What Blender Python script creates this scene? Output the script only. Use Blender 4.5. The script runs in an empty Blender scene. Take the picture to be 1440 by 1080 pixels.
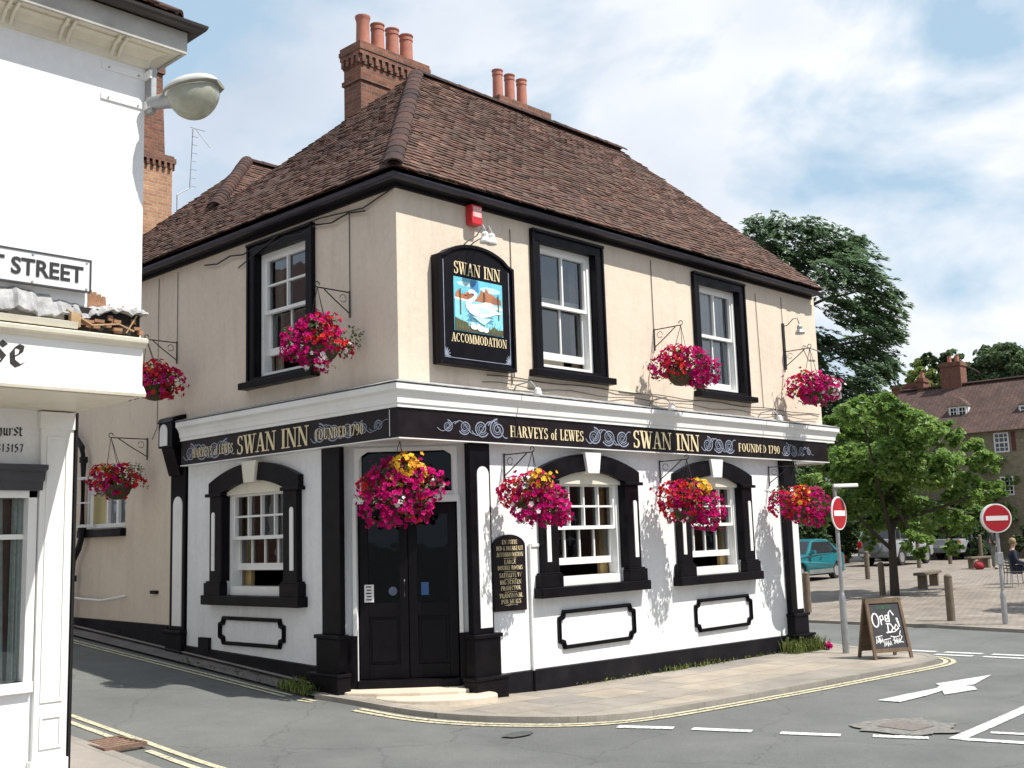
import bpy, math, random
from mathutils import Vector, Matrix
from math import sin, cos, pi, radians, sqrt, exp, atan2, hypot
random.seed(11)
SKYS, SUNS, EXPO, CLOC, CSC = .10, 3.9, .72, (2.2, 0.4, 5.3), 3.6
SC = bpy.context.scene
COL = SC.collection
RND = random.Random(5)
def rr(a, b): return RND.uniform(a, b)

# ------------------------------------------------------------------ terrain
def smooth(a, b, x):
    t = min(1, max(0, (x - a) / (b - a))); return t * t * (3 - 2 * t)
def g(x, y):
    yy = min(y, 60) + 1.0
    s = 0.5 * (yy + sqrt(yy * yy + 1.0))
    L = 0.075 * s * (1 - smooth(0, 3, x))
    return -0.345 + L - 0.013 * min(9, max(0, x - 1)) + 0.016 * min(18, max(0, x - 12))

# ------------------------------------------------------------------ node helpers
def mat(name):
    m = bpy.data.materials.new(name); m.use_nodes = True
    nt = m.node_tree; nt.nodes.clear()
    out = nt.nodes.new('ShaderNodeOutputMaterial')
    return m, nt, out
def N(nt, t, **kw):
    n = nt.nodes.new(t)
    for k, v in kw.items():
        if k.startswith('_'): setattr(n, k[1:], v)
        else: n.inputs[k.replace('__', ' ')].default_value = v
    return n
def L(nt, a, ao, b, bi): nt.links.new(a.outputs[ao], b.inputs[bi])
def rgba(c): return (c[0], c[1], c[2], 1)
def ramp(nt, pts):
    r = nt.nodes.new('ShaderNodeValToRGB'); el = r.color_ramp.elements
    while len(el) < len(pts): el.new(0.5)
    for e, (p, c) in zip(el, pts):
        e.position = p; e.color = rgba(c) if hasattr(c, '__len__') else (c, c, c, 1)
    return r
def noise(nt, scale, detail=4, rough=0.55, coord='Object', vec=None, stretch=None):
    tc = nt.nodes.new('ShaderNodeTexCoord')
    n = N(nt, 'ShaderNodeTexNoise', Scale=scale, Detail=detail, Roughness=rough)
    src = (tc, coord)
    if stretch:
        mp = nt.nodes.new('ShaderNodeMapping'); mp.inputs['Scale'].default_value = stretch
        L(nt, tc, coord, mp, 'Vector'); L(nt, mp, 'Vector', n, 'Vector')
    else: L(nt, tc, coord, n, 'Vector')
    return n
def paint(name, col, rough=0.5, var=0.12, scale=3.0, bump=0.0, bscale=60, dirt=None, dirt_amt=0.0, spec=0.5, metal=0.0, streak=None):
    m, nt, out = mat(name)
    b = N(nt, 'ShaderNodeBsdfPrincipled', Roughness=rough, Metallic=metal)
    b.inputs['Specular IOR Level'].default_value = spec
    n = noise(nt, scale, 6, 0.6)
    lo = tuple(c * (1 - var) for c in col); hi = tuple(min(1, c * (1 + var)) for c in col)
    r = ramp(nt, [(0.3, lo), (0.7, hi)]); L(nt, n, 'Fac', r, 'Fac')
    last = (r, 'Color')
    if dirt_amt > 0:
        n2 = noise(nt, 1.3, 8, 0.7, stretch=streak or (1, 1, 1))
        r2 = ramp(nt, [(0.5, 0.0), (0.8, dirt_amt)]); L(nt, n2, 'Fac', r2, 'Fac')
        mx = nt.nodes.new('ShaderNodeMixRGB'); L(nt, r2, 'Color', mx, 'Fac'); L(nt, *last, mx, 'Color1')
        mx.inputs['Color2'].default_value = rgba(dirt or (0.2, 0.18, 0.14)); last = (mx, 'Color')
    L(nt, *last, b, 'Base Color')
    if bump > 0:
        n3 = noise(nt, bscale, 5, 0.6); bp = N(nt, 'ShaderNodeBump', Strength=bump, Distance=0.01)
        L(nt, n3, 'Fac', bp, 'Height'); L(nt, bp, 'Normal', b, 'Normal')
        rg = ramp(nt, [(0.3, max(0.02, rough - 0.1)), (0.7, min(1, rough + 0.12))]); L(nt, n, 'Fac', rg, 'Fac'); L(nt, rg, 'Color', b, 'Roughness')
    L(nt, b, 'BSDF', out, 'Surface')
    return m
def varmat(name, cols, rough=0.8, trans=0.0, noise_amt=0.25, nscale=25, spec=0.3, bump=0.0, lichen=None):
    """colour chosen per element by the mesh attribute 'var' (0..1)"""
    m, nt, out = mat(name)
    a = nt.nodes.new('ShaderNodeAttribute'); a.attribute_name = 'var'
    k = len(cols); r = ramp(nt, [((i + 0.5) / k if 0 < i < k - 1 else (0.0 if i == 0 else 1.0), c) for i, c in enumerate(cols)])
    L(nt, a, 'Fac', r, 'Fac')
    n = noise(nt, nscale, 5, 0.65)
    r2 = ramp(nt, [(0.25, 1 - noise_amt), (0.75, 1 + noise_amt)]); L(nt, n, 'Fac', r2, 'Fac')
    mx = nt.nodes.new('ShaderNodeMixRGB'); mx.blend_type = 'MULTIPLY'; mx.inputs['Fac'].default_value = 1
    L(nt, r, 'Color', mx, 'Color1'); L(nt, r2, 'Color', mx, 'Color2')
    if lichen:
        nl = noise(nt, 1.1, 9, 0.72); rl = ramp(nt, [(0.50, 0.0), (0.72, 0.55)]); L(nt, nl, 'Fac', rl, 'Fac'); ml = nt.nodes.new('ShaderNodeMixRGB'); L(nt, rl, 'Color', ml, 'Fac'); L(nt, mx, 'Color', ml, 'Color1'); ml.inputs['Color2'].default_value = rgba(lichen); mx = ml
        n8 = noise(nt, 26, 5, 0.7); r8 = ramp(nt, [(0.66, 0.0), (0.72, 0.7)]); L(nt, n8, 'Fac', r8, 'Fac'); m8 = nt.nodes.new('ShaderNodeMixRGB'); L(nt, r8, 'Color', m8, 'Fac'); L(nt, mx, 'Color', m8, 'Color1'); m8.inputs['Color2'].default_value = (0.27, 0.25, 0.19, 1); mx = m8
    b = N(nt, 'ShaderNodeBsdfPrincipled', Roughness=rough); b.inputs['Specular IOR Level'].default_value = spec
    L(nt, mx, 'Color', b, 'Base Color')
    if bump:
        bp = N(nt, 'ShaderNodeBump', Strength=bump, Distance=0.01); L(nt, n, 'Fac', bp, 'Height'); L(nt, bp, 'Normal', b, 'Normal')
    if trans > 0:
        t = nt.nodes.new('ShaderNodeBsdfTranslucent'); L(nt, mx, 'Color', t, 'Color')
        ms = N(nt, 'ShaderNodeMixShader', Fac=trans); L(nt, b, 'BSDF', ms, 1); L(nt, t, 'BSDF', ms, 2)
        L(nt, ms, 'Shader', out, 'Surface')
    else: L(nt, b, 'BSDF', out, 'Surface')
    return m
def brickmat(name, c1, c2, mortar, scale=1.0, bw=0.225, bh=0.075, dirt=0.3):
    m, nt, out = mat(name)
    uv = nt.nodes.new('ShaderNodeTexCoord')
    bt = N(nt, 'ShaderNodeTexBrick', Scale=1.0); bt.inputs['Brick Width'].default_value = bw * scale; bt.inputs['Row Height'].default_value = bh * scale
    bt.inputs['Mortar Size'].default_value = 0.008; bt.inputs['Color1'].default_value = rgba(c1); bt.inputs['Color2'].default_value = rgba(c2); bt.inputs['Mortar'].default_value = rgba(mortar)
    L(nt, uv, 'UV', bt, 'Vector')
    n = noise(nt, 4, 8, 0.7); r = ramp(nt, [(0.3, 1 - dirt), (0.7, 1.15)]); L(nt, n, 'Fac', r, 'Fac')
    n5 = noise(nt, 30, 4, 0.6); r5 = ramp(nt, [(0.3, 0.75), (0.7, 1.2)]); L(nt, n5, 'Fac', r5, 'Fac')
    mx = nt.nodes.new('ShaderNodeMixRGB'); mx.blend_type = 'MULTIPLY'; mx.inputs['Fac'].default_value = 1
    L(nt, bt, 'Color', mx, 'Color1'); L(nt, r, 'Color', mx, 'Color2')
    m2 = nt.nodes.new('ShaderNodeMixRGB'); m2.blend_type = 'MULTIPLY'; m2.inputs['Fac'].default_value = 1
    L(nt, mx, 'Color', m2, 'Color1'); L(nt, r5, 'Color', m2, 'Color2')
    b = N(nt, 'ShaderNodeBsdfPrincipled', Roughness=0.9); L(nt, m2, 'Color', b, 'Base Color')
    bp = N(nt, 'ShaderNodeBump', Strength=0.8, Distance=0.012); bp.invert = True
    L(nt, bt, 'Fac', bp, 'Height'); L(nt, bp, 'Normal', b, 'Normal'); L(nt, b, 'BSDF', out, 'Surface')
    return m
def glassmat(name, tint=(0.9, 0.93, 0.95), fac=0.18):
    m, nt, out = mat(name)
    t = nt.nodes.new('ShaderNodeBsdfTransparent'); t.inputs['Color'].default_value = rgba(tint)
    gl = N(nt, 'ShaderNodeBsdfGlossy', Roughness=0.02); gl.inputs['Color'].default_value = (0.9, 0.95, 1, 1)
    n = noise(nt, 2.5, 2, 0.4); bp = N(nt, 'ShaderNodeBump', Strength=0.12, Distance=0.02); L(nt, n, 'Fac', bp, 'Height'); L(nt, bp, 'Normal', gl, 'Normal')
    fr = N(nt, 'ShaderNodeFresnel', IOR=1.5)
    mm = N(nt, 'ShaderNodeMath', _operation='ADD'); mm.inputs[1].default_value = fac; L(nt, fr, 'Fac', mm, 0)
    ms = nt.nodes.new('ShaderNodeMixShader'); L(nt, mm, 'Value', ms, 'Fac'); L(nt, t, 'BSDF', ms, 1); L(nt, gl, 'BSDF', ms, 2)
    L(nt, ms, 'Shader', out, 'Surface')
    return m

def wallmat(name, col, stain, rough=0.85, amt=0.35, crack=0.0):
    m, nt, out = mat(name)
    b = N(nt, 'ShaderNodeBsdfPrincipled', Roughness=rough); b.inputs['Specular IOR Level'].default_value = 0.25
    n = noise(nt, 0.9, 8, 0.65); r = ramp(nt, [(0.3, tuple(c * 0.93 for c in col)), (0.7, tuple(min(0.9, c * 1.05) for c in col))]); L(nt, n, 'Fac', r, 'Fac')
    n2 = noise(nt, 2.2, 8, 0.7, stretch=(1.6, 1.6, 0.22)); r2 = ramp(nt, [(0.5, 0), (0.85, amt)]); L(nt, n2, 'Fac', r2, 'Fac')
    mx = nt.nodes.new('ShaderNodeMixRGB'); L(nt, r2, 'Color', mx, 'Fac'); L(nt, r, 'Color', mx, 'Color1'); mx.inputs['Color2'].default_value = rgba(stain)
    tc = nt.nodes.new('ShaderNodeTexCoord'); nz = noise(nt, 1.7, 7, 0.7); ad = N(nt, 'ShaderNodeVectorMath', _operation='MULTIPLY_ADD'); ad.inputs[1].default_value = (1.8, 1.8, 1.8)
    L(nt, nz, 'Color', ad, 0); L(nt, tc, 'Object', ad, 2); vo = N(nt, 'ShaderNodeTexVoronoi', Scale=0.22, _feature='DISTANCE_TO_EDGE'); L(nt, ad, 'Vector', vo, 'Vector')
    rk = ramp(nt, [(0.0, 0.90), (0.0035, 1.0)]); L(nt, vo, 'Distance', rk, 'Fac')
    nl = noise(nt, 14, 5, 0.6); rl = ramp(nt, [(0.3, 0.95), (0.7, 1.03)]); L(nt, nl, 'Fac', rl, 'Fac')
    mk = nt.nodes.new('ShaderNodeMixRGB'); mk.blend_type = 'MULTIPLY'; mk.inputs['Fac'].default_value = 1; L(nt, mx, 'Color', mk, 'Color1'); L(nt, rk, 'Color', mk, 'Color2')
    ml = nt.nodes.new('ShaderNodeMixRGB'); ml.blend_type = 'MULTIPLY'; ml.inputs['Fac'].default_value = 1; L(nt, mk, 'Color', ml, 'Color1'); L(nt, rl, 'Color', ml, 'Color2')
    L(nt, ml, 'Color', b, 'Base Color')
    n3 = noise(nt, 45, 6, 0.65); n4 = noise(nt, 3.5, 4, 0.6)
    bp = N(nt, 'ShaderNodeBump', Strength=0.25, Distance=0.006); L(nt, n3, 'Fac', bp, 'Height')
    bq = N(nt, 'ShaderNodeBump', Strength=0.35, Distance=0.03); L(nt, n4, 'Fac', bq, 'Height'); L(nt, bp, 'Normal', bq, 'Normal')
    L(nt, bq, 'Normal', b, 'Normal'); L(nt, b, 'BSDF', out, 'Surface')
    return m
def asphalt():
    m, nt, out = mat('asphalt_surface')
    b = N(nt, 'ShaderNodeBsdfPrincipled', Roughness=0.85); b.inputs['Specular IOR Level'].default_value = 0.35
    n = noise(nt, 0.55, 9, 0.68); r = ramp(nt, [(0.3, (0.098, 0.103, 0.101)), (0.5, (0.128, 0.133, 0.129)), (0.70, (0.162, 0.165, 0.158))]); L(nt, n, 'Fac', r, 'Fac')
    n2 = noise(nt, 85, 6, 0.8); r2 = ramp(nt, [(0.3, 0.6), (0.7, 1.45)]); L(nt, n2, 'Fac', r2, 'Fac')
    mx = nt.nodes.new('ShaderNodeMixRGB'); mx.blend_type = 'MULTIPLY'; mx.inputs['Fac'].default_value = 1
    L(nt, r, 'Color', mx, 'Color1'); L(nt, r2, 'Color', mx, 'Color2')
    # old repairs and tar seams
    v = N(nt, 'ShaderNodeTexVoronoi', Scale=0.45, _feature='DISTANCE_TO_EDGE'); tc = nt.nodes.new('ShaderNodeTexCoord')
    nz = noise(nt, 2.0, 6, 0.6); ad = N(nt, 'ShaderNodeVectorMath', _operation='MULTIPLY_ADD'); ad.inputs[1].default_value = (0.5, 0.5, 0.5)
    L(nt, nz, 'Color', ad, 0); L(nt, tc, 'Object', ad, 2); L(nt, ad, 'Vector', v, 'Vector')
    r3 = ramp(nt, [(0.0, 0.55), (0.008, 1.0)]); L(nt, v, 'Distance', r3, 'Fac')
    m3 = nt.nodes.new('ShaderNodeMixRGB'); m3.blend_type = 'MULTIPLY'; m3.inputs['Fac'].default_value = 0.6
    L(nt, mx, 'Color', m3, 'Color1'); L(nt, r3, 'Color', m3, 'Color2')
    L(nt, m3, 'Color', b, 'Base Color')
    bp = N(nt, 'ShaderNodeBump', Strength=0.5, Distance=0.006); L(nt, n2, 'Fac', bp, 'Height'); L(nt, bp, 'Normal', b, 'Normal')
    L(nt, b, 'BSDF', out, 'Surface'); return m
def slabs(name, c1, c2, mortar, bw, bh, ang=0.0, msz=0.01, dirt=0.35):
    m, nt, out = mat(name)
    tc = nt.nodes.new('ShaderNodeTexCoord'); mp = nt.nodes.new('ShaderNodeMapping'); mp.inputs['Rotation'].default_value = (0, 0, ang)
    L(nt, tc, 'Object', mp, 'Vector')
    bt = N(nt, 'ShaderNodeTexBrick', Scale=1.0); bt.inputs['Brick Width'].default_value = bw; bt.inputs['Row Height'].default_value = bh
    bt.inputs['Mortar Size'].default_value = msz; bt.inputs['Color1'].default_value = rgba(c1); bt.inputs['Color2'].default_value = rgba(c2); bt.inputs['Mortar'].default_value = rgba(mortar)
    L(nt, mp, 'Vector', bt, 'Vector')
    n = noise(nt, 1.2, 8, 0.7); r = ramp(nt, [(0.3, 1 - dirt), (0.7, 1.12)]); L(nt, n, 'Fac', r, 'Fac')
    n2 = noise(nt, 60, 4, 0.7); r2 = ramp(nt, [(0.3, 0.82), (0.7, 1.15)]); L(nt, n2, 'Fac', r2, 'Fac')
    a = nt.nodes.new('ShaderNodeMixRGB'); a.blend_type = 'MULTIPLY'; a.inputs['Fac'].default_value = 1
    c = nt.nodes.new('ShaderNodeMixRGB'); c.blend_type = 'MULTIPLY'; c.inputs['Fac'].default_value = 1
    L(nt, bt, 'Color', a, 'Color1'); L(nt, r, 'Color', a, 'Color2'); L(nt, a, 'Color', c, 'Color1'); L(nt, r2, 'Color', c, 'Color2')
    b = N(nt, 'ShaderNodeBsdfPrincipled', Roughness=0.88); L(nt, c, 'Color', b, 'Base Color')
    bp = N(nt, 'ShaderNodeBump', Strength=0.5, Distance=0.01); bp.invert = True; L(nt, bt, 'Fac', bp, 'Height'); L(nt, bp, 'Normal', b, 'Normal')
    L(nt, b, 'BSDF', out, 'Surface'); return m
def worn(name, col):
    m, nt, out = mat(name)
    b = N(nt, 'ShaderNodeBsdfPrincipled', Roughness=0.75)
    n = noise(nt, 22, 8, 0.75); r = ramp(nt, [(0.38, (0.13, 0.13, 0.13)), (0.47, tuple(c * 0.7 for c in col)), (0.62, col)]); L(nt, n, 'Fac', r, 'Fac'); L(nt, r, 'Color', b, 'Base Color')
    L(nt, b, 'BSDF', out, 'Surface'); return m

M = {}
M['beige'] = wallmat('beige_render', (0.70, 0.60, 0.49), (0.42, 0.34, 0.26), amt=0.45)
M['white_wall'] = wallmat('white_render', (0.78, 0.79, 0.80), (0.45, 0.45, 0.42), amt=0.40)
M['white'] = paint('white_gloss_paint', (0.80, 0.80, 0.78), 0.35, 0.05, 2, 0.15, 30, (0.45, 0.42, 0.36), 0.25)
M['cream'] = paint('cream_paint', (0.70, 0.66, 0.55), 0.45, 0.06, 2, 0.15, 30, (0.35, 0.3, 0.22), 0.5)
M['black'] = paint('black_gloss_paint', (0.0035, 0.0025, 0.0045), 0.42, 0.3, 4, 0.15, 25, (0.02, 0.016, 0.018), 0.22, 0.16)
M['plinth'] = paint('black_plinth_paint', (0.006, 0.005, 0.008), 0.55, 0.3, 4, 0.4, 25, (0.04, 0.035, 0.035), 0.35, 0.18)
M['fascia'] = paint('dark_sign_board_paint', (0.010, 0.006, 0.008), 0.4, 0.2, 4, 0.1, 20, None, 0, 0.25)
M['gold'] = paint('cream_gold_lettering', (0.74, 0.62, 0.38), 0.45, 0.1, 8)
M['scroll'] = paint('grey_scroll_paint', (0.25, 0.28, 0.36), 0.5, 0.25, 10)
M['tile'] = varmat('clay_roof_tile', [(0.060, 0.040, 0.034), (0.100, 0.057, 0.044), (0.135, 0.068, 0.050), (0.100, 0.066, 0.055), (0.20, 0.108, 0.076)], 0.85, 0, 0.35, 9, 0.3, 0.3, (0.085, 0.075, 0.055))
M['ridge'] = varmat('clay_ridge_tile', [(0.035, 0.022, 0.020), (0.055, 0.03, 0.025), (0.075, 0.038, 0.03)], 0.85, 0, 0.3, 9, 0.3, 0.3)
M['brick'] = brickmat('red_chimney_brick', (0.27, 0.105, 0.062), (0.15, 0.062, 0.042), (0.20, 0.16, 0.125))
M['brick_light'] = brickmat('orange_chimney_brick', (0.50, 0.27, 0.15), (0.36, 0.17, 0.095), (0.42, 0.36, 0.28))
M['brick_far'] = brickmat('brown_wall_brick', (0.30, 0.25, 0.16), (0.23, 0.19, 0.12), (0.3, 0.27, 0.2))
M['pot'] = paint('terracotta_pot', (0.42, 0.165, 0.115), 0.8, 0.2, 6, 0.3, 30, (0.2, 0.1, 0.07), 0.4)
M['gutter'] = paint('black_gutter', (0.010, 0.009, 0.011), 0.5, 0.2, 4, spec=0.25)
M['pane'] = glassmat('window_pane', (.8, .83, .85), .10)
M['pane_low'] = glassmat('ground_floor_pane', (.75, .75, .74), .03)
M['pane_dark'] = glassmat('door_pane', (0.12, 0.10, 0.10), -0.02)
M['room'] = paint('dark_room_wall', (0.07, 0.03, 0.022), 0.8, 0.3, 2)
M['ochre'] = paint('ochre_shutter_lining', (0.50, 0.36, 0.15), 0.6, 0.15, 5)
M['net'] = varmat('net_curtain', [(0.55, 0.55, 0.54), (0.88, 0.88, 0.86)], 0.9, 0.3, 0.1, 30)
M['iron'] = paint('black_iron', (0.02, 0.02, 0.02), 0.5, 0.2, 10)
M['steel'] = paint('galvanised_steel', (0.36, 0.37, 0.38), 0.5, 0.15, 8, 0.2, 40, (0.2, 0.19, 0.17), 0.4, 0.5, 0.6)
M['zinc'] = paint('weathered_lead', (0.34, 0.34, 0.345), 0.6, 0.45, 9, 0.9, 12, (0.25, 0.25, 0.25), 0.5)
M['stone'] = paint('pale_stone_step', (0.60, 0.52, 0.42), 0.8, 0.12, 3, 0.4, 30, (0.35, 0.3, 0.24), 0.4)
M['asphalt'] = asphalt()
M['slab'] = slabs('pavement_slabs', (0.40, 0.345, 0.275), (0.27, 0.25, 0.225), (0.18, 0.165, 0.14), 0.9, 0.6, 0.0, 0.008)
M['kerb'] = slabs('kerb_stone', (0.33, 0.30, 0.26), (0.27, 0.25, 0.22), (0.2, 0.18, 0.16), 0.9, 9, 0.0, 0.006)
M['old_path'] = paint('worn_footway', (0.15, 0.135, 0.13), 0.9, 0.35, 3, 0.5, 40, (0.3, 0.28, 0.24), 0.4)
M['cobble'] = slabs('brick_paving', (0.33, 0.28, 0.235), (0.25, 0.215, 0.185), (0.16, 0.14, 0.12), 0.21, 0.11, 0.5, 0.01, 0.4)
M['yellow'] = worn('yellow_line_paint', (0.66, 0.60, 0.42))
M['white_line'] = worn('white_line_paint', (0.78, 0.78, 0.77))
M['wood'] = paint('weathered_timber', (0.14, 0.11, 0.08), 0.85, 0.3, 6, 0.6, 40, (0.22, 0.2, 0.17), 0.5, streak=(3, 3, 0.3))
M['wood_frame'] = paint('oak_board_frame', (0.13, 0.085, 0.05), 0.6, 0.25, 8, 0.3, 40)
M['chalk_board'] = paint('chalk_board', (0.035, 0.035, 0.042), 0.7, 0.3, 4)
M['chalk'] = paint('white_chalk', (0.8, 0.8, 0.8), 0.9, 0.1, 40)
M['green_chalk'] = paint('green_chalk', (0.03, 0.16, 0.06), 0.9, 0.4, 40)
M['red'] = paint('red_sign_sheet', (0.40, 0.010, 0.02), 0.4, 0.1, 5)
M['sign_white'] = paint('white_sign_sheet', (0.78, 0.76, 0.74), 0.4, 0.08, 5)
M['alarm'] = paint('red_alarm_case', (0.55, 0.02, 0.03), 0.35, 0.08, 5)
M['alarm2'] = paint('pink_alarm_label', (0.75, 0.30, 0.30), 0.5, 0.1, 5)
M['leaf_basket'] = varmat('basket_leaf', [(0.045, 0.075, 0.02), (0.08, 0.12, 0.03), (0.14, 0.17, 0.06)], 0.6, 0.3, 0.2)
M['magenta'] = varmat('magenta_petal', [(0.30, 0.003, 0.07), (0.50, 0.006, 0.13), (0.64, 0.02, 0.21), (0.40, 0.004, 0.14)], 0.8, 0.25, 0.15, spec=.05)
M['redp'] = varmat('red_petal', [(0.40, 0.010, 0.04), (0.55, 0.02, 0.03), (0.68, 0.06, 0.03), (0.50, 0.015, 0.08)], 0.8, 0.25, 0.15, spec=.05)
M['yellowp'] = varmat('yellow_petal', [(0.85, 0.45, 0.03), (0.88, 0.62, 0.05), (0.85, 0.30, 0.03)], 0.6, 0.25, 0.1)
M['whitep'] = varmat('white_petal', [(0.75, 0.65, 0.68), (0.8, 0.78, 0.78)], 0.6, 0.25, 0.1)
M['moss'] = paint('moss_liner', (0.07, 0.06, 0.03), 0.95, 0.4, 30, 0.8, 60)
M['leaf_lime'] = varmat('bright_tree_leaf', [(0.09, 0.17, 0.035), (0.15, 0.26, 0.05), (0.22, 0.35, 0.08), (0.33, 0.46, 0.16)], 0.45, 0.5, 0.15, 3, 0.5)
M['leaf_cedar'] = varmat('cedar_needles', [(0.06, 0.105, 0.055), (0.10, 0.165, 0.085), (0.15, 0.235, 0.12), (0.21, 0.31, 0.155)], 0.7, 0.4, 0.2, 1.5, 0.3)
M['leaf_dark'] = varmat('dark_shrub_leaf', [(0.035, 0.065, 0.025), (0.055, 0.095, 0.035), (0.08, 0.135, 0.05)], 0.7, 0.25, 0.2, 2, 0.3)
M['leaf_hill'] = varmat('hill_tree_leaf', [(0.09, 0.14, 0.07), (0.13, 0.19, 0.09), (0.17, 0.24, 0.11)], 0.7, 0.25, 0.2, 0.6, 0.2)
M['leaf_yellow'] = varmat('yellow_green_leaf', [(0.17, 0.23, 0.06), (0.24, 0.31, 0.09), (0.30, 0.37, 0.12)], 0.7, 0.25, 0.2, 0.6, 0.2)
M['bark'] = paint('tree_bark', (0.045, 0.036, 0.028), 0.95, 0.35, 8, 0.9, 25)
M['rubber'] = paint('tyre_rubber', (0.015, 0.015, 0.016), 0.8, 0.2, 8)
M['rim'] = paint('alloy_wheel', (0.5, 0.5, 0.52), 0.35, 0.1, 8, metal=0.7)
M['car_glass'] = paint('car_glass', (0.012, 0.016, 0.02), 0.05, 0.1, 2, spec=0.8)
M['teal'] = paint('teal_car_paint', (0.004, 0.13, 0.16), 0.28, 0.08, 2, spec=0.7)
M['silver'] = paint('silver_car_paint', (0.42, 0.44, 0.48), 0.3, 0.06, 2, spec=0.6, metal=0.3)
M['white_car'] = paint('white_car_paint', (0.72, 0.70, 0.69), 0.3, 0.05, 2, spec=0.6)
M['dark_car'] = paint('dark_car_paint', (0.03, 0.033, 0.045), 0.25, 0.1, 2, spec=0.7)
M['grey_plastic'] = paint('grey_trim', (0.16, 0.18, 0.17), 0.6, 0.15, 4)
M['lamp_red'] = paint('red_lens', (0.5, 0.01, 0.01), 0.2, 0.1, 4)
M['lamp_clear'] = paint('clear_lens', (0.6, 0.6, 0.6), 0.15, 0.1, 4)
M['roof_far'] = slabs('far_roof_tiles', (0.125, 0.070, 0.055), (0.09, 0.052, 0.043), (0.06, 0.035, 0.03), 0.35, 0.22, 0.0, 0.02, 0.5)
M['skin'] = paint('skin', (0.50, 0.30, 0.22), 0.6, 0.06, 8)
M['hair'] = paint('blond_hair', (0.28, 0.19, 0.10), 0.7, 0.3, 40)
M['hair_dark'] = paint('dark_hair', (0.03, 0.02, 0.015), 0.7, 0.3, 40)
M['navy'] = paint('navy_cloth', (0.015, 0.02, 0.045), 0.85, 0.3, 8)
M['khaki'] = paint('grey_green_cloth', (0.13, 0.14, 0.11), 0.85, 0.25, 8)
M['red_cloth'] = paint('red_bag_cloth', (0.30, 0.02, 0.025), 0.8, 0.2, 8)
M['blue_paper'] = paint('blue_notice', (0.02, 0.09, 0.26), 0.4, 0.1, 10)
M['tyre_cover'] = paint('grey_tyre_cover', (0.13, 0.155, 0.165), 0.35, 0.1, 3)
M['lamp_bowl'] = paint('cloudy_lamp_bowl', (0.33, 0.34, 0.27), 0.18, 0.25, 5, 0.1, 20, (0.15, 0.14, 0.1), 0.5, 0.6)
M['old_timber'] = paint('broken_timber', (0.30, 0.16, 0.09), 0.9, 0.4, 9, 0.7, 30)
M['void_shade'] = paint('dark_void', (0.02, 0.016, 0.013), 0.95, 0.4, 9)  # near-black colour standing in for the shade inside hollows
for k, c in {'p_sky': (0.14, 0.52, 0.66), 'p_cloud': (0.5, 0.72, 0.78), 'p_brick': (0.42, 0.17, 0.08), 'p_brick2': (0.30, 0.13, 0.08), 'p_water': (0.24, 0.62, 0.74), 'p_blue': (0.06, 0.24, 0.48), 'p_reed': (0.10, 0.08, 0.04), 'p_green': (0.10, 0.22, 0.08), 'p_white': (0.85, 0.85, 0.84), 'p_orange': (0.7, 0.15, 0.05), 'p_rip': (0.06, 0.2, 0.36)}.items():
    M[k] = paint('painted_panel_' + k[2:], c, 0.5, 0.15, 12)

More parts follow.
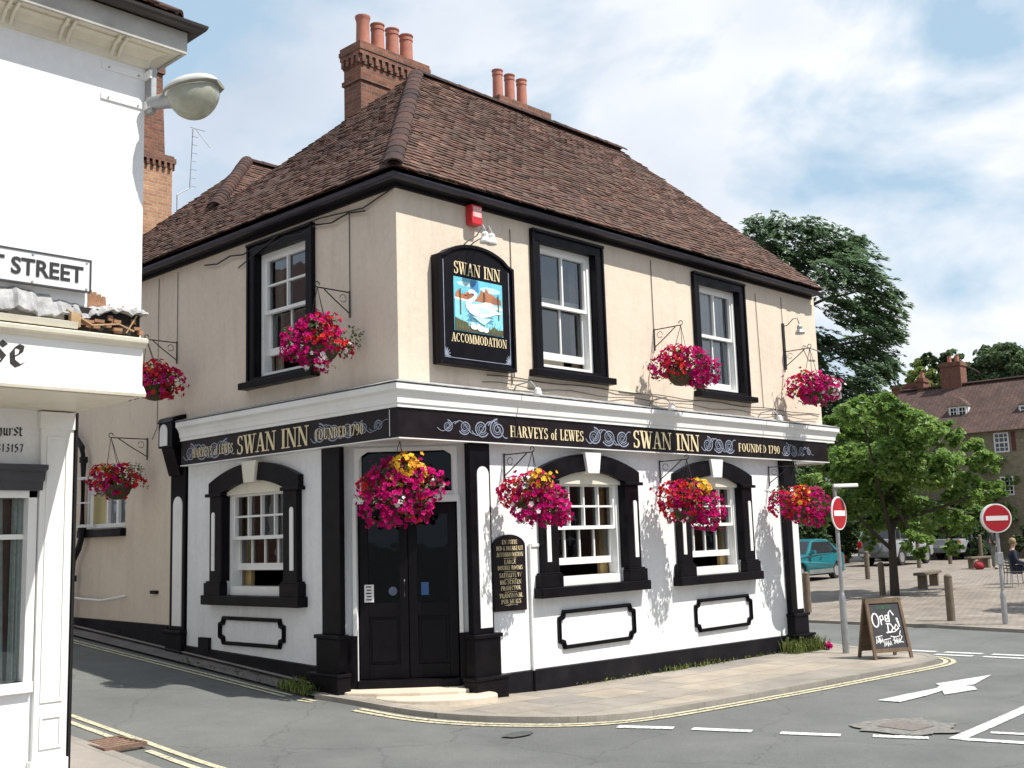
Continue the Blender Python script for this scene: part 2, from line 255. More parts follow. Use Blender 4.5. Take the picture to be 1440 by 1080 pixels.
# ------------------------------------------------------------------ mesh builder
class MB:
    def __init__(s): s.v = []; s.f = []; s.var = []; s.mi = []; s.cm = 0
    def add(s, vs, fs, var=0.5):
        b = len(s.v); s.v += [tuple(p) for p in vs]
        for f in fs: s.f.append(tuple(b + i for i in f)); s.var.append(var); s.mi.append(s.cm)
    def box(s, x0, x1, y0, y1, z0, z1, var=0.5):
        vs = [(x0, y0, z0), (x1, y0, z0), (x1, y1, z0), (x0, y1, z0), (x0, y0, z1), (x1, y0, z1), (x1, y1, z1), (x0, y1, z1)]
        s.add(vs, [(0, 3, 2, 1), (4, 5, 6, 7), (0, 1, 5, 4), (1, 2, 6, 5), (2, 3, 7, 6), (3, 0, 4, 7)], var)
    def quad(s, a, b, c, d, var=0.5): s.add([a, b, c, d], [(0, 1, 2, 3)], var)
    def prism(s, poly, v0, v1, axis='v', var=0.5):
        """poly in (u,z), extruded along v (frame axis 1)"""
        n = len(poly)
        if axis == 'v': A = [(p[0], v0, p[1]) for p in poly]; B = [(p[0], v1, p[1]) for p in poly]
        elif axis == 'u': A = [(v0, p[0], p[1]) for p in poly]; B = [(v1, p[0], p[1]) for p in poly]
        else: A = [(p[0], p[1], v0) for p in poly]; B = [(p[0], p[1], v1) for p in poly]
        s.add(A + B, [tuple(range(n)), tuple(range(2 * n - 1, n - 1, -1))] + [(i, (i + 1) % n + 0, (i + 1) % n + n, i + n)[::-1] for i in range(n)], var)
    def strip(s, o, i, v0, v1):
        """ring band between two equally long polylines o,i in (u,z), extruded v0..v1"""
        n = len(o)
        for k in range(n - 1):
            q = [o[k], o[k + 1], i[k + 1], i[k]]
            A = [(p[0], v0, p[1]) for p in q]; B = [(p[0], v1, p[1]) for p in q]
            s.add(A + B, [(0, 1, 2, 3), (7, 6, 5, 4), (0, 4, 5, 1), (2, 6, 7, 3)] + ([(0, 3, 7, 4)] if k == 0 else []) + ([(1, 5, 6, 2)] if k == n - 2 else []))
    def tube(s, pts, r, n=8, caps=True, var=0.5, r2=None):
        pts = [Vector(p) for p in pts]; rings = []; m = len(pts)
        up = Vector((0, 0, 1))
        for i, p in enumerate(pts):
            d = (pts[min(i + 1, m - 1)] - pts[max(i - 1, 0)]).normalized()
            a = d.cross(up)
            if a.length < 0.05: a = d.cross(Vector((1, 0, 0)))
            a.normalize(); b = d.cross(a); ri = r if r2 is None else r + (r2 - r) * i / (m - 1)
            if hasattr(r, '__len__'): ri = r[i]
            rings.append([p + a * (cos(2 * pi * k / n) * ri) + b * (sin(2 * pi * k / n) * ri) for k in range(n)])
        vs = [q for R_ in rings for q in R_]; fs = []
        for i in range(m - 1):
            for k in range(n): fs.append((i * n + k, i * n + (k + 1) % n, (i + 1) * n + (k + 1) % n, (i + 1) * n + k))
        if caps: fs += [tuple(range(n))[::-1], tuple((m - 1) * n + k for k in range(n))]
        s.add(vs, fs, var)
    def lathe(s, c, prof, n=20, var=0.5, axis=2):
        vs = []; fs = []
        for r, h in prof:
            for k in range(n):
                a = 2 * pi * k / n; p = [r * cos(a), r * sin(a), h]
                if axis == 1: p = [p[0], p[2], p[1]]
                if axis == 0: p = [p[2], p[0], p[1]]
                vs.append((c[0] + p[0], c[1] + p[1], c[2] + p[2]))
        for i in range(len(prof) - 1):
            for k in range(n): fs.append((i * n + k, i * n + (k + 1) % n, (i + 1) * n + (k + 1) % n, (i + 1) * n + k))
        fs += [tuple(range(n))[::-1], tuple((len(prof) - 1) * n + k for k in range(n))]
        s.add(vs, fs, var)
    def ball(s, c, rx, ry, rz, n=14, m=8, var=0.5):
        vs = []; fs = []
        for i in range(m + 1):
            t = pi * i / m
            for k in range(n):
                a = 2 * pi * k / n; vs.append((c[0] + rx * sin(t) * cos(a), c[1] + ry * sin(t) * sin(a), c[2] + rz * cos(t)))
        for i in range(m):
            for k in range(n): fs.append((i * n + k, (i + 1) * n + k, (i + 1) * n + (k + 1) % n, i * n + (k + 1) % n))
        s.add(vs, fs, var)
    def build(s, name, mats, parent=None, xf=None, bevel=0, smooth=False, tag=None, auto=None):
        vs = [xf(*p) for p in s.v] if xf else s.v
        off = world_off(parent) if parent else Vector((0, 0, 0))
        org = Vector((0, 0, 0))
        me = bpy.data.meshes.new(name)
        me.from_pydata([tuple(Vector(p) - off - org) for p in vs], [], s.f)
        if not isinstance(mats, (list, tuple)): mats = [mats]
        for m in mats: me.materials.append(m)
        if len(mats) > 1: me.polygons.foreach_set('material_index', s.mi)
        at = me.attributes.new('var', 'FLOAT', 'FACE'); at.data.foreach_set('value', s.var)
        uv = me.uv_layers.new(name='UVMap'); d = [0.0] * (2 * len(me.loops))
        for p in me.polygons:
            nn = p.normal; ax = abs(nn.x); ay = abs(nn.y); az = abs(nn.z)
            for li in p.loop_indices:
                c = me.vertices[me.loops[li].vertex_index].co
                if az > 0.75: a, b = c.x, c.y
                elif ax > ay: a, b = c.y, c.z
                else: a, b = c.x, c.z
                d[2 * li] = a; d[2 * li + 1] = b
        uv.data.foreach_set('uv', d)
        if smooth: me.polygons.foreach_set('use_smooth', [True] * len(me.polygons))
        me.update()
        o = bpy.data.objects.new(name, me); COL.objects.link(o)
        if parent: o.parent = parent
        if bevel:
            md = o.modifiers.new('bevel', 'BEVEL'); md.width = bevel; md.segments = 2; md.limit_method = 'ANGLE'; md.angle_limit = radians(40)
        if smooth and auto:
            md = o.modifiers.new('split', 'EDGE_SPLIT'); md.split_angle = radians(auto)
        return o
def world_off(o):
    v = Vector((0, 0, 0))
    while o: v = v + o.location; o = o.parent
    return v
def thing(name, loc, label, cat, group=None):
    o = bpy.data.objects.new(name, None); o.location = loc; o.empty_display_size = 0.2; COL.objects.link(o)
    o['label'] = label; o['category'] = cat
    if group: o['group'] = group
    return o
def tag(o, label, cat, group=None):
    o['label'] = label; o['category'] = cat
    if group: o['group'] = group
    return o
def structure(o): o['kind'] = 'structure'; return o

# facade frames: (u along the wall to the viewer's right, v outward, z up)
def XR(u, v, z): return (u, -v, z)
def XL(u, v, z): return (-v, -u, z)
S2 = sqrt(0.5)
def XD(u, v, z): return (0.65 + S2 * u - S2 * v, 0.65 - S2 * u - S2 * v, z)
def XRC(u, v, z):   # chamfer at the far right corner
    return (9.85 + S2 * u + S2 * v, 0.65 + S2 * u - S2 * v, z)

# ------------------------------------------------------------------ lettering
T_, t_ = 0.19, 0.075
def arcp(cx, cy, rx, ry, a0, a1, wt=None, wn=None, n=14):
    return ('a', cx, cy, rx, ry, a0, a1, wt or T_, wn or t_, n)
GL = {
 'I': (.40, [('l', .2, 0, .2, 1, T_), ('s', .2, 0), ('s', .2, 1)]),
 'N': (.90, [('l', .14, 0, .14, 1, t_), ('l', .17, 1, .72, 0, T_), ('l', .75, 0, .75, 1, t_), ('s', .14, 0), ('s', .12, 1), ('s', .75, 1)]),
 'H': (.86, [('l', .2, 0, .2, 1, T_), ('l', .66, 0, .66, 1, T_), ('h', .2, .66, .5), ('s', .2, 0), ('s', .2, 1), ('s', .66, 0), ('s', .66, 1)]),
 'A': (.80, [('l', .1, 0, .38, 1, t_), ('l', .67, 0, .41, 1, T_), ('h', .2, .6, .33), ('s', .1, 0), ('s', .67, 0)]),
 'W': (1.06, [('l', .1, 1, .32, 0, T_), ('l', .55, .95, .34, 0, t_), ('l', .5, 1, .72, 0, T_), ('l', .95, 1, .74, 0, t_), ('s', .1, 1), ('s', .5, 1), ('s', .95, 1)]),
 'V': (.80, [('l', .12, 1, .39, 0, T_), ('l', .68, 1, .42, 0, t_), ('s', .12, 1), ('s', .68, 1)]),
 'M': (1.0, [('l', .12, 0, .14, 1, t_), ('l', .2, 1, .48, .05, T_), ('l', .8, 1, .5, .05, t_), ('l', .84, 0, .84, 1, T_), ('s', .12, 0), ('s', .14, 1), ('s', .84, 0), ('s', .84, 1)]),
 'E': (.66, [('l', .18, 0, .18, 1, T_), ('h', .1, .58, .035), ('h', .1, .56, .965), ('h', .18, .46, .5), ('l', .57, 0, .57, .22, t_), ('l', .55, .78, .55, 1, t_), ('l', .46, .4, .46, .6, t_)]),
 'F': (.62, [('l', .18, 0, .18, 1, T_), ('s', .18, 0), ('h', .1, .56, .965), ('h', .18, .44, .5), ('l', .55, .78, .55, 1, t_)]),
 'L': (.62, [('l', .18, 0, .18, 1, T_), ('s', .18, 1), ('h', .1, .56, .035), ('l', .56, 0, .56, .24, t_)]),
 'T': (.72, [('l', .36, 0, .36, 1, T_), ('h', .05, .67, .965), ('s', .36, 0), ('l', .07, .76, .07, 1, t_), ('l', .65, .76, .65, 1, t_)]),
 'D': (.80, [('l', .18, 0, .18, 1, T_), arcp(.2, .5, .46, .46, -90, 90), ('h', .08, .22, .035), ('h', .08, .22, .965)]),
 'R': (.82, [('l', .18, 0, .18, 1, T_), arcp(.3, .74, .26, .225, -90, 90), ('h', .08, .3, .965), ('h', .18, .3, .515), ('l', .7, 0, .42, .52, T_), ('s', .18, 0), ('s', .72, 0)]),
 'P': (.68, [('l', .18, 0, .18, 1, T_), arcp(.3, .72, .26, .245, -90, 90), ('h', .08, .3, .965), ('h', .18, .3, .475), ('s', .18, 0)]),
 'B': (.72, [('l', .18, 0, .18, 1, T_), arcp(.3, .74, .22, .225, -90, 90), arcp(.3, .27, .28, .235, -90, 90), ('h', .08, .3, .965), ('h', .08, .3, .505), ('h', .08, .3, .035)]),
 'U': (.86, [('l', .18, .3, .18, 1, T_), ('l', .68, .3, .68, 1, t_), arcp(.42, .32, .25, .29, 180, 360), ('s', .18, 1), ('s', .68, 1)]),
 'O': (.88, [arcp(.44, .5, .32, .465, 0, 360, n=24)]),
 'Q': (.88, [arcp(.44, .5, .32, .465, 0, 360, n=24), ('l', .7, -.15, .45, .1, T_)]),
 'C': (.80, [arcp(.44, .5, .32, .465, 45, 315, n=20), ('l', .68, .72, .68, 1, t_)]),
 'G': (.86, [arcp(.44, .5, .32, .465, 45, 315, n=20), ('l', .68, .72, .68, 1, t_), ('l', .7, .02, .7, .42, T_ * .8), ('h', .55, .8, .42)]),
 'S': (.64, [arcp(.32, .735, .2, .23, 40, 270, .16), arcp(.32, .265, .22, .24, -140, 90, .17), ('l', .5, .74, .5, .98, t_), ('l', .1, .02, .1, .28, t_)]),
 'Y': (.78, [('l', .12, 1, .38, .48, T_), ('l', .66, 1, .4, .48, t_), ('l', .39, 0, .39, .5, T_), ('s', .39, 0), ('s', .12, 1), ('s', .66, 1)]),
 'K': (.82, [('l', .18, 0, .18, 1, T_), ('l', .68, 1, .26, .45, t_), ('l', .7, 0, .38, .6, T_), ('s', .18, 0), ('s', .18, 1), ('s', .7, 0), ('s', .66, 1)]),
 'J': (.5, [('l', .28, .2, .28, 1, T_), arcp(.14, .18, .14, .16, 200, 360), ('s', .28, 1)]),
 '1': (.42, [('l', .22, 0, .22, 1, T_), ('s', .22, 0), ('l', .06, .8, .18, .95, t_)]),
 '7': (.62, [('h', .08, .56, .95), ('l', .22, 0, .52, .95, .14), ('l', .1, .78, .1, 1, t_)]),
 '9': (.64, [arcp(.32, .68, .22, .28, 0, 360, .16, n=18), arcp(.28, .5, .27, .47, -110, 20, .15)]),
 '0': (.66, [arcp(.33, .5, .23, .46, 0, 360, .16, n=20)]),
 'o': (.52, [arcp(.26, .3, .19, .28, 0, 360, .15, n=18)]),
 'f': (.40, [('l', .16, 0, .16, .8, .15), arcp(.28, .8, .13, .17, 60, 180, .12), ('h', .02, .34, .58), ('s', .16, 0)]),
 '&': (.8, [arcp(.34, .76, .16, .2, 0, 360, .12, n=14), arcp(.34, .27, .26, .25, 30, 330, .15, n=16), ('l', .72, 0, .3, .62, .14)]),
 ' ': (.36, []),
}
def text_width(s, xs, tr=0.04): return sum(GL[c][0] + tr for c in s) * xs - tr * xs
def serif_text(mb, s, u0, z0, h, width, v, depth=0.004, tr=0.04):
    """letters of cap height h starting at u0, squeezed to the given width, standing on v"""
    xs = width / text_width(s, 1.0, tr); x = u0; k = 0
    def P(px, pz): return (x + px * xs, z0 + pz * h)
    for ch in s:
        adv, st = GL[ch]
        for q in st:
            k += 1; vf = v + depth + (k % 5) * 0.0005
            if q[0] == 'l':
                _, a, b, c, d, w = q; poly = [P(a - w / 2, b), P(a + w / 2, b), P(c + w / 2, d), P(c - w / 2, d)]
                mb.add([(p[0], vf, p[1]) for p in poly], [(0, 1, 2, 3)])
            elif q[0] == 'h':
                _, a, b, y = q; poly = [P(a, y - .035), P(b, y - .035), P(b, y + .035), P(a, y + .035)]
                mb.add([(p[0], vf, p[1]) for p in poly], [(0, 1, 2, 3)])
            elif q[0] == 's':
                _, a, y = q; y0, y1 = (0, .055) if y < .5 else (.945, 1)
                poly = [P(a - .17, y0), P(a + .17, y0), P(a + .17, y1), P(a - .17, y1)]
                mb.add([(p[0], vf, p[1]) for p in poly], [(0, 1, 2, 3)])
            else:
                _, cx, cy, rx, ry, a0, a1, wt, wn, n = q; O = []; I = []
                for i in range(n + 1):
                    a = radians(a0 + (a1 - a0) * i / n); w = wn + (wt - wn) * abs(cos(a)) ** 1.3
                    ca, sa = cos(a), sin(a)
                    O.append(P(cx + (rx + w * .35) * ca, cy + (ry + wn * .4) * sa)); I.append(P(cx + (rx - w * .65) * ca, cy + (ry - wn * .6) * sa))
                mb.add([(p[0], vf, p[1]) for p in O + I], [(i, i + 1, n + 2 + i, n + 1 + i) for i in range(n)])
        x += (adv + tr) * xs
def ribbon(mb, pts, w, v, k=0):
    """flat brush stroke through (u,z) points, width w (number or list)"""
    n = len(pts); O = []; I = []
    for i, p in enumerate(pts):
        a = pts[max(0, i - 1)]; b = pts[min(n - 1, i + 1)]; dx, dz = b[0] - a[0], b[1] - a[1]; l = hypot(dx, dz) or 1
        ww = (w[i] if hasattr(w, '__len__') else w) / 2
        O.append((p[0] - dz / l * ww, v + k, p[1] + dx / l * ww)); I.append((p[0] + dz / l * ww, v + k, p[1] - dx / l * ww))
    mb.add(O + I, [(i, i + 1, n + i + 1, n + i) for i in range(n - 1)])
def spiral(cx, cz, r0, turns, a0, sgn=1, sx=1.0, n=34):
    return [(cx + sx * r0 * (1 - .86 * i / n) * cos(a0 + sgn * turns * 2 * pi * i / n), cz + r0 * (1 - .86 * i / n) * sin(a0 + sgn * turns * 2 * pi * i / n)) for i in range(n + 1)]
def scrollwork(mb, u0, u1, zc, h, v, count, taper=0):
    step = (u1 - u0) / count; k = 0
    for i in range(count):
        f = 1.0
        if taper > 0: f = 0.45 + 0.55 * (i + 1) / count
        if taper < 0: f = 0.45 + 0.55 * (count - i) / count
        cx = u0 + step * (i + .5); r = h * .5 * f; sg = 1 if i % 2 else -1
        for rad, w, tn in ((r, .022, 1.8), (r * .72, .012, 1.3)):
            k += 1; sp = spiral(cx, zc, rad, tn, pi / 2 + i * 2.1, sg, min(1.2, step * .52 / (h * .5)))
            ribbon(mb, sp, [w * f * (1 - .6 * j / len(sp)) for j in range(len(sp))], v, .0004 * (k % 4))
        k += 1; ribbon(mb, [(cx + (t - .5) * step * 1.2, zc + sg * r * .8 * sin(t * pi * 1.5 + .4)) for t in [j / 12 for j in range(13)]], .014 * f, v, .0004 * (k % 4) + .002)
def sans_text(name, s, size, mtl, parent, xf, extr=0.003):
    cu = bpy.data.curves.new(name, 'FONT'); cu.body = s; cu.size = size; cu.resolution_u = 3; cu.offset = size * .022; cu.extrude = extr
    ob = bpy.data.objects.new(name + '_c', cu); COL.objects.link(ob)
    dg = bpy.context.evaluated_depsgraph_get(); dg.update(); me = bpy.data.meshes.new_from_object(ob.evaluated_get(dg))
    bpy.data.objects.remove(ob); bpy.data.curves.remove(cu)
    off = world_off(parent)
    for v in me.vertices: v.co = Vector(xf(v.co.x, v.co.z, v.co.y)) - off
    me.materials.clear(); me.materials.append(mtl); me.name = name
    o = bpy.data.objects.new(name, me); COL.objects.link(o); o.parent = parent
    return o
# ================================================================== SETTING
def smooth_line(pts, per=6):
    out = []; n = len(pts)
    for i in range(n - 1):
        p0 = pts[max(0, i - 1)]; p1 = pts[i]; p2 = pts[i + 1]; p3 = pts[min(n - 1, i + 2)]
        for k in range(per):
            t = k / per
            out.append(tuple(0.5 * (2 * p1[j] + (p2[j] - p0[j]) * t + (2 * p0[j] - 5 * p1[j] + 4 * p2[j] - p3[j]) * t * t + (3 * p1[j] - p0[j] - 3 * p2[j] + p3[j]) * t ** 3) for j in (0, 1)))
    out.append(tuple(pts[-1])); return out
def resample(pts, n):
    d = [0]
    for a, b in zip(pts, pts[1:]): d.append(d[-1] + hypot(b[0] - a[0], b[1] - a[1]))
    out = []; j = 0
    for i in range(n + 1):
        t = d[-1] * i / n
        while j < len(d) - 2 and d[j + 1] < t: j += 1
        f = (t - d[j]) / max(1e-9, d[j + 1] - d[j]); out.append((pts[j][0] + (pts[j + 1][0] - pts[j][0]) * f, pts[j][1] + (pts[j + 1][1] - pts[j][1]) * f))
    return out
def offset_line(pts, d):
    out = []; n = len(pts)
    for i, p in enumerate(pts):
        a = pts[max(0, i - 1)]; b = pts[min(n - 1, i + 1)]; dx, dy = b[0] - a[0], b[1] - a[1]; l = hypot(dx, dy) or 1
        out.append((p[0] - dy / l * d, p[1] + dx / l * d))
    return out
def seg(a, b, st):
    n = max(1, int(round((b - a) / st))); return [a + (b - a) * i / n for i in range(n)]
xs = seg(-400, -60, 40) + seg(-60, -14, 4) + seg(-14, 32, .5) + seg(32, 80, 4) + seg(80, 600, 40) + [600]
ys = seg(-400, -60, 40) + seg(-60, -14, 4) + seg(-14, 16, .5) + seg(16, 70, 4) + seg(70, 600, 40) + [600]
gm = MB(); gm.v = [(x, y, g(x, y) + 0.006 * sin(x * 1.3 + 1) * sin(y * .9)) for y in ys for x in xs]; nx = len(xs)
gm.f = [(j * nx + i, j * nx + i + 1, (j + 1) * nx + i + 1, (j + 1) * nx + i) for j in range(len(ys) - 1) for i in range(nx - 1)]; gm.var = [.5] * len(gm.f); gm.mi = [0] * len(gm.f)
road = structure(gm.build('road', M['asphalt'], smooth=True))

def band(mb, A, B, h, n=60, m=6, sag=0.0):
    A = resample(A, n); B = resample(B, n); b = len(mb.v)
    for i in range(n + 1):
        for k in range(m + 1):
            t = k / m; x = A[i][0] + (B[i][0] - A[i][0]) * t; y = A[i][1] + (B[i][1] - A[i][1]) * t
            mb.v.append((x, y, g(x, y) + h + sag * t))
    for i in range(n):
        for k in range(m):
            a = b + i * (m + 1) + k; mb.f.append((a, a + 1, a + m + 2, a + m + 1)); mb.var.append(.5); mb.mi.append(mb.cm)
def kerbstrip(name, line, h, w, mtl, side=1, n=120):
    P = resample(line, n); Q = offset_line(P, w * side); mb = MB()
    for i in range(n):
        a, b, c, d = P[i], P[i + 1], Q[i + 1], Q[i]
        za, zb, zc, zd = [g(*p) for p in (a, b, c, d)]
        mb.add([(a[0], a[1], za - .1), (b[0], b[1], zb - .1), (b[0], b[1], zb + h), (a[0], a[1], za + h), (c[0], c[1], zc + h), (d[0], d[1], zd + h)], [(0, 1, 2, 3), (3, 2, 4, 5)])
    return structure(mb.build(name, mtl))
KERB = smooth_line([(-.36, 1.25), (-.26, .8), (-.2, .44), (-.02, -.5), (.5, -1.42), (1.2, -2.08), (2.6, -2.33), (5.8, -2.52), (8.1, -2.66), (8.95, -2.53), (9.45, -2.1), (9.75, -1.2), (10.3, -.1), (10.9, 1.1), (10.95, 6), (10.95, 22)])
INNER = [(.15, 1.5), (1.5, .15), (9.1, .15), (10.4, 1.45), (10.4, 22)]
mb = MB(); P = resample(KERB, 160); Q = offset_line(P, .14)
# inner line matched by nearest parameter so slabs stay square to the wall
QI = []
for i, p in enumerate(Q):
    x, y = p
    if x < .3 and y > -1: q = (.15 + max(0, (1.2 - y)) * .35, 1.5 - max(0, (1.2 - y)) * .35)
    elif y > 1.4: q = (10.4, max(1.45, y))
    else:
        xx = min(max(x, 1.0), 10.4); q = (xx, .15 if xx < 9.1 else .15 + (xx - 9.1))
    QI.append(q)
for i in range(160):
    for k in range(5):
        def pt(a, b, t): return (a[0] + (b[0] - a[0]) * t, a[1] + (b[1] - a[1]) * t)
        c = [pt(Q[i], QI[i], k / 5), pt(Q[i + 1], QI[i + 1], k / 5), pt(Q[i + 1], QI[i + 1], (k + 1) / 5), pt(Q[i], QI[i], (k + 1) / 5)]
        mb.add([(p[0], p[1], g(*p) + .058) for j, p in enumerate(c)], [(0, 1, 2, 3)])
structure(mb.build('pavement', M['slab'], smooth=True))
kerbstrip('kerb', KERB, .062, .14, M['kerb'])
# worn footway up the side street
LK = [(-.36, 14), (-.36, 7.6), (-.34, 4.3), (-.36, 1.25)]
mb = MB(); band(mb, LK, [(.1, 14), (.1, 1.25)], .035, 60, 3, .05); structure(mb.build('footway', M['old_path']))
mb = MB(); band(mb, [(-.13, 9), (-.11, 5), (-.13, 1.6)], [(.1, 9), (.1, 1.6)], .10, 50, 1)
for i in range(50):
    pass
structure(mb.build('footway_ledge', M['kerb']))
LP = [(-3.42, -30), (-3.42, -8), (-3.40, 0), (-3.5, 3), (-3.6, 14)]
mb = MB(); band(mb, [(-14, -30), (-14, 14)], [(-3.5, -30), (-3.5, 14)], .04, 80, 12); structure(mb.build('pavement', paint('poured_pavement', (0.30, 0.27, 0.24), .9, .15, 1.5, .5, 50, (0.15, 0.14, 0.13), .5)))
kerbstrip('kerb', LP, .042, .12, M['kerb'])
FK = [(15, 60), (14.55, 20), (14.48, 2.72), (14.38, 1.47), (14.35, .03), (13.98, -2.12), (13.4, -5), (12.6, -14), (12, -40)]
mb = MB(); band(mb, FK, [(90, 60), (90, -40)], .06, 110, 40); structure(mb.build('market_square', M['cobble']))
kerbstrip('kerb', FK[::-1], .065, .15, M['kerb'], -1, 160)
# road markings
def mark(name, pts, w, mtl, closed=False, h=.009, n=None):
    n = n or max(2, int(sum(hypot(b[0] - a[0], b[1] - a[1]) for a, b in zip(pts, pts[1:])) / .25))
    P = resample(pts, n); A = offset_line(P, w / 2); B = offset_line(P, -w / 2); m = MB()
    m.add([(x, y, g(x, y) + .006 * sin(x * 1.3 + 1) * sin(y * .9) + h) for x, y in A + B], [(i, i + 1, n + 2 + i, n + 1 + i) for i in range(n)])
    return m.build(name, mtl, road)
YL = smooth_line([(-.48, 13), (-.53, 7.6), (-.48, 4.3), (-.46, 1.58)]); 
mark('yellow_line', offset_line(YL, .0), .055, M['yellow']); mark('yellow_line', offset_line(YL, -.105), .055, M['yellow'])
mark('yellow_line', [(-.47, 1.35), (-.44, 1.1)], .05, M['yellow']); mark('yellow_line', [(-.57, 1.3), (-.52, 1.08)], .05, M['yellow'])
Y2 = offset_line(KERB, -.12)
def cut(pts, f): return [p for p in pts if f(p)]
Y2 = [p for p in Y2 if p[1] < .5 and p[0] < 9.9]
mark('yellow_line', Y2, .075, M['yellow']); mark('yellow_line', offset_line(Y2, -.115), .075, M['yellow'])
mark('yellow_line', [(-2.97, 14), (-2.96, 3), (-2.94, .6), (-2.96, -.8), (-3.0, -8)], .075, M['yellow']); mark('yellow_line', [(-3.13, 14), (-3.12, 3), (-3.10, .95)], .075, M['yellow'])
mark('yellow_line', [(-3.10, .2), (-3.12, -.8), (-3.16, -8)], .075, M['yellow'])
for a, b in (((.92, -2.42), (1.19, -2.96)), ((1.27, -3.14), (1.5, -3.72)), ((1.58, -4.0), (1.82, -4.54)), ((1.98, -4.8), (2.2, -5.27))): mark('junction_line', [a, b], .16, M['white_line'])
for x in (9.98, 10.38):
    for k, (a, b) in enumerate(((-1.28, -1.9), (-2.05, -2.68), (-2.84, -3.5), (-3.66, -4.3), (-4.5, -5.1))): 
        if not (x < 10 and k == 0): mark('give_way_line', [(x + .04 * k * .1, a), (x, b)], .17, M['white_line'])
def poly_mark(name, pts, mtl=M['white_line']):
    m = MB(); m.add([(x, y, g(x, y) + .006 * sin(x * 1.3 + 1) * sin(y * .9) + .012) for x, y in pts], [tuple(range(len(pts)))]); return m.build(name, mtl, road)
poly_mark('lane_arrow', [(4.3, -3.74), (5.0, -3.79), (5.75, -3.86), (6.03, -3.78), (6.17, -3.66), (7.56, -3.88), (6.36, -4.10), (6.22, -4.02), (6.19, -4.16), (5.88, -4.33), (5.19, -4.19), (5.53, -4.02), (4.95, -4.05), (4.3, -4.02)])
mark('hatch_line', [(2.28, -5.5), (4.68, -5.36), (8.5, -5.1)], .15, M['white_line']); mark('hatch_line', [(2.33, -5.55), (2.46, -6.1), (2.7, -7.2), (3.0, -9)], .15, M['white_line'])
mark('hatch_line', [(2.86, -5.62), (2.96, -5.95), (3.1, -6.6), (3.3, -8)], .12, M['white_line'])
# patched trench in the road and manhole
mb = MB(); rp = random.Random(4); P = [(2.70 + (.52 + rp.uniform(-.10, .10)) * cos(-k * pi / 14), -4.82 + (.50 + rp.uniform(-.10, .10)) * sin(-k * pi / 14)) for k in range(28)]
mb.add([(x, y, g(x, y) + .013) for x, y in P], [tuple(range(len(P)))]); mb.build('road_patch', paint('broken_tarmac', (0.185, 0.178, 0.165), .95, .4, 14, 1.0, 40), road)
mb = MB(); mb.add([(x, y, g(x, y) + .018) for x, y in ((2.42, -5.02), (2.86, -5.06), (2.94, -4.62), (2.5, -4.58))], [(0, 1, 2, 3)]); structure_mh = mb.build('manhole_cover', paint('manhole_iron', (0.17, 0.15, 0.135), .8, .3, 20, .8, 60), road)
mb = MB(); P = [(-.08 + .2 * cos(-k * pi / 8) * (1 + .15 * sin(k * 2.3)), -1.9 + .11 * sin(-k * pi / 8)) for k in range(16)]
mb.add([(x, y, g(x, y) + .013) for x, y in P], [tuple(range(len(P)))]); mb.build('tar_patch', paint('dark_tar', (.075, .077, .075), .8, .3, 14), road)
# drain grating in the near gutter
dr = thing('drain_grating', (-3.3, .6, g(-3.3, .6)), 'rusty iron drain grating set in the gutter beside the near double yellow lines', 'drain')
mb = MB(); z = g(-3.3, .6) + .035
for a in (.30, .86): mb.box(-3.46, -3.08, a, a + .03, z - .03, z + .012)
for a in (-3.49, -3.08): mb.box(a, a + .03, .30, .89, z - .03, z + .012)
mb.build('rim', paint('rust', (0.15, 0.095, 0.07), .9, .4, 20), dr)
mb = MB()
for k in range(5): mb.box(-3.46 + .005, -3.085, .37 + k * .11, .415 + k * .11, z - .03, z + .004)
mb.build('bars', paint('rust_bars', (0.22, 0.14, 0.10), .9, .4, 20), dr)
mb = MB(); mb.box(-3.47, -3.07, .32, .87, z - .10, z - .07); mb.build('pit', M['void_shade'], dr)

# ================================================================== PUB
pub = thing('pub_building', (0, 0, 0), 'corner public house with beige upper storey and brown tiled hip roof', 'pub')
def wall(mb, u0, u1, z0, z1, holes, th=.3, v=0.0):
    us = sorted({u0, u1} | {h[0] for h in holes} | {h[1] for h in holes}); zs = sorted({z0, z1} | {h[2] for h in holes} | {h[3] for h in holes})
    for i in range(len(us) - 1):
        for j in range(len(zs) - 1):
            cu, cz = (us[i] + us[i + 1]) / 2, (zs[j] + zs[j + 1]) / 2
            if any(h[0] < cu < h[1] and h[2] < cz < h[3] for h in holes): continue
            mb.quad((us[i], v, zs[j]), (us[i + 1], v, zs[j]), (us[i + 1], v, zs[j + 1]), (us[i], v, zs[j + 1]))
            mb.quad((us[i], v - th, zs[j]), (us[i + 1], v - th, zs[j]), (us[i + 1], v - th, zs[j + 1]), (us[i], v - th, zs[j + 1]))
    for a, b, c, d in holes:
        mb.quad((a, v, c), (b, v, c), (b, v - th, c), (a, v - th, c)); mb.quad((a, v, d), (b, v, d), (b, v - th, d), (a, v - th, d))
        mb.quad((a, v, c), (a, v, d), (a, v - th, d), (a, v - th, c)); mb.quad((b, v, c), (b, v, d), (b, v - th, d), (b, v - th, c))
CU = (3.21, 7.146); CUL = -2.457; CG = (3.48, 6.635); CGL = -3.07
mb = MB(); wall(mb, 0, 10.51, 3.2, 6.2, [(c - .62, c + .62, 4.03, 5.84) for c in CU]); mb.build('upper_wall', M['beige'], pub, XR)
mb = MB(); wall(mb, -14, 0, 3.2, 6.2, [(CUL - .62, CUL + .62, 4.03, 5.84)]); wall(mb, -14, -4.9, -.6, 3.2, [(-8.35, -6.86, 2.07, 2.95)])
mb.build('side_wall', M['beige'], pub, XL)
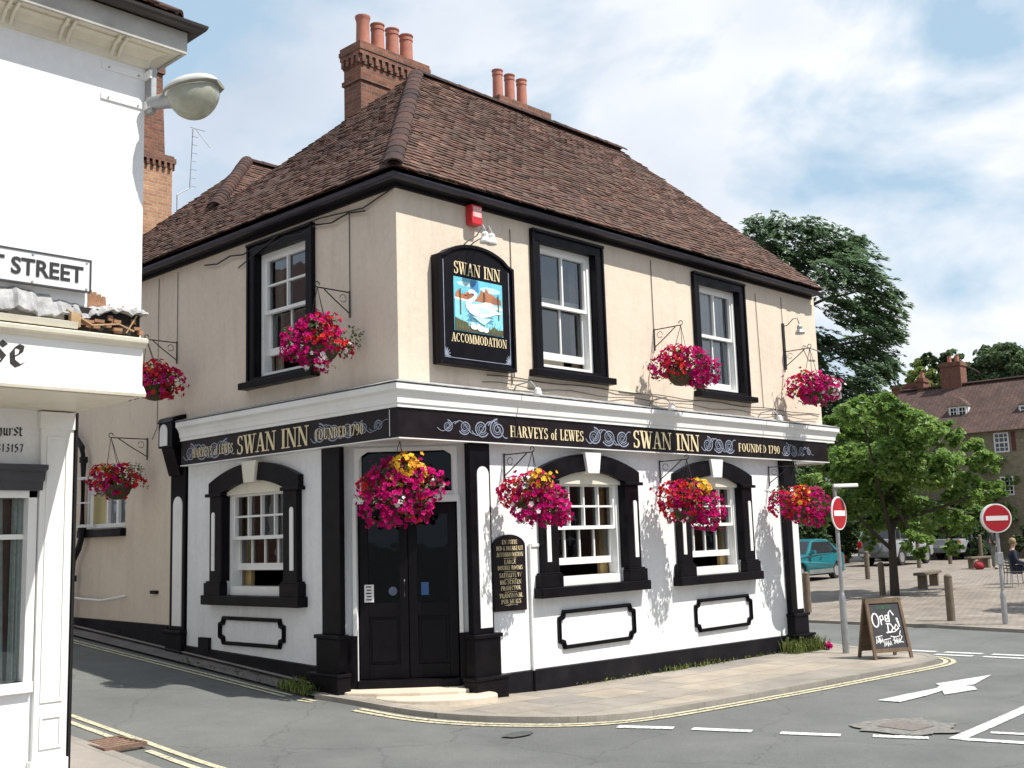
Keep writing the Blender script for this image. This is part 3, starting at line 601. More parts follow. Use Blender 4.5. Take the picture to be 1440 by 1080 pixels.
mb = MB(); mb.quad((10.51, 0, 2.9), (10.51, 14, 2.9), (10.51, 14, 6.2), (10.51, 0, 6.2)); mb.quad((10.5, 1.3, -.8), (10.5, 14, -.8), (10.5, 14, 2.9), (10.5, 1.3, 2.9)); mb.quad((0, 14, -.8), (10.5, 14, -.8), (10.5, 14, 6.2), (0, 14, 6.2)); mb.build('rear_wall', M['beige'], pub)
mb = MB(); wall(mb, 1.28, 9.2, -.8, 2.94, [(c - .77, c + .77, 1.03, 2.46) for c in CG]); mb.build('ground_floor_wall', M['white_wall'], pub, XR)
mb = MB(); wall(mb, -4.95, -1.28, -.6, 2.94, [(CGL - .77, CGL + .77, 1.03, 2.46)]); mb.build('ground_floor_wall', M['white_wall'], pub, XL)
mb = MB(); wall(mb, -.9, .9, -.4, 2.94, [(-.64, .64, -.02, 2.19), (-.58, .58, 2.33, 2.86)], .14); mb.build('porch_wall', M['white_wall'], pub, XD)
mb = MB(); wall(mb, -.92, .92, -.9, 2.94, []); mb.build('corner_wall', M['white_wall'], pub, XRC)
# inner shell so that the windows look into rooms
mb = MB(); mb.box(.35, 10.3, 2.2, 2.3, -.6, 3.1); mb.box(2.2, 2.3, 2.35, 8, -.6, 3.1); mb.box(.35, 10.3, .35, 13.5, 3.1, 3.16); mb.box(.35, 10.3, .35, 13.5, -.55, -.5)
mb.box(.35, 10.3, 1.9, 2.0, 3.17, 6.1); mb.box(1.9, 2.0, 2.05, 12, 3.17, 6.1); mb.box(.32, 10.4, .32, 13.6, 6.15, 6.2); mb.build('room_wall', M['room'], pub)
# soffit of the overhanging corners
mb = MB(); mb.prism([(-.12, -.12), (10.34, -.12), (10.34, 1.4), (9.1, .2), (1.4, .2), (.2, 1.4), (.2, 4.8), (-.12, 4.8)], 2.925, 2.95, 'z'); mb.build('soffit', M['white'], pub)
# plinths
mb = MB()
def plinth(mb, u0, u1, zt0, zt1, zb, pr): mb.add([(u0, 0, zb), (u1, 0, zb), (u1, pr, zb), (u0, pr, zb), (u0, 0, zt0), (u1, 0, zt1), (u1, pr, zt1 - .01), (u0, pr, zt0 - .01)], [(3, 2, 6, 7), (7, 6, 5, 4), (0, 4, 5, 1), (0, 3, 7, 4), (1, 5, 6, 2)])
plinth(mb, 1.45, 9.0, .0, -.115, -.8, .035); mb.build('plinth', M['plinth'], pub, XR)
mb = MB(); plinth(mb, -5.05, -1.45, .29, .16, -.6, .035); plinth(mb, -14, -5.42, .66, .56, -.6, .03); mb.box(-4.5, -4.22, 0, .05, .2, .42); mb.build('plinth', M['plinth'], pub, XL)
# mouldings swept round the building
def sweep(prof, nodes, closed=False):
    """nodes: (x, y, ox, oy); prof: (v, z)"""
    m = MB(); n = len(prof)
    for x, y, ox, oy in nodes: m.v += [(x + ox * v, y + oy * v, z) for v, z in prof]
    for i in range(len(nodes) - 1):
        for k in range(n - 1 + closed): a = i * n + k; b = i * n + (k + 1) % n; m.f.append((a, b, b + n, a + n))
    m.f.append(tuple(range(n))); m.f.append(tuple((len(nodes) - 1) * n + k for k in range(n))[::-1]); m.var = [.5] * len(m.f); m.mi = [0] * len(m.f)
    return m
PATH = [(0, 4.85, -1, 0), (0, 0, -1, -1), (10.44, 0, 1, -1), (10.44, 1.6, 1, 0)]
sweep([(0.0, 3.29), (.17, 3.29), (.17, 3.335), (.185, 3.34), (.19, 3.40), (.215, 3.46), (.245, 3.49), (.25, 3.50), (.25, 3.565), (.235, 3.575), (0, 3.64)], PATH).build('cornice', M['white'], pub)
sweep([(0.0, 3.645), (.262, 3.58), (.262, 3.588), (0, 3.66)], PATH).build('lead_flashing', M['zinc'], pub)
sweep([(0, 6.06), (.03, 6.07), (.03, 6.115), (.13, 6.12), (.13, 6.2), (0, 6.2)], [(0, 14, -1, 0), (0, 0, -1, -1), (10.40, 0, 0, -1)]).build('eaves_board', M['gutter'], pub)
gp = [(.185 + .062 * cos(a), 6.165 + .062 * sin(a)) for a in [pi + pi * k / 8 for k in range(9)]]
gi = [(.185 + .052 * cos(a), 6.165 + .052 * sin(a)) for a in [2 * pi - pi * k / 8 for k in range(9)]]
sweep(gp + gi, [(0, 14, -1, 0), (0, 0, -1, -1), (10.47, 0, 0, -1)], True).build('gutter', paint('worn_gutter', (0.028, 0.027, 0.042), .35, .3, 4), pub, smooth=False)
# fascia boards with lettering
mb = MB(); mb.box(-.15, 10.36, 0, .15, 2.93, 3.285); fas = mb.build('sign_fascia', M['fascia'], pub, XR, .006)
m2 = MB(); m2.box(-.15, 10.38, 0, .165, 2.915, 2.928); m2.build('fascia_bead', M['white'], pub, XR)
for s_, a_, b_, h_, w_ in (('HARVEYS of LEWES', 1.76, 3.015, .15, 1.50), ('SWAN INN', 4.39, 2.975, .262, 1.73), ('FOUNDED 1790', 7.27, 3.02, .14, 1.34)):
    t = MB(); serif_text(t, s_, a_, b_, h_, w_, .15); t.build('lettering', M['gold'], fas, XR)
for a_ in ((.5, 1.68, 3.1, .27, .154, 4, 1), (3.33, 4.31, 3.1, .26, .154, 3), (6.2, 7.16, 3.1, .26, .154, 3), (8.7, 9.78, 3.1, .26, .154, 4, -1)):
    t = MB(); scrollwork(t, *a_); t.build('scrollwork', M['scroll'], fas, XR)
mb = MB(); mb.box(-4.85, -.001, 0, .15, 2.93, 3.285); fas = mb.build('sign_fascia', M['fascia'], pub, XL, .004)
m2 = MB(); m2.box(-4.85, .0, 0, .165, 2.915, 2.928); m2.build('fascia_bead', M['white'], pub, XL)
for a_ in (('HARVEYS of LEWES', -4.52, 3.02, .135, 1.10, .152), ('SWAN INN', -3.33, 2.975, .262, 1.70, .152), ('FOUNDED 1790', -1.49, 3.02, .14, .99, .152)):
    t = MB(); serif_text(t, *a_); t.build('lettering', M['gold'], fas, XL)
for a_ in ((-4.75, -3.42, 3.1, .26, .151, 4), (-1.56, -.06, 3.1, .27, .151, 5, -1)):
    t = MB(); scrollwork(t, *a_); t.build('scrollwork', M['scroll'], fas, XL)
t = MB(); t.box(-.01, .0, .15, .153, 2.95, 3.27); t.build('joint_strip', M['sign_white'], pub, XL)

# pilasters
def pilaster(xf, uc, w, z0, zb, zt, pr, panel=None, base2=None, wl=0.05):
    mb = MB(); mb.box(uc - w / 2, uc + w / 2, 0, pr, zb, zt); p = mb.build('pilaster', M['black'], pub, xf, .008)
    mb = MB(); mb.box(uc - w / 2 - wl, uc + w / 2 + wl, 0, pr + .06, z0, zb - .05); mb.box(uc - w / 2 - wl - .02, uc + w / 2 + wl + .02, 0, pr + .085, zb - .05, zb)
    if base2 is not None: mb.box(uc - w / 2 - wl - .05, uc + w / 2 + wl + .05, 0, pr + .13, z0, base2 - .04); mb.box(uc - w / 2 - wl - .07, uc + w / 2 + wl + .07, 0, pr + .15, base2 - .04, base2)
    mb.build('pilaster_base', M['black'], p, xf, .01)
    if panel:
        u0, u1, a, b = panel; r = (u1 - u0) / 2; c = (u0 + u1) / 2
        poly = [(u0, a), (u1, a)] + [(c + r * cos(k * pi / 10), b - r + r * sin(k * pi / 10)) for k in range(11)]
        m = MB(); m.prism(poly, pr - .002, pr + .012); m.build('white_panel', M['white'], p, xf)
    return p
pilaster(XR, 1.245, .36, -.5, .53, 2.925, .10, (1.18, 1.385, .60, 2.62), .02)
pilaster(XL, -1.28, .38, -.35, .58, 2.925, .08, None, .12)
pilaster(XR, 8.98, .42, -.8, .25, 2.925, .10, (8.95, 9.15, .32, 2.45), -.1, .03)
pilaster(XL, -5.14, .42, -.3, .50, 2.925, .04, (-5.25, -4.99, .56, 2.48), None, .02)
# end corbel on the side street with its white tablet
mb = MB(); mb.prism([(.0, 2.80), (.07, 2.80), (.20, 3.22), (.0, 3.22)], -5.36, -5.02, 'u'); mb.box(-5.40, -4.99, 0, .23, 3.22, 3.60); mb.prism([(0, 3.60), (.25, 3.60), (.21, 3.67), (.10, 3.71), (0, 3.73)], -5.42, -4.97, 'u')
cb = mb.build('corbel', M['black'], pub, XL, .006)
m = MB(); m.prism([(-5.34, 3.25), (-5.12, 3.25)] + [(-5.23 + .11 * cos(k * pi / 8), 3.47 + .11 * sin(k * pi / 8)) for k in range(9)], .228, .242); m.build('white_panel', M['white'], cb, XL)

# windows ----------------------------------------------------------
def sash_window(xf, c, rows_up, gap, style, room_seed=0):
    """upper storey sash window"""
    fr = MB(); a, b, z0, z1 = c - .60, c + .60, 4.04, 5.83
    v0, v1 = -.17, -.09
    for p in ((a, a + .07), (b - .07, b)): fr.box(p[0], p[1], v0 - .03, v1 + .02, z0, z1)
    fr.box(a + .07, b - .07, v0 - .03, v1 + .02, z1 - .07, z1); fr.box(a + .07, b - .07, v0 - .03, v1 + .04, z0, z0 + .06)
    zm = 4.97
    # upper sash (outer), lower sash (inner, raised by gap)
    A, B = a + .07, b - .07
    for p in ((A, A + .045), (B - .045, B)): fr.box(p[0], p[1], v0 + .02, v1, zm - .02, z1 - .07)
    fr.box(A + .045, B - .045, v0 + .02, v1, z1 - .115, z1 - .07); fr.box(A + .045, B - .045, v0 + .02, v1 + .005, zm - .025, zm + .025)
    fr.box(c - .014, c + .014, v0 + .025, v1 - .003, zm + .025, z1 - .115)
    if rows_up == 2: fr.box(A + .045, B - .045, v0 + .03, v1 - .008, (zm + z1) / 2 - .055, (zm + z1) / 2 - .027)
    lo = z0 + .06 + gap
    for p in ((A, A + .045), (B - .045, B)): fr.box(p[0], p[1], v0 - .04, v0 + .015, lo, zm)
    fr.box(A + .045, B - .045, v0 - .04, v0 + .015, lo, lo + .10); fr.box(c - .014, c + .014, v0 - .035, v0 + .01, lo + .10, zm - .02)
    w = fr.build('window', M['white'], pub, xf)
    g_ = MB(); g_.quad((A, v0 + .035, zm), (B, v0 + .035, zm), (B, v0 + .035, z1 - .08), (A, v0 + .035, z1 - .08)); g_.quad((A, v0 - .012, lo + .05), (B, v0 - .012, lo + .05), (B, v0 - .012, zm - .01), (A, v0 - .012, zm - .01))
    g_.build('pane', M['pane'], w, xf)
    t = MB(); O, I, z0o, z1o = .775, .63, 3.99, 5.98
    t.box(c - O, c - I, 0, .05, z0o, z1o - .16); t.box(c + I, c + O, 0, .05, z0o, z1o - .16); t.box(c - O, c + O, 0, .05, z1o - .16, z1o)
    t.box(c - O - .012, c - O + .03, .0, .07, z0o, z1o - .03); t.box(c + O - .03, c + O + .012, .0, .07, z0o, z1o - .03); t.box(c - O - .012, c + O + .012, .0, .085, z1o - .03, z1o + .012)
    t.box(c - I - .008, c - I + .018, -.15, .045, 4.031, 5.825); t.box(c + I - .018, c + I + .008, -.15, .045, 4.031, 5.825); t.box(c - I, c + I, -.15, .045, 5.825, 5.846)
    t.build('architrave', M['black'], w, xf, .006)
    s = MB(); s.box(c - .87, c + .87, -.14, .15, 3.89, 3.985); s.box(c - .63, c + .63, -.14, .06, 3.985, 4.04); s.build('sill', M['black'], w, xf, .01)
    if style == 'net':
        n = MB(); k = 90
        for i in range(k):
            u0 = A + (B - A) * i / k; u1 = A + (B - A) * (i + 1) / k; f = lambda u: -.212 + .014 * sin(u * 62) + .006 * sin(u * 140)
            n.quad((u0, f(u0), z0 + .05), (u1, f(u1), z0 + .05), (u1, f(u1), z1 - .08), (u0, f(u0), z1 - .08), var=rr(0, 1))
        n.build('net_curtain', M['net'], w, xf)
    else:
        cm_ = varmat('curtain_cloth', [(.25, .2, .16), (.4, .33, .26)], .9)
        for sgn in (-1, 1):
            n = MB()
            for i in range(10):
                u0 = c + sgn * (.62 - .02 * i); u1 = c + sgn * (.60 - .02 * i); n.quad((u0, -.33 + .02 * sin(i * 1.9), z0), (u1, -.33 + .02 * sin(i * 1.9 + 1.9), z0), (u1, -.33 + .02 * sin(i * 1.9 + 1.9), z1), (u0, -.33 + .02 * sin(i * 1.9), z1), rr(0, 1))
            n.build('curtain', cm_, w, xf)
        if style == 'blind':
            n = MB(); n.box(A, B, -.26, -.25, 5.0, 5.12); n.box(c - .3, c + .2, -.6, -.3, 4.12, 4.3); n.build('window_dressing', M['cream'], w, xf)
sash_window(XR, CU[0], 1, .10, 'blind'); sash_window(XR, CU[1], 1, .0, 'net'); sash_window(XL, CUL, 2, .26, 'plain')
def arch_window(xf, c, gap=.16, key=M['white']):
    fr = MB(); a, b = c - .76, c + .76; v0, v1 = -.17, -.07
    for p in ((a, a + .075), (b - .075, b)): fr.box(p[0], p[1], v0 - .04, v1 + .02, 1.03, 2.45)
    fr.box(a + .075, b - .075, v0 - .04, v1 + .05, 1.03, 1.15); 
    A, B = a + .075, b - .075; zt = 2.43; zm = 1.80; lo = 1.15 + gap
    for p in ((A, A + .04), (B - .04, B)): fr.box(p[0], p[1], v0 + .03, v1, zm, zt); fr.box(p[0], p[1], v0 - .04, v0 + .02, lo, zm)
    fr.box(A + .04, B - .04, v0 + .03, v1, zt - .03, zt); fr.box(A + .04, B - .04, v0 + .03, v1 + .004, zm - .005, zm + .045); fr.box(A + .04, B - .04, v0 - .04, v0 + .02, lo, lo + .095); 
    for k in range(1, 4):
        u = A + .04 + (B - A - .08) * k / 4; fr.box(u - .013, u + .013, v0 + .035, v1 - .004, zm + .045, zt - .03); fr.box(u - .013 - .03, u + .013 - .03, v0 - .035, v0 + .015, lo + .095, zm)
    fr.box(A + .04, B - .04, v0 + .04, v1 - .01, 2.105, 2.133)
    w = fr.build('window', M['white'], pub, xf)
    n = 14; half = .77
    arc = lambda hw, zs, rise, k: (c - hw + 2 * hw * k / n, zs + rise * (1 - (2 * k / n - 1) ** 2))
    ty = MB(); ty.prism([(c - .765, 2.43), (c + .765, 2.43)] + [arc(.765, 2.46, .15, k) for k in range(n, -1, -1)], -.13, .015); ty.build('head_board', M['cream'], w, xf)
    g_ = MB(); g_.quad((A, v0 + .045, zm), (B, v0 + .045, zm), (B, v0 + .045, zt), (A, v0 + .045, zt)); g_.quad((A, v0 - .01, lo + .05), (B, v0 - .01, lo + .05), (B, v0 - .01, zm), (A, v0 - .01, zm)); g_.build('pane', M['pane_low'], w, xf)
    s = MB()
    O = [(c - 1.11, 2.47)] + [arc(1.11, 2.62, .235, k) for k in range(n + 1)] + [(c + 1.11, 2.47)]; I = [(c - .78, 2.46)] + [arc(.775, 2.462, .145, k) for k in range(n + 1)] + [(c + .78, 2.46)]
    s.strip(O, I, 0, .09)
    for sg in (-1, 1):
        def bx(u0, u1, v, z0, z1, vi=0.): lo_, hi = sorted((c + sg * u0, c + sg * u1)); s.box(lo_, hi, vi, v, z0, z1)
        bx(.775, 1.07, .09, 1.21, 2.42); bx(.735, 1.15, .125, 2.42, 2.468); bx(.73, 1.155, .13, 1.03, 1.20); bx(.745, 1.13, .11, 1.20, 1.225)
        bx(.755, .777, .085, 1.225, 2.42, -.12)
    s.build('surround', M['black'], w, xf, .006)
    for sg in (-1, 1):
        p = MB(); u = c + sg * .965; p.prism([(u - .04, 1.37), (u + .04, 1.37)] + [(u + .04 * cos(k * pi / 6), 2.16 + .04 * sin(k * pi / 6)) for k in range(7)], .088, .102); p.build('white_strip', M['white'], w, xf)
    p = MB(); p.prism([(c - .125, 2.575), (c + .125, 2.575), (c + .18, 2.875), (c - .18, 2.875)], 0, .135); p.build('keystone', key, w, xf, .008)
    s = MB(); s.box(c - 1.19, c + 1.19, -.06, .16, .895, 1.03); s.build('sill', M['black'], w, xf, .01)
    for sg in (-1, 1): o = MB(); lo_, hi = sorted((c + sg * .56, c + sg * .74)); o.box(lo_, hi, -.34, -.28, 1.03, 2.46); o.build('shutter_lining', M['ochre'], w, xf)
for c in CG: arch_window(XR, c)
arch_window(XL, CGL, .22, M['cream'])
# moulded frames under the windows
def frame_panel(xf, u0, u1, z0, z1):
    k = .10; h = k * .9
    def ring(e): return [(u0 + e + k, z0 + e), (u1 - e - k, z0 + e), (u1 - e - k * .75, z0 + e + h * .75), (u1 - e, z0 + e + h), (u1 - e, z1 - e - h), (u1 - e - k * .75, z1 - e - h * .75), (u1 - e - k, z1 - e), (u0 + e + k, z1 - e), (u0 + e + k * .75, z1 - e - h * .75), (u0 + e, z1 - e - h), (u0 + e, z0 + e + h), (u0 + e + k * .75, z0 + e + h * .75), (u0 + e + k, z0 + e)]
    m = MB(); m.strip(ring(0), ring(.05), 0, .035); m.strip(ring(.012), ring(.03), .034, .05); m.build('panel_frame', M['black'], pub, xf)
frame_panel(XR, 2.73, 4.42, .19, .71); frame_panel(XR, 5.95, 7.6, .15, .66); frame_panel(XL, -3.98, -2.37, .34, .735)
# side street window, with a casement standing open
fr = MB(); a, b = -8.33, -6.88
for p in ((a, a + .06), (-7.62, -7.56), (-7.27, -7.2), (b - .06, b)): fr.box(p[0], p[1], -.14, -.05, 2.08, 2.94)
fr.box(a, b, -.14, -.05, 2.88, 2.94); fr.box(a, b, -.14, -.04, 2.08, 2.15)
w = fr.build('window', M['white'], pub, XL)
q = MB(); q.box(a, -7.56, -.12, -.11, 2.12, 2.9); q.build('blind', paint('yellow_blind', (.5, .42, .2), .7), w, XL)
q = MB(); q.quad((-7.5, -.1, 2.12), (b - .02, -.1, 2.12), (b - .02, -.1, 2.9), (-7.5, -.1, 2.9)); q.build('pane', M['pane'], w, XL)
q = MB(); q.box(-8.4, -6.83, -.05, .10, 1.93, 2.06); q.build('sill', M['black'], w, XL, .01)
q = MB()
def XC(u, v, z): return (-.02 - u * .93, 7.95 + u * .36, z)     # leaf swung outwards
for u0, u1, z0, z1 in ((0, .05, 2.1, 2.95), (.55, .6, 2.1, 2.95), (.05, .55, 2.1, 2.15), (.05, .55, 2.9, 2.95), (.29, .315, 2.15, 2.9), (.05, .29, 2.5, 2.525), (.315, .55, 2.5, 2.525)):
    A_ = [XC(u0, 0, z0), XC(u1, 0, z0), XC(u1, 0, z1), XC(u0, 0, z1)]; B_ = [(p[0] + .015, p[1] + .035, p[2]) for p in A_]
    q.add(A_ + B_, [(0, 1, 2, 3), (7, 6, 5, 4), (0, 4, 5, 1), (1, 5, 6, 2), (2, 6, 7, 3), (3, 7, 4, 0)])
q.build('open_casement', M['white'], w)
# drainpipe with swan neck, side rail
q = MB(); q.tube([XL(-8.9, .1, 3.78), XL(-8.5, .12, 3.68), XL(-8.22, .12, 3.47), XL(-8.15, .12, 3.2), XL(-8.15, .12, 1.95), XL(-8.22, .14, 1.75), XL(-8.42, .14, 1.55), XL(-8.47, .13, 1.3), XL(-8.5, .13, .4)], .05, 10)
for z in (3.2, 2.0, 1.2): q.tube([XL(-8.15 if z > 1.5 else -8.47, .12, z), XL(-8.15 if z > 1.5 else -8.47, .12, z + .1)], .07, 10)
q.build('drainpipe', M['gutter'], pub)
q = MB(); q.tube([XL(-9, .1, .98), XL(-8.2, .12, .92), XL(-7.4, .12, .90), XL(-6.9, .10, .95), XL(-6.75, .02, .98)], .02, 8); q.build('hand_rail', M['white'], pub)
q = MB(); q.box(-5.95, -5.75, 0, .04, 1.02, 1.07); q.build('vent', M['plinth'], pub, XL)
# thin waste pipe on the front
q = MB(); q.tube([XR(2.20, .03, -.2), XR(2.20, .03, 1.62)], .018, 8); q.box(2.26, 2.42, .0, .02, 1.58, 1.62)
q.v = [v if i < 16 else XR(*v) for i, v in enumerate(q.v)]; q.build('waste_pipe', M['white'], pub)
q = MB(); q.tube([XR(2.20, .04, -.33), XR(2.20, .04, -.02)], .024, 8); q.build('pipe_foot', M['black'], pub)

# doorway ----------------------------------------------------------
dm = MB()
for s in (-1, 1):
    u0, u1 = (-.62, -.005) if s < 0 else (.005, .62)
    v0, v1 = -.13, -.085
    dm.box(u0, u0 + .11, v0, v1, .0, 2.17); dm.box(u1 - .11, u1, v0, v1, .0, 2.17)
    dm.box(u0 + .11, u1 - .11, v0, v1, .0, .17); dm.box(u0 + .11, u1 - .11, v0, v1, .76, .93); dm.box(u0 + .11, u1 - .11, v0, v1, 2.04, 2.17)
    dm.box(u0 + .11, u1 - .11, v0 + .01, v1 - .022, .17, .76)
    dm.box(u0 + .15, u1 - .15, v0 + .01, v1 - .008, .21, .72)
door = dm.build('door', M['black'], pub, XD, .004)
q = MB(); q.quad((-.51, -.112, .93), (-.115, -.112, .93), (-.115, -.112, 2.04), (-.51, -.112, 2.04)); q.quad((.115, -.112, .93), (.51, -.112, .93), (.51, -.112, 2.04), (.115, -.112, 2.04)); q.build('pane', M['pane_dark'], door, XD)
q = MB(); q.box(-.56, -.44, -.084, -.08, .95, 1.17); q.build('notice', M['sign_white'], door, XD)
q = MB(); 
for k in range(5): q.box(-.54 + .01 * (k % 2), -.47, -.079, -.077, .975 + k * .04, .99 + k * .04)
q.build('notice_print', M['navy'], door, XD)
q = MB(); q.box(.16, .255, -.108, -.104, 1.02, 1.18); q.build('notice', M['blue_paper'], door, XD)
q = MB(); q.prism([(-.2 + .055 * cos(k * pi / 10), 1.08 + .055 * sin(k * pi / 10)) for k in range(20)], -.108, -.105); q.build('round_sticker', paint('blue_grey_sticker', (.05, .06, .11), .5, .4, 30), door, XD)
q = MB(); q.tube([XD(-.05, -.06, 1.0), XD(-.05, -.04, 1.02), XD(-.05, -.04, 1.2), XD(-.05, -.06, 1.22)], .012, 8); q.build('handle', M['iron'], door)
q = MB(); q.box(-.57, .57, -.12, -.11, 2.34, 2.85); q.build('fanlight', M['pane_dark'], pub, XD)
q = MB(); q.box(-.68, .68, 0, .05, 2.19, 2.27); q.box(-.66, -.60, 0, .03, 2.27, 2.9); q.box(.60, .66, 0, .03, 2.27, 2.9); q.box(-.60, .60, 0, .03, 2.85, 2.9)
for s in (-1, 1):
    q.prism([(s * .60, 2.85), (s * .60, 2.74), (s * .57, 2.80), (s * .49, 2.85)], 0, .03)
    q.box(min(s * .645, s * .69), max(s * .645, s * .69), 0, .045, .55, 2.19)
q.build('door_frame', M['white'], pub, XD)
q = MB(); 
for s in (-1, 1): q.box(min(s * .64, s * .9), max(s * .64, s * .9), 0, .04, -.4, .55)
q.box(-.64, .64, -.1, .07, -.2, -.005); q.build('threshold', M['black'], pub, XD, .01)
# stone steps
q = MB(); q.prism([(1.28 - .0, .62)] if False else [(-.02, 1.13), (1.13, -.02), (1.6, .6), (.6, 1.6)], -.45, -.10, 'z'); 
q = MB(); pts = [(.05, 1.35), (-.12, 1.12), (-.10, .95), (.1, .62), (.45, .22), (.8, -.08), (1.08, -.10), (1.3, .1)]
q.prism(pts, -.4, -.10, 'z'); q.build('door_step', M['stone'], pub, None, .02)
q = MB(); c = (.60, .10); pts = [(c[0] + .74 * cos(a) * S2 - .40 * sin(a) * S2, c[1] - .74 * cos(a) * S2 - .40 * sin(a) * S2) for a in [k * 2 * pi / 28 for k in range(28)]]
q.prism(pts[::-1], -.4, -.15, 'z'); q.build('door_step', M['stone'], pub, None, .02)
# cables and small fittings
q = MB(); 
def wob(x0, x1, v, z, n=26, a=.012): return [XR(x0 + (x1 - x0) * i / n, v + .01 * sin(i * 1.7), z + a * sin(i * 1.3) - .004 * i * 0) for i in range(n + 1)]
q.tube(wob(1.5, 10.4, .02, 3.83), .007, 5); q.tube(wob(1.4, 10.3, .03, 3.73, 30, .02), .006, 5)
q.tube([XR(1.98, .015, 3.9), XR(1.98, .015, 3.75)], .008, 5); q.tube([XR(2.03, .012, 5.9), XR(2.03, .012, 3.84)], .006, 5)
for x in (6.0, 6.02): pass
q.tube([XR(5.25, .012, 6.0), XR(5.25, .012, 4.87)], .006, 5); q.tube([XR(8.35, .012, 5.9), XR(8.40, .012, 3.84)], .005, 5); q.tube([XR(9.25, .012, 5.95), XR(9.25, .012, 5.45)], .005, 5)
q.tube([XL(-.92, .012, 5.95), XL(-.92, .012, 4.9)], .006, 5); q.tube([XL(-5.26, .012, 6.0), XL(-5.26, .012, 4.85)], .005, 5); q.tube([XL(-5.85, .012, 6.0), XL(-5.85, .012, 3.6), XL(-6.0, .012, 3.42)], .005, 5)
q.tube([XL(-4.4 + .35 * i, .05, 5.93 - .05 * (i % 2) + .0 * i) for i in range(12)], .012, 5); q.tube([XL(-3.5, .03, 5.72), XL(-2.4, .09, 5.97), XL(-1.5, .05, 6.0), XL(-.6, .04, 5.93), XL(-.05, .03, 6.05)], .01, 5)
q.build('cable', M['iron'], pub)
q = MB()
for (x, y) in ((4.6, 3.83), (2.2, 3.68)): q.box(x - .3, x + .5, 0, .02, y, y + .015)
q.build('conduit', M['cream'], pub, XR)
def spot(x, z):
    q = MB(); q.tube([XR(x, .03, z - .12), XR(x, .12, z), XR(x, .38, z + .02), XR(x + .04, .46, z - .1)], .010, 6); l = q.build('spot_lamp', M['zinc'], pub)
    q = MB(); P0 = XR(x + .04, .46, z - .12); q.lathe(P0, [(.02, .05), (.045, .03), (.06, -.04), (.055, -.06)], 12); q.build('lamp_head', M['sign_white'], l)
for x in (1.95, 4.95, 8.1): spot(x, 3.72)
q = MB(); q.box(9.22, 9.28, 0, .03, 4.6, 5.46); q.build('bracket_post', M['iron'], pub, XR)
q = MB(); q.tube([XR(9.25, .03, 5.4), XR(9.27, .1, 5.42), XR(9.3, .2, 5.52), XR(9.33, .27, 5.53), XR(9.36, .29, 5.42)], .008, 6); l = q.build('wall_lamp', M['iron'], pub)
q = MB(); q.lathe(XR(9.36, .29, 5.3), [(.03, .1), (.05, .07), (.045, .02), (.09, -.04), (.085, -.07)], 12); q.build('lamp_head', M['steel'], l)
q = MB(); q.tube([XR(9.95, .02, 5.12), XR(10.2, .12, 5.05), XR(10.45, .1, 5.04)], .012, 6); q.build('hook', M['zinc'], pub)

# roof --------------------------------------------------------------
ZE = 6.21; E = -.27
A_ = (3.05, 3.0, 9.42); R_ = (8.62, 3.0, 9.42); C_ = (.79, 5.54, 7.25); B_ = (2.5, 7.25, 8.90); F_ = (E, 9.0, ZE); G0 = (E, E, ZE); G1 = (10.44, E, ZE); V2 = (9.6, 5.54, 7.25); B2 = (9.0, 7.25, 8.9)
rb = MB(); rb.v = [G0, G1, R_, A_, C_, V2, B_, B2, F_, (10.44, 9, ZE), (E, 14, ZE), (10.44, 14, ZE)]
rb.f = [(0, 1, 2, 3), (0, 3, 4, 6, 8), (3, 2, 5, 4), (4, 5, 7, 6), (6, 7, 9, 8), (1, 9, 7, 5, 2), (8, 9, 11, 10)]; rb.var = [.3] * 7; rb.mi = [0] * 7
roof = rb.build('roof', M['tile'], pub)
def inpoly(p, poly):
    c = False; n = len(poly)
    for i in range(n):
        a, b = poly[i], poly[(i + 1) % n]
        if (a[1] > p[1]) != (b[1] > p[1]) and p[0] < (b[0] - a[0]) * (p[1] - a[1]) / (b[1] - a[1]) + a[0]: c = not c
    return c
def tiles(mb, O, U, W, poly3, gauge=.105, wid=.168, seed=1, droop=0.0):
    R = random.Random(seed); O = Vector(O); U = Vector(U).normalized(); W = Vector(W); W = (W - U * W.dot(U)).normalized(); Nn = U.cross(W)
    if Nn.z < 0: Nn = -Nn
    P2 = [((Vector(p) - O).dot(U), (Vector(p) - O).dot(W)) for p in poly3]
    umin = min(p[0] for p in P2); umax = max(p[0] for p in P2); wmax = max(p[1] for p in P2)
    for r in range(0, int(wmax / gauge) + 1):
        w0 = r * gauge; off = (r % 2) * wid / 2; rv = R.uniform(-.12, .12)
        for k in range(int((umax - umin) / wid) + 2):
            u0 = umin + k * wid + off - wid / 2; uc = u0 + wid / 2
            if not inpoly((uc, max(.02, w0 + gauge / 2)), P2): continue
            u0 += R.uniform(-.004, .004); w = w0 + R.uniform(-.008, .008) + .012 * sin(uc * 1.7 + r * .12)
            h = .032 + R.uniform(-.005, .010); hb = .006; sag = .018 * sin(uc * .9 + 1) * sin(w0 * 1.1)
            uu = u0 + wid - .006; tw = R.uniform(-.005, .005)
            P = lambda a, b, c: O + U * a + W * b + Nn * (c + sag)
            vs = [P(u0, w, h + tw), P(uu, w, h - tw), P(uu, w + gauge + .02, hb + .012), P(u0, w + gauge + .02, hb + .012), P(u0, w, h + tw - .018), P(uu, w, h - tw - .018), P(u0, w + gauge, -.01), P(uu, w + gauge, -.01)]
            cl = .5 + .5 * sin(uc * .8 + 2 * sin(w0 * .9)) ; v = min(1, max(0, R.gauss(.5, .20) + rv + (cl - .5) * .22))
            mb.add(vs, [(0, 1, 2, 3), (4, 5, 1, 0), (4, 0, 3, 6), (1, 5, 7, 2)], v)
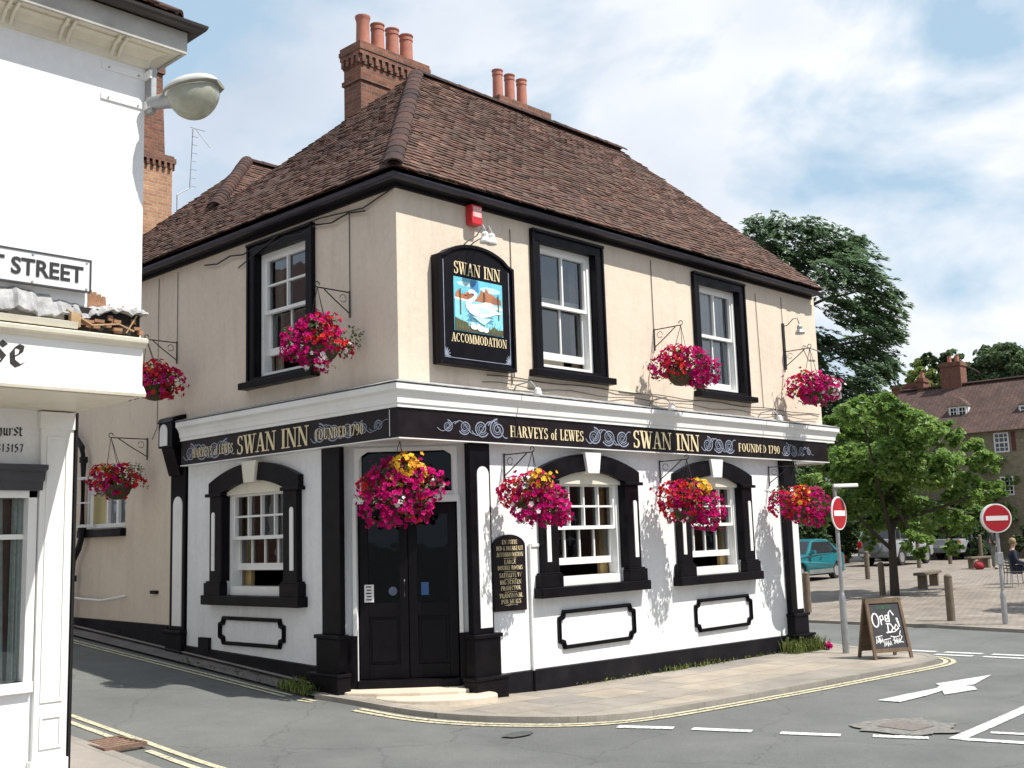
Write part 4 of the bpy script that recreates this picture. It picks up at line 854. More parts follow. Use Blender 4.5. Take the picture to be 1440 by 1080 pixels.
tm = MB(); tiles(tm, G0, (1, 0, 0), (0, 3.28, 3.21), [G0, G1, R_, A_], seed=3)
tiles(tm, G0, (0, 1, 0), (3.33, 0, 3.21), [G0, A_, C_, B_, F_], seed=4)
tiles(tm, F_, (0, 1, 0), (1, 0, .7), [F_, (E, 14, ZE), (2, 14, 8), (2, 9, 8)], seed=6)
tiles(tm, C_, (1, 0, 0), (0, 1.71, 1.65), [C_, B_, (5, 7.25, 8.9), (5, 5.54, 7.25)], seed=5)
tm.build('roof_tiles', M['tile'], roof)
def ridge(mb, a, b, r=.13, ln=.30, seed=2, flat=.8):
    R = random.Random(seed); a = Vector(a); b = Vector(b); d = b - a; n = max(1, int(d.length / ln)); d.normalize(); s = d.cross(Vector((0, 0, 1))).normalized(); u = s.cross(d)
    if u.z < 0: u = -u
    ln = (b - a).length / n
    for i in range(n):
        p = a + d * (ln * i); q = a + d * (ln * (i + 1) + .04); r0 = r * (1.03 + R.uniform(-.02, .04)); r1 = r * .96; vs = []
        for cc, rad in ((p, r0), (q, r1), (p, r0 - .03)):
            for k in range(9):
                t = pi * (k / 8) ; vs.append(cc + s * cos(t) * rad + u * (sin(t) * rad * flat + R.uniform(0, .004)))
        mb.add(vs, [(k, k + 1, 10 + k, 9 + k) for k in range(8)] + [(k, 18 + k, 19 + k, k + 1) for k in range(8)], R.random())
up = .012
def rdg(*a): rm = MB(); ridge(rm, *a); rm.build('ridge_tiles', M['ridge'], roof)
def U_(p, h=up): return (p[0], p[1], p[2] + h)
rdg(U_(G0, .015), U_(A_, .02), .125, .30, 5, .62); rdg(U_(A_), U_(R_), .11, .30, 6); rdg(U_(C_), U_(B_), .125, .17, 7, .9); rdg(U_(B_), U_(B2), .11, .3, 8); pass

# chimneys ---------------------------------------------------------
def stack(x0, x1, y0, y1, z0, zt, mtl, parent, fancy=True, name='chimney'):
    q = MB(); q.box(x0, x1, y0, y1, z0, zt - .42)
    if fancy:
        q.box(x0 - .03, x1 + .03, y0 - .03, y1 + .03, zt - .72, zt - .64)
        n = int((x1 - x0) / .14)
        q.box(x0 - .015, x1 + .015, y0 - .015, y1 + .015, zt - .42, zt - .26)
        for k in range(n + 1):
            xx = x0 + (x1 - x0 - .06) * k / n; q.box(xx, xx + .07, y0 - .055, y0 - .016, zt - .40, zt - .26)
        for k in range(int((y1 - y0) / .14) + 1):
            yy = y0 + (y1 - y0 - .06) * k / int((y1 - y0) / .14); q.box(x0 - .055, x0 - .016, yy, yy + .07, zt - .40, zt - .26)
        q.box(x0 - .05, x1 + .05, y0 - .05, y1 + .05, zt - .26, zt - .18); q.box(x0 - .065, x1 + .065, y0 - .065, y1 + .065, zt - .18, zt - .10); q.box(x0 - .05, x1 + .05, y0 - .05, y1 + .05, zt - .10, zt - .03); q.box(x0 + .02, x1 - .02, y0 + .02, y1 - .02, zt - .03, zt)
    else: q.box(x0 - .03, x1 + .03, y0 - .03, y1 + .03, zt - .42, zt - .2); q.box(x0 - .06, x1 + .06, y0 - .06, y1 + .06, zt - .2, zt)
    return q.build(name, mtl, parent)
def pot(x, y, z, h, r, parent, var=0):
    q = MB(); pr = [(r * 1.08, 0), (r * 1.02, .04), (r, .1), (r * .93, h - .12)]
    pr += [(r * 1.02, h - .11), (r * 1.02, h - .07), (r * .95, h - .06), (r * 1.0, h - .03), (r * 1.08, h - .02), (r * 1.08, h), (r * .8, h), (r * .75, h - .1)] if var else [(r * 1.05, h - .05), (r * 1.12, h - .03), (r * 1.12, h), (r * .8, h), (r * .75, h - .1)]
    q.lathe((x, y, z), pr, 20); o = q.build('chimney_pot', M['pot'], parent, smooth=True, auto=35); return o
ch = stack(2.70, 4.20, 4.03, 4.50, 7.2, 10.30, M['brick'], pub)
for k, (x, v) in enumerate(((2.93, 0), (3.26, 1), (3.60, 1), (3.93, 1))): pot(x, 4.25, 10.30, (.57, .53, .55, .54)[k], .122, ch, v)
ch = stack(5.8, 7.15, 3.72, 4.4, 8.0, 10.06, M['brick'], pub, False)
for x in (6.05, 6.385, 6.73): pot(x, 4.0, 10.06, .67, .105, ch, 1)
far_win_late = []
# ================================================================== THINGS ON THE PUB
# pub sign ----------------------------------------------------------
sg = thing('pub_sign', (1.25, 0, 4.6), 'large black arched pub sign with a painted swan picture on the beige wall', 'sign')
def sgpoly(e, crown=5.50):
    x0, x1, zb, zs = .555 + e, 1.935 - e, 3.885 + e, 5.29 - e * .6; c = (x0 + x1) / 2; h = .30
    pts = [(x0, zb), (x1, zb), (x1, zs)]
    for k in range(13):
        t = -1 + 2 * k / 12; pts.append((c - t * (x1 - x0) / 2 * .86, zs + .03 + (crown - e - zs - .03) * (1 - t * t) ** .8 * 1.0))
    return pts + [(x0, zs)]
q = MB(); q.prism(sgpoly(0), 0.01, .13); q.build('board', M['black'], sg, XR, .006)
q = MB(); q.strip(sgpoly(0) + [sgpoly(0)[0]], sgpoly(.045) + [sgpoly(.045)[0]], .13, .155); q.build('frame', M['black'], sg, XR, .004)
q = MB(); ln = sgpoly(.095); ribbon(q, [ln[-1]] + [ln[0], ln[1], ln[2]], .012, .134)
for cx, sx in ((.665, 1), (1.825, -1)):
    for a in range(5): ribbon(q, [(cx, 3.995), (cx + sx * .085 * cos(a * pi / 8), 3.995 + .085 * sin(a * pi / 8) * 1.3)], [.03, .008], .135, .0005 * a)
q.build('silver_trim', M['scroll'], sg, XR)
t = MB(); serif_text(t, 'SWAN INN', .83, 5.08, .165, .85, .131); serif_text(t, 'ACCOMMODATION', .77, 4.19, .115, 1.0, .131, tr=.01); t.build('lettering', M['gold'], sg, XR)
# painted picture: layered flat shapes
pu0, pu1, pz0, pz1 = .835, 1.70, 4.345, 5.03; PW, PH = pu1 - pu0, pz1 - pz0
q = MB(); q.box(pu0 - .01, pu1 + .01, .128, .134, pz0 - .01, pz1 + .01); pic = q.build('picture', M['p_sky'], sg, XR)
lay = [0]
def PP(name, polys, mt):
    lay[0] += 1; m = MB()
    for k, pl in enumerate(polys): m.add([(pu0 + x * PW, .1345 + lay[0] * .0011 + k * .0001, pz0 + y * PH) for x, y in pl], [tuple(range(len(pl)))])
    return m.build(name, M[mt], pic, XR)
def ell(cx, cy, rx, ry, n=20, a0=0): return [(cx + rx * cos(a0 + 2 * pi * k / n), cy + ry * sin(a0 + 2 * pi * k / n)) for k in range(n)]
PP('sky_light', [ell(.75, .86, .22, .06), ell(.25, .9, .2, .05)], 'p_cloud'); PP('sky_patch', [[(.32, .82), (.5, .78), (.5, 1), (.34, 1)]], 'p_blue')
PP('town', [[(.02, .6), (.02, .7), (.08, .78), (.14, .7), (.24, .72), (.3, .8), (.36, .72), (.5, .7), (.56, .84), (.62, .78), (.66, .9), (.72, .8), (.8, .78), (.9, .74), (.98, .7), (.98, .6)]], 'p_brick')
PP('town_shade', [[(.26, .62), (.26, .72), (.42, .72), (.44, .62)], [(.58, .62), (.6, .8), (.64, .8), (.66, .62)], [(.78, .62), (.8, .74), (.97, .7), (.97, .62)]], 'p_brick2')
PP('water', [[(0, .1), (1, .1), (1, .6), (0, .6)]], 'p_water'); PP('far_bank', [[(0, .58), (.3, .56), (.3, .6), (0, .62)], [(.75, .52), (1, .5), (1, .55), (.75, .57)]], 'p_white')
PP('ripple', [[(.2 + .03 * (k % 3), .20 + .028 * k), (.8 - .05 * (k % 2), .21 + .028 * k), (.78, .222 + .028 * k), (.3, .218 + .028 * k)] for k in range(7)], 'p_rip')
PP('reeds', [[(0, 0), (1, 0), (1, .12), (.9, .1), (.8, .16), (.74, .09), (.3, .08), (.24, .17), (.1, .2), (0, .24)]], 'p_reed')
PP('reed_stems', [[(.03 + i * .055, .05), (.045 + i * .055, .05), (.04 + i * .057, .2 + .05 * (i % 3))] for i in range(17)], 'p_green'); PP('mooring_posts', [[(x, .3), (x + .022, .3), (x + .022, .8), (x, .8)] for x in (.1, .6, .9)], 'p_reed')
_nk = [(.30, .44), (.27, .52), (.30, .58), (.37, .63), (.42, .68), (.43, .735), (.39, .775), (.33, .78), (.28, .745)]; _w = [.075, .055, .042, .036, .034, .034, .036, .040, .03]
_o = []; _i = []
for k, (x, y) in enumerate(_nk):
    a, b = _nk[max(0, k - 1)], _nk[min(8, k + 1)]; dx, dy = b[0] - a[0], b[1] - a[1]; l = hypot(dx, dy); _o.append((x - dy / l * _w[k], y + dx / l * _w[k])); _i.append((x + dy / l * _w[k], y - dx / l * _w[k]))
PP('swan', [[(.24, .44), (.30, .36), (.42, .31), (.56, .30), (.68, .33), (.82, .39), (.99, .44), (.85, .47), (.83, .56), (.74, .615), (.62, .61), (.52, .565), (.42, .54), (.33, .52)], _o + _i[::-1]], 'p_white')
PP('wing_shade', [[(.45, .47), (.6, .50), (.78, .46), (.7, .40), (.52, .38)]], 'p_cloud')
PP('swan_reflection', [[(.35, .3), (.75, .3), (.66, .22), (.6, .16), (.5, .2), (.44, .24)]], 'p_cloud'); PP('beak', [[(.27, .75), (.26, .70), (.2, .69), (.23, .74)]], 'p_orange')
PP('cygnets', [ell(.38, .1, .075, .055), ell(.52, .08, .08, .055), ell(.62, .07, .06, .05), ell(.34, .155, .03, .03), ell(.47, .14, .03, .03)], 'p_white')
for x, dx in ((1.13, .3), (1.24, .26)):
    q = MB(); q.tube([XR(x, .02, 5.52), XR(x, .1, 5.56), XR(x + .02, .25, 5.6), XR(x + .03, .36, 5.72), XR(x + .02, .42, 5.62)], .009, 6); q.build('lamp_arm', M['zinc'], sg)
for x in (1.15, 1.27): q = MB(); q.lathe(XR(x, .40, 5.52), [(.025, .1), (.05, .07), (.045, .03), (.075, -.03), (.07, -.05)], 12); q.build('lamp_head', M['sign_white'], sg)
# red alarm box
al = thing('alarm_box', (1.28, 0, 5.95), 'small red alarm box high on the beige wall just under the eaves', 'alarm')
q = MB(); q.prism([(1.20, 5.80), (1.37, 5.80), (1.385, 5.84), (1.385, 6.07), (1.19, 6.07), (1.19, 5.84)], .01, .13); q.build('case', M['alarm'], al, XR, .012)
q = MB(); q.box(1.21, 1.37, .131, .134, 5.90, 6.04); q.build('label_plate', M['alarm2'], al, XR)
q = MB(); 
for p in (((1.235, 5.99), (1.235, 6.03)), ((1.235, 6.03), (1.262, 6.03)), ((1.235, 6.01), (1.255, 6.01))): ribbon(q, list(p), .008, .136)
ribbon(q, [(1.30 + .02 * cos(a), 6.01 + .02 * sin(a)) for a in [radians(50 + i * 26) for i in range(11)]], .008, .136); ribbon(q, [(1.335, 5.99), (1.335, 6.03)], .008, .136); ribbon(q, [(1.335, 6.03), (1.36, 6.02), (1.336, 6.01)], .008, .1364)
for z in (5.95, 5.93, 5.91): q.box(1.23, 1.35, .1345, .136, z, z + .008)
q.build('lettering', M['sign_white'], al, XR)
# wall board with the services listed
bd = thing('notice_board', (1.81, 0, 1.2), 'black arched notice board with lines of gold lettering beside the right hand doorway pilaster', 'sign')
q = MB(); P = [(1.505, .775), (2.115, .765), (2.115, 1.60)] + [(1.81 + .305 * cos(a), 1.60 + .15 * sin(a)) for a in [k * pi / 14 for k in range(1, 14)]] + [(1.505, 1.60)]
q.prism(P, .004, .03); q.build('board', M['fascia'], bd, XR, .005)
t = MB()
for s, z, w, h in (('EN SUITE', 1.625, .29, .055), ('BED & BREAKFAST', 1.545, .50, .055), ('ACCOMMODATION', 1.465, .50, .055), ('LARGE', 1.37, .22, .055), ('DOUBLE ROOMS', 1.295, .47, .055), ('SATELLITE TV', 1.20, .42, .055), ('BIG SCREEN', 1.11, .40, .055), ('PROJECTOR', 1.035, .37, .055), ('TRADITIONAL', .94, .44, .055), ('PUB MEALS', .865, .37, .055)):
    serif_text(t, s, 1.815 - w / 2, z, h, w, .03, .003, tr=.02)
for z in (1.44, 1.27, 1.175, 1.01, .845): t.box(1.70, 1.93, .031, .034, z, z + .005)
t.build('lettering', M['gold'], bd, XR)

# hanging baskets ---------------------------------------------------
VR = Vector((.69, -.724, 0)); VF = Vector((.724, .69, 0))
def flower(mb, p, n, r, var, R):
    n = n.normalized(); a = n.cross(Vector((.3, .2, 1))).normalized(); b = n.cross(a); ph = R.uniform(0, 6); k = 10
    vs = [p - n * r * .25]
    for i in range(k):
        t = ph + 2 * pi * i / k; rad = r * (1.08 if i % 2 else .78); vs.append(p + a * cos(t) * rad + b * sin(t) * rad + n * R.uniform(-.15, .25) * r)
    mb.add(vs, [(0, 1 + i, 1 + (i + 1) % k) for i in range(k)], var)
    mb.add([p + n * r * .06 + (a * cos(ph + t) + b * sin(ph + t)) * r * .3 for t in (0, 1.26, 2.51, 3.77, 5.03)], [(0, 1, 2, 3, 4)], max(0, var - .45))
def leaf(mb, p, n, l, w, R, var=None, droop=.2):
    n = n.normalized(); a = Vector((R.gauss(0, 1), R.gauss(0, 1), R.gauss(0, .6))); a = (a - n * a.dot(n)).normalized(); b = n.cross(a)
    mb.add([p - a * l * .5, p + b * w * .5, p + a * l * .5 - n * droop * l, p - b * w * .5], [(0, 1, 2, 3)], R.random() if var is None else var)
def rdir(R):
    z = R.uniform(-1, 1); t = R.uniform(0, 2 * pi); s = sqrt(1 - z * z); return Vector((s * cos(t), s * sin(t), z))
def basket(c, lumps, label, seed, hang, size=1.0):
    """lumps: (across, up, toward camera, radius, flower kinds)"""
    R = random.Random(seed); c = Vector(c)
    th = thing('hanging_basket', tuple(c), label, 'flower basket', 'hanging baskets of petunias and begonias on the pub walls')
    q = MB(); q.lathe((c.x, c.y, c.z - .30), [(.02, 0), (.11, .02), (.18, .09), (.22, .2), (.22, .22), (.2, .22)], 16); q.build('bowl', M['moss'], th)
    q = MB()
    for k in range(3):
        a = k * 2.1 + .4; q.tube([(c.x + .2 * cos(a), c.y + .2 * sin(a), c.z - .08), hang], .005, 5)
    q.build('chain', M['iron'], th)
    fol = MB(); col = {k: MB() for k in 'mryw'}
    for dx, dz, dv, r, kinds in lumps:
        lc = c + VR * dx + Vector((0, 0, dz)) - VF * dv; A = r * r
        for i in range(int(900 * A * 2.8)):
            d = rdir(R); p = lc + d * r * R.uniform(.55, 1.02); leaf(fol, p, d + rdir(R) * .7, R.uniform(.035, .06), .03, R)
        if kinds == 'g':
            continue
        for i in range(int(1150 * A * 1.9)):
            d = rdir(R)
            if d.z < -.85: continue
            rad = r * (R.uniform(.88, 1.06) + (.14 if R.random() < .08 else 0)); p = lc + Vector((d.x, d.y, d.z * .95)) * rad; k = R.choice(kinds)
            n = d * .9 + rdir(R) * .5 - VF * .25 + Vector((0, 0, .15)); flower(col[k], p, n, R.uniform(.026, .040) * (1.15 if k in 'y' else 1), min(1, max(0, R.gauss(.5, .28))), R)
    for i in range(34):
        dx, dz, dv, r, kinds = R.choice(lumps); a = R.uniform(0, 2 * pi); up_ = R.random() < .45
        p = c + VR * dx + Vector((0, 0, dz)) - VF * dv + Vector((cos(a), sin(a), .35 if up_ else -.3)) * r * .85; d = Vector((cos(a) * .7, sin(a) * .7, R.uniform(.3, .9) if up_ else R.uniform(-1, -.1))); ln = R.uniform(.06, .17); m_ = 7
        for k in range(m_):
            q_ = p + d * ln * k / m_ + Vector((0, 0, -.05 * (k / m_) ** 2)); leaf(fol, q_ + rdir(R) * .012, rdir(R), .035, .018, R)
        if kinds != 'g' and R.random() < .7: flower(col[R.choice(kinds)], p + d * ln, d - VF * .4, R.uniform(.022, .034), R.random(), R)
    fol.build('foliage', M['leaf_basket'], th)
    for k, nm, m in (('m', 'magenta_petunias', 'magenta'), ('r', 'red_flowers', 'redp'), ('y', 'yellow_begonias', 'yellowp'), ('w', 'white_flowers', 'whitep')):
        if col[k].v: col[k].build(nm, M[m], th)
    return th
def bracket(xf, u, z, ln=.52, parent=None):
    q = MB(); b = lambda v, zz: xf(u, v, zz)
    q.tube([b(.015, z - .33), b(.015, z + .02)], .011, 6); q.tube([b(.01, z), b(ln, z)], .009, 6); q.tube([b(.01, z - .28), b(ln * .5, z - .12), b(ln * .8, z - .01)], .008, 6)
    q.tube([b(ln + .035 * cos(a) - .0, z + .035 + .035 * sin(a)) for a in [-pi / 2 + k * .6 for k in range(9)]], .007, 6); q.tube([b(.12 + .05 * cos(a), z - .09 + .05 * sin(a)) for a in [k * .7 for k in range(9)]], .005, 5)
    q.build('basket_bracket', M['iron'], pub)
    return b(ln, z)
h = bracket(XR, 1.78, 2.79); basket((1.80, -.50, 2.22), [(-.22, .05, .05, .23, 'mrrm'), (.02, .1, .1, .24, 'mmrr'), (.08, .19, .18, .14, 'yyy'), (-.02, -.12, .12, .28, 'mmmw'), (.22, -.12, .05, .26, 'mmm'), (.30, -.24, .05, .17, 'm'), (.16, -.26, .1, .16, 'm')], 'pink hanging basket with a yellow tuft, above the black notice board', 21, h)
h = bracket(XR, 5.22, 2.80); basket((5.24, -.50, 2.16), [(-.25, .08, .05, .25, 'rrrm'), (-.02, .12, .1, .24, 'rrmr'), (.16, .20, .14, .15, 'yyy'), (-.2, -.14, .1, .2, 'mmrw'), (.25, -.12, .05, .28, 'mm'), (.22, -.28, .05, .2, 'm'), (0, -.05, .15, .2, 'rm')], 'red, yellow and magenta hanging basket between the two arched front windows', 22, h)
h = bracket(XR, 8.43, 2.79); basket((8.46, -.50, 2.14), [(-.3, .14, .0, .18, 'g'), (-.26, .0, .05, .24, 'mrm'), (-.02, .08, .1, .23, 'rrry'), (0, -.14, .12, .23, 'rrm'), (.27, -.02, .05, .29, 'mm'), (.25, -.22, .05, .22, 'm'), (.10, .18, .14, .12, 'yyr')], 'orange and magenta hanging basket at the far right end of the ground floor', 23, h)
h = bracket(XR, 5.25, 4.87); basket((5.22, -.50, 4.22), [(-.3, -.02, .05, .2, 'mm'), (-.1, .12, .1, .22, 'mrm'), (-.12, -.04, .15, .2, 'rrr'), (.18, .05, .08, .26, 'mmm'), (.34, -.12, .05, .24, 'm'), (.25, -.22, .08, .17, 'm'), (.0, .2, .05, .12, 'mr')], 'magenta and red hanging basket on the beige front wall between the upper windows', 24, h)
h = bracket(XR, 9.25, 4.93); basket((9.28, -.50, 4.20), [(-.25, .02, .05, .24, 'mmr'), (0, .08, .1, .24, 'mmm'), (.25, -.02, .05, .25, 'mmw'), (-.05, -.12, .12, .22, 'mm'), (-.12, .22, .05, .12, 'rg'.replace('g', 'r')), (.36, -.12, .05, .14, 'mw'), (.12, -.22, .05, .14, 'm')], 'magenta hanging basket high on the front wall at its far right end', 25, h)
h = bracket(XL, -.925, 4.89); basket((-.50, .86, 4.22), [(-.26, -.08, .05, .25, 'mmm'), (-.06, .08, .1, .24, 'mmr'), (.08, -.02, .1, .2, 'mrr'), (-.08, -.22, .08, .2, 'mmw'), (-.02, -.34, .05, .10, 'rm'), (.32, .02, -.1, .18, 'g'), (.28, -.12, -.1, .12, 'rwg'.replace('g', 'r')), (-.36, .04, .05, .14, 'm'), (.12, .2, .08, .13, 'mr')], 'magenta and red basket trailing over the upper side window by the building corner', 26, h)
h = bracket(XL, -5.26, 4.87); basket((-.50, 5.02, 4.2), [(-.22, .12, .05, .18, 'ryy'), (.02, .14, .05, .2, 'rrm'), (-.2, -.08, .08, .22, 'mm'), (.05, -.08, .1, .24, 'mrm'), (.25, .0, .05, .2, 'rrm'), (-.36, -.22, .05, .1, 'g'), (.2, -.16, .05, .14, 'rr')], 'red and purple basket on the side wall above the black corbel', 27, h)
h = bracket(XL, -6.15, 3.44, .62); basket((-.50, 6.15, 2.78), [(-.2, .05, .05, .22, 'mrr'), (.03, .08, .05, .2, 'rgr'.replace('g', 'm')), (-.15, .14, .1, .09, 'yy'), (.25, .1, .0, .18, 'g'), (.28, -.02, .0, .14, 'r'), (0, -.12, .08, .2, 'mmr'), (-.28, -.12, .05, .13, 'mw')], 'dark red basket on the side wall in shade beside the open casement', 28, h)
dh = XD(-.02, .66, 2.93)
basket(XD(-.02, .66, 2.33), [(-.34, .03, .05, .19, 'rrm'), (-.16, .16, .05, .22, 'mmm'), (.04, .2, .1, .2, 'mmy'), (.07, .29, .18, .16, 'yyy'), (.20, .20, .18, .12, 'yym'), (.28, .02, .08, .26, 'mmm'), (.22, .16, .1, .14, 'yrm'), (0, -.08, .14, .28, 'mmm'), (-.24, -.22, .06, .26, 'mmm'), (.2, -.24, .08, .2, 'mmr'), (.42, .02, .02, .10, 'mw'), (-.06, -.34, .05, .16, 'm'), (.02, -.2, .28, .05, 'w')], 'large bright pink basket with yellow begonias hanging in front of the black corner door', 29, dh)

# ================================================================== BUILDING WITH THE STREET SIGN (left)
YW = -2.41
def XW(u, v, z): return (u, YW - v, z)
def XS(u, v, z): return (u, -1.3 - v, z)
shop = thing('corner_shop', (-4.6, YW, -.2), 'white painted shop at the left edge with jettied upper floor and broken canopy', 'shop')
q = MB(); q.box(-14, -4.6, -12, 0, 3.45, 5.48); q.v = [XW(*v) for v in q.v]; q.build('upper_wall', wallmat('shop_white_render', (0.80, 0.80, 0.81), (0.6, 0.58, 0.55), amt=.2), shop)  # slightly paler, less stained white than the ground floor wall
q = MB(); q.box(-14, -4.605, -10.8, 0, .45, 5.0); q = MB(); wall(q, -14, -4.6, -.4, 2.84, [(-6.6, -4.95, .72, 2.13)], .2); q.build('ground_floor_wall', M['white_wall'], shop, XS)
q = MB(); q.quad((-4.6, -1.3, -.4), (-4.6, 10, -.4), (-4.6, 10, 3.5), (-4.6, -1.3, 3.5)); q.quad((-14, 10, -.4), (-4.6, 10, -.4), (-4.6, 10, 5.5), (-14, 10, 5.5)); q.build('side_wall', M['white_wall'], shop)
q = MB(); q.box(-13.9, -5.0, 4.2, 15.8, 5.4, 6.4); q.box(-13.9, -4.62, 10.02, 16, -.4, 5.4); q.build('unseen_range_wall', M['brick'], shop)  # unseen brick range and roof, added for reflections in the pub's side windows
q = MB(); q.v = [(-4.8, 4.1, 6.3), (-4.8, 16.2, 6.3), (-9, 16.2, 9.6), (-9, 4.1, 9.6), (-13.5, 4.1, 6.3), (-13.5, 16.2, 6.3)]; q.f = [(0, 1, 2, 3), (3, 2, 5, 4)]; q.var = [.5] * 2; q.mi = [0] * 2; q.build('unseen_range_roof', M['roof_far'], shop)
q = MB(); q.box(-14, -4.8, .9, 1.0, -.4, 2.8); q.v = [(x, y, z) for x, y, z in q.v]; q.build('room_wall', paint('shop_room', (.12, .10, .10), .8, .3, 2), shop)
q = MB(); q.box(-4.875, -4.61, 0, .045, -.4, 2.82); q.box(-4.90, -4.605, 0, .075, -.4, .12); q.box(-4.89, -4.605, 0, .06, 2.68, 2.82); p = q.build('pilaster', M['white'], shop, XS, .004)
q = MB(); q.box(-4.604, -4.59, -1.375, -1.30, -.3, 2.82); q.build('edge_strip', M['gutter'], shop)
q = MB(); 
def rect_ring(m, u0, u1, z0, z1, w, v0, v1): m.strip([(u0, z0), (u1, z0), (u1, z1), (u0, z1), (u0, z0)], [(u0 + w, z0 + w), (u1 - w, z0 + w), (u1 - w, z1 - w), (u0 + w, z1 - w), (u0 + w, z0 + w)], v0, v1)
rect_ring(q, -4.83, -4.655, .55, 2.62, .02, .045, .055); rect_ring(q, -4.83, -4.655, .2, .45, .02, .045, .055); q.build('panel_moulding', M['white'], p, XS)
fr = MB(); 
for a, b in ((-4.955, -4.885), (-5.8, -5.76)): fr.box(a, b, -.10, .03, .72, 2.19)
fr.box(-6.6, -4.885, -.10, .03, 2.13, 2.19); fr.box(-6.6, -4.885, -.06, .05, .64, .72); fr.box(-6.6, -4.955, -.08, -.04, 1.81, 1.85)
sw = fr.build('shop_window', M['white'], shop, XS, .004)
q = MB(); q.quad((-6.6, -.06, .72), (-4.95, -.06, .72), (-4.95, -.06, 2.14), (-6.6, -.06, 2.14)); q.build('pane', glassmat('shop_pane', (.8, .85, .84), .08), sw, XS)
q = MB()
for a_, b_ in ((-5.75, -5.10), (-5.03, -4.82)):
    n_ = int((b_ - a_) / .013)
    for i in range(n_):
        u0 = a_ + .013 * i; f = lambda t: -.105 + .012 * sin(t * 1.1) + .006 * sin(t * 2.7); sk = .05 * (u0 - a_) / (b_ - a_)
        q.quad((u0 + sk, f(i), .62), (u0 + .013 + sk, f(i + 1), .62), (u0 + .013, f(i + 1), 2.2), (u0, f(i), 2.2), rr(0, 1))
q.build('curtain', varmat('pale_green_curtain', [(.5, .58, .53), (.75, .8, .76)], .9, .2), sw, XS)
q = MB(); q.box(-5.14, -5.0, -.19, -.17, .62, 2.2); q.build('drape', paint('brown_drape', (.14, .09, .08), .8, .3, 9), sw, XS)
q = MB(); q.prism([(0, 2.19), (.06, 2.19), (.07, 2.25), (.10, 2.27), (.11, 2.33), (.16, 2.35), (.16, 2.385), (0, 2.40)], -14, -4.86, 'u'); q.build('window_cornice', paint('dark_grey_paint', (.045, .045, .055), .5, .2, 5), shop, XS)
# jetty: soffit, name board and mouldings
q = MB(); q.quad((-14, -1.29, 2.83), (-4.6, -1.29, 2.83), (-4.6, -2.42, 2.83), (-14, -2.42, 2.83)); q.box(-14, -4.602, -2.415, -1.35, 2.84, 3.46); q.build('jetty', M['cream'], shop)
q = MB(); q.box(-14, -4.597, .006, .03, 2.835, 3.20); nb = q.build('name_board', M['white'], shop, XW)
q = MB(); q.prism([(0.03, 2.83), (.075, 2.83), (.08, 2.85), (.06, 2.88), (.045, 2.90), (.03, 2.915)], -14, -4.59, 'u'); q.prism([(0, 3.20), (.05, 3.20), (.06, 3.225), (.09, 3.235), (.095, 3.26), (.06, 3.275), (0, 3.285)], -14, -4.585, 'u')
q.prism([(0, 3.285), (.07, 3.285), (.085, 3.33), (.05, 3.34), (0, 3.345)], -14, -5.12, 'u'); q.build('canopy_moulding', M['cream'], shop, XW)
q = MB(); q.box(-5.19, -4.62, -.001, .02, 3.29, 3.46); q.build('canopy_void_shade', M['void_shade'], shop, XW)  # solid dark strip, its colour painted as shade of the hollow behind
q = MB(); R = random.Random(9)
for i in range(16):
    u = -5.12 + .48 * R.random(); z = 3.29 + .1 * R.random(); a = R.uniform(.03, .09); q.box(u, min(u + a, -4.61), .018, .03 + R.uniform(0, .03), z, z + R.uniform(.02, .05))
q.build('broken_brick', M['old_timber'], shop, XW)
q = MB(); q.box(-5.17, -5.10, .02, .075, 3.30, 3.40); q.tube([(-5.2, .06, 3.42), (-5.0, .05, 3.33), (-4.8, .055, 3.36), (-4.68, .05, 3.32)], .007, 5); q.tube([(-4.74, .05, 3.30), (-4.66, .05, 3.44)], .006, 5); q.build('loose_timber', paint('raw_timber', (.4, .27, .15), .9, .3, 8), shop, XW)
q = MB(); n = 130; cols = []
for i in range(n + 1):
    u = -7.6 + 3.02 * i / n; j = .022 * sin(i * .16) + .012 * sin(i * .43 + 1) + .008 * sin(i * 1.3) + .005 * sin(i * 2.3)
    lft = max(0, min(1, (-4.95 - u) / .5)); zt = 3.515 + j * .6 - (.03 if u > -5.3 else 0); zb = 3.43 + j - .09 * lft
    cols.append([(u, .0, zt + .01), (u, .030 + j * .6, zt - .015), (u, .050 + j * .8, (zt + zb) / 2 + .3 * j), (u, .068 + j + .005 * sin(i * 1.7), zb + .01), (u, .04, zb)])
for i in range(n):
    for k in range(4): q.add([cols[i][k], cols[i + 1][k], cols[i + 1][k + 1], cols[i][k + 1]], [(0, 1, 2, 3)])
q.build('torn_lead_flashing', M['zinc'], shop, XW)
q = MB()
for i in range(12):
    u = -5.02 + .035 * i; q.add([(u, .005, 3.46 + .03 * sin(i)), (u + .04, .005, 3.46 + .03 * sin(i + 1)), (u + .03, .006, 3.60 - .012 * i if i < 4 else 3.50 + .02 * sin(i * 2)), (u, .006, 3.60 - .012 * i if i < 4 else 3.49)], [(0, 1, 2, 3)])
q.build('exposed_brick', M['old_timber'], shop, XW)
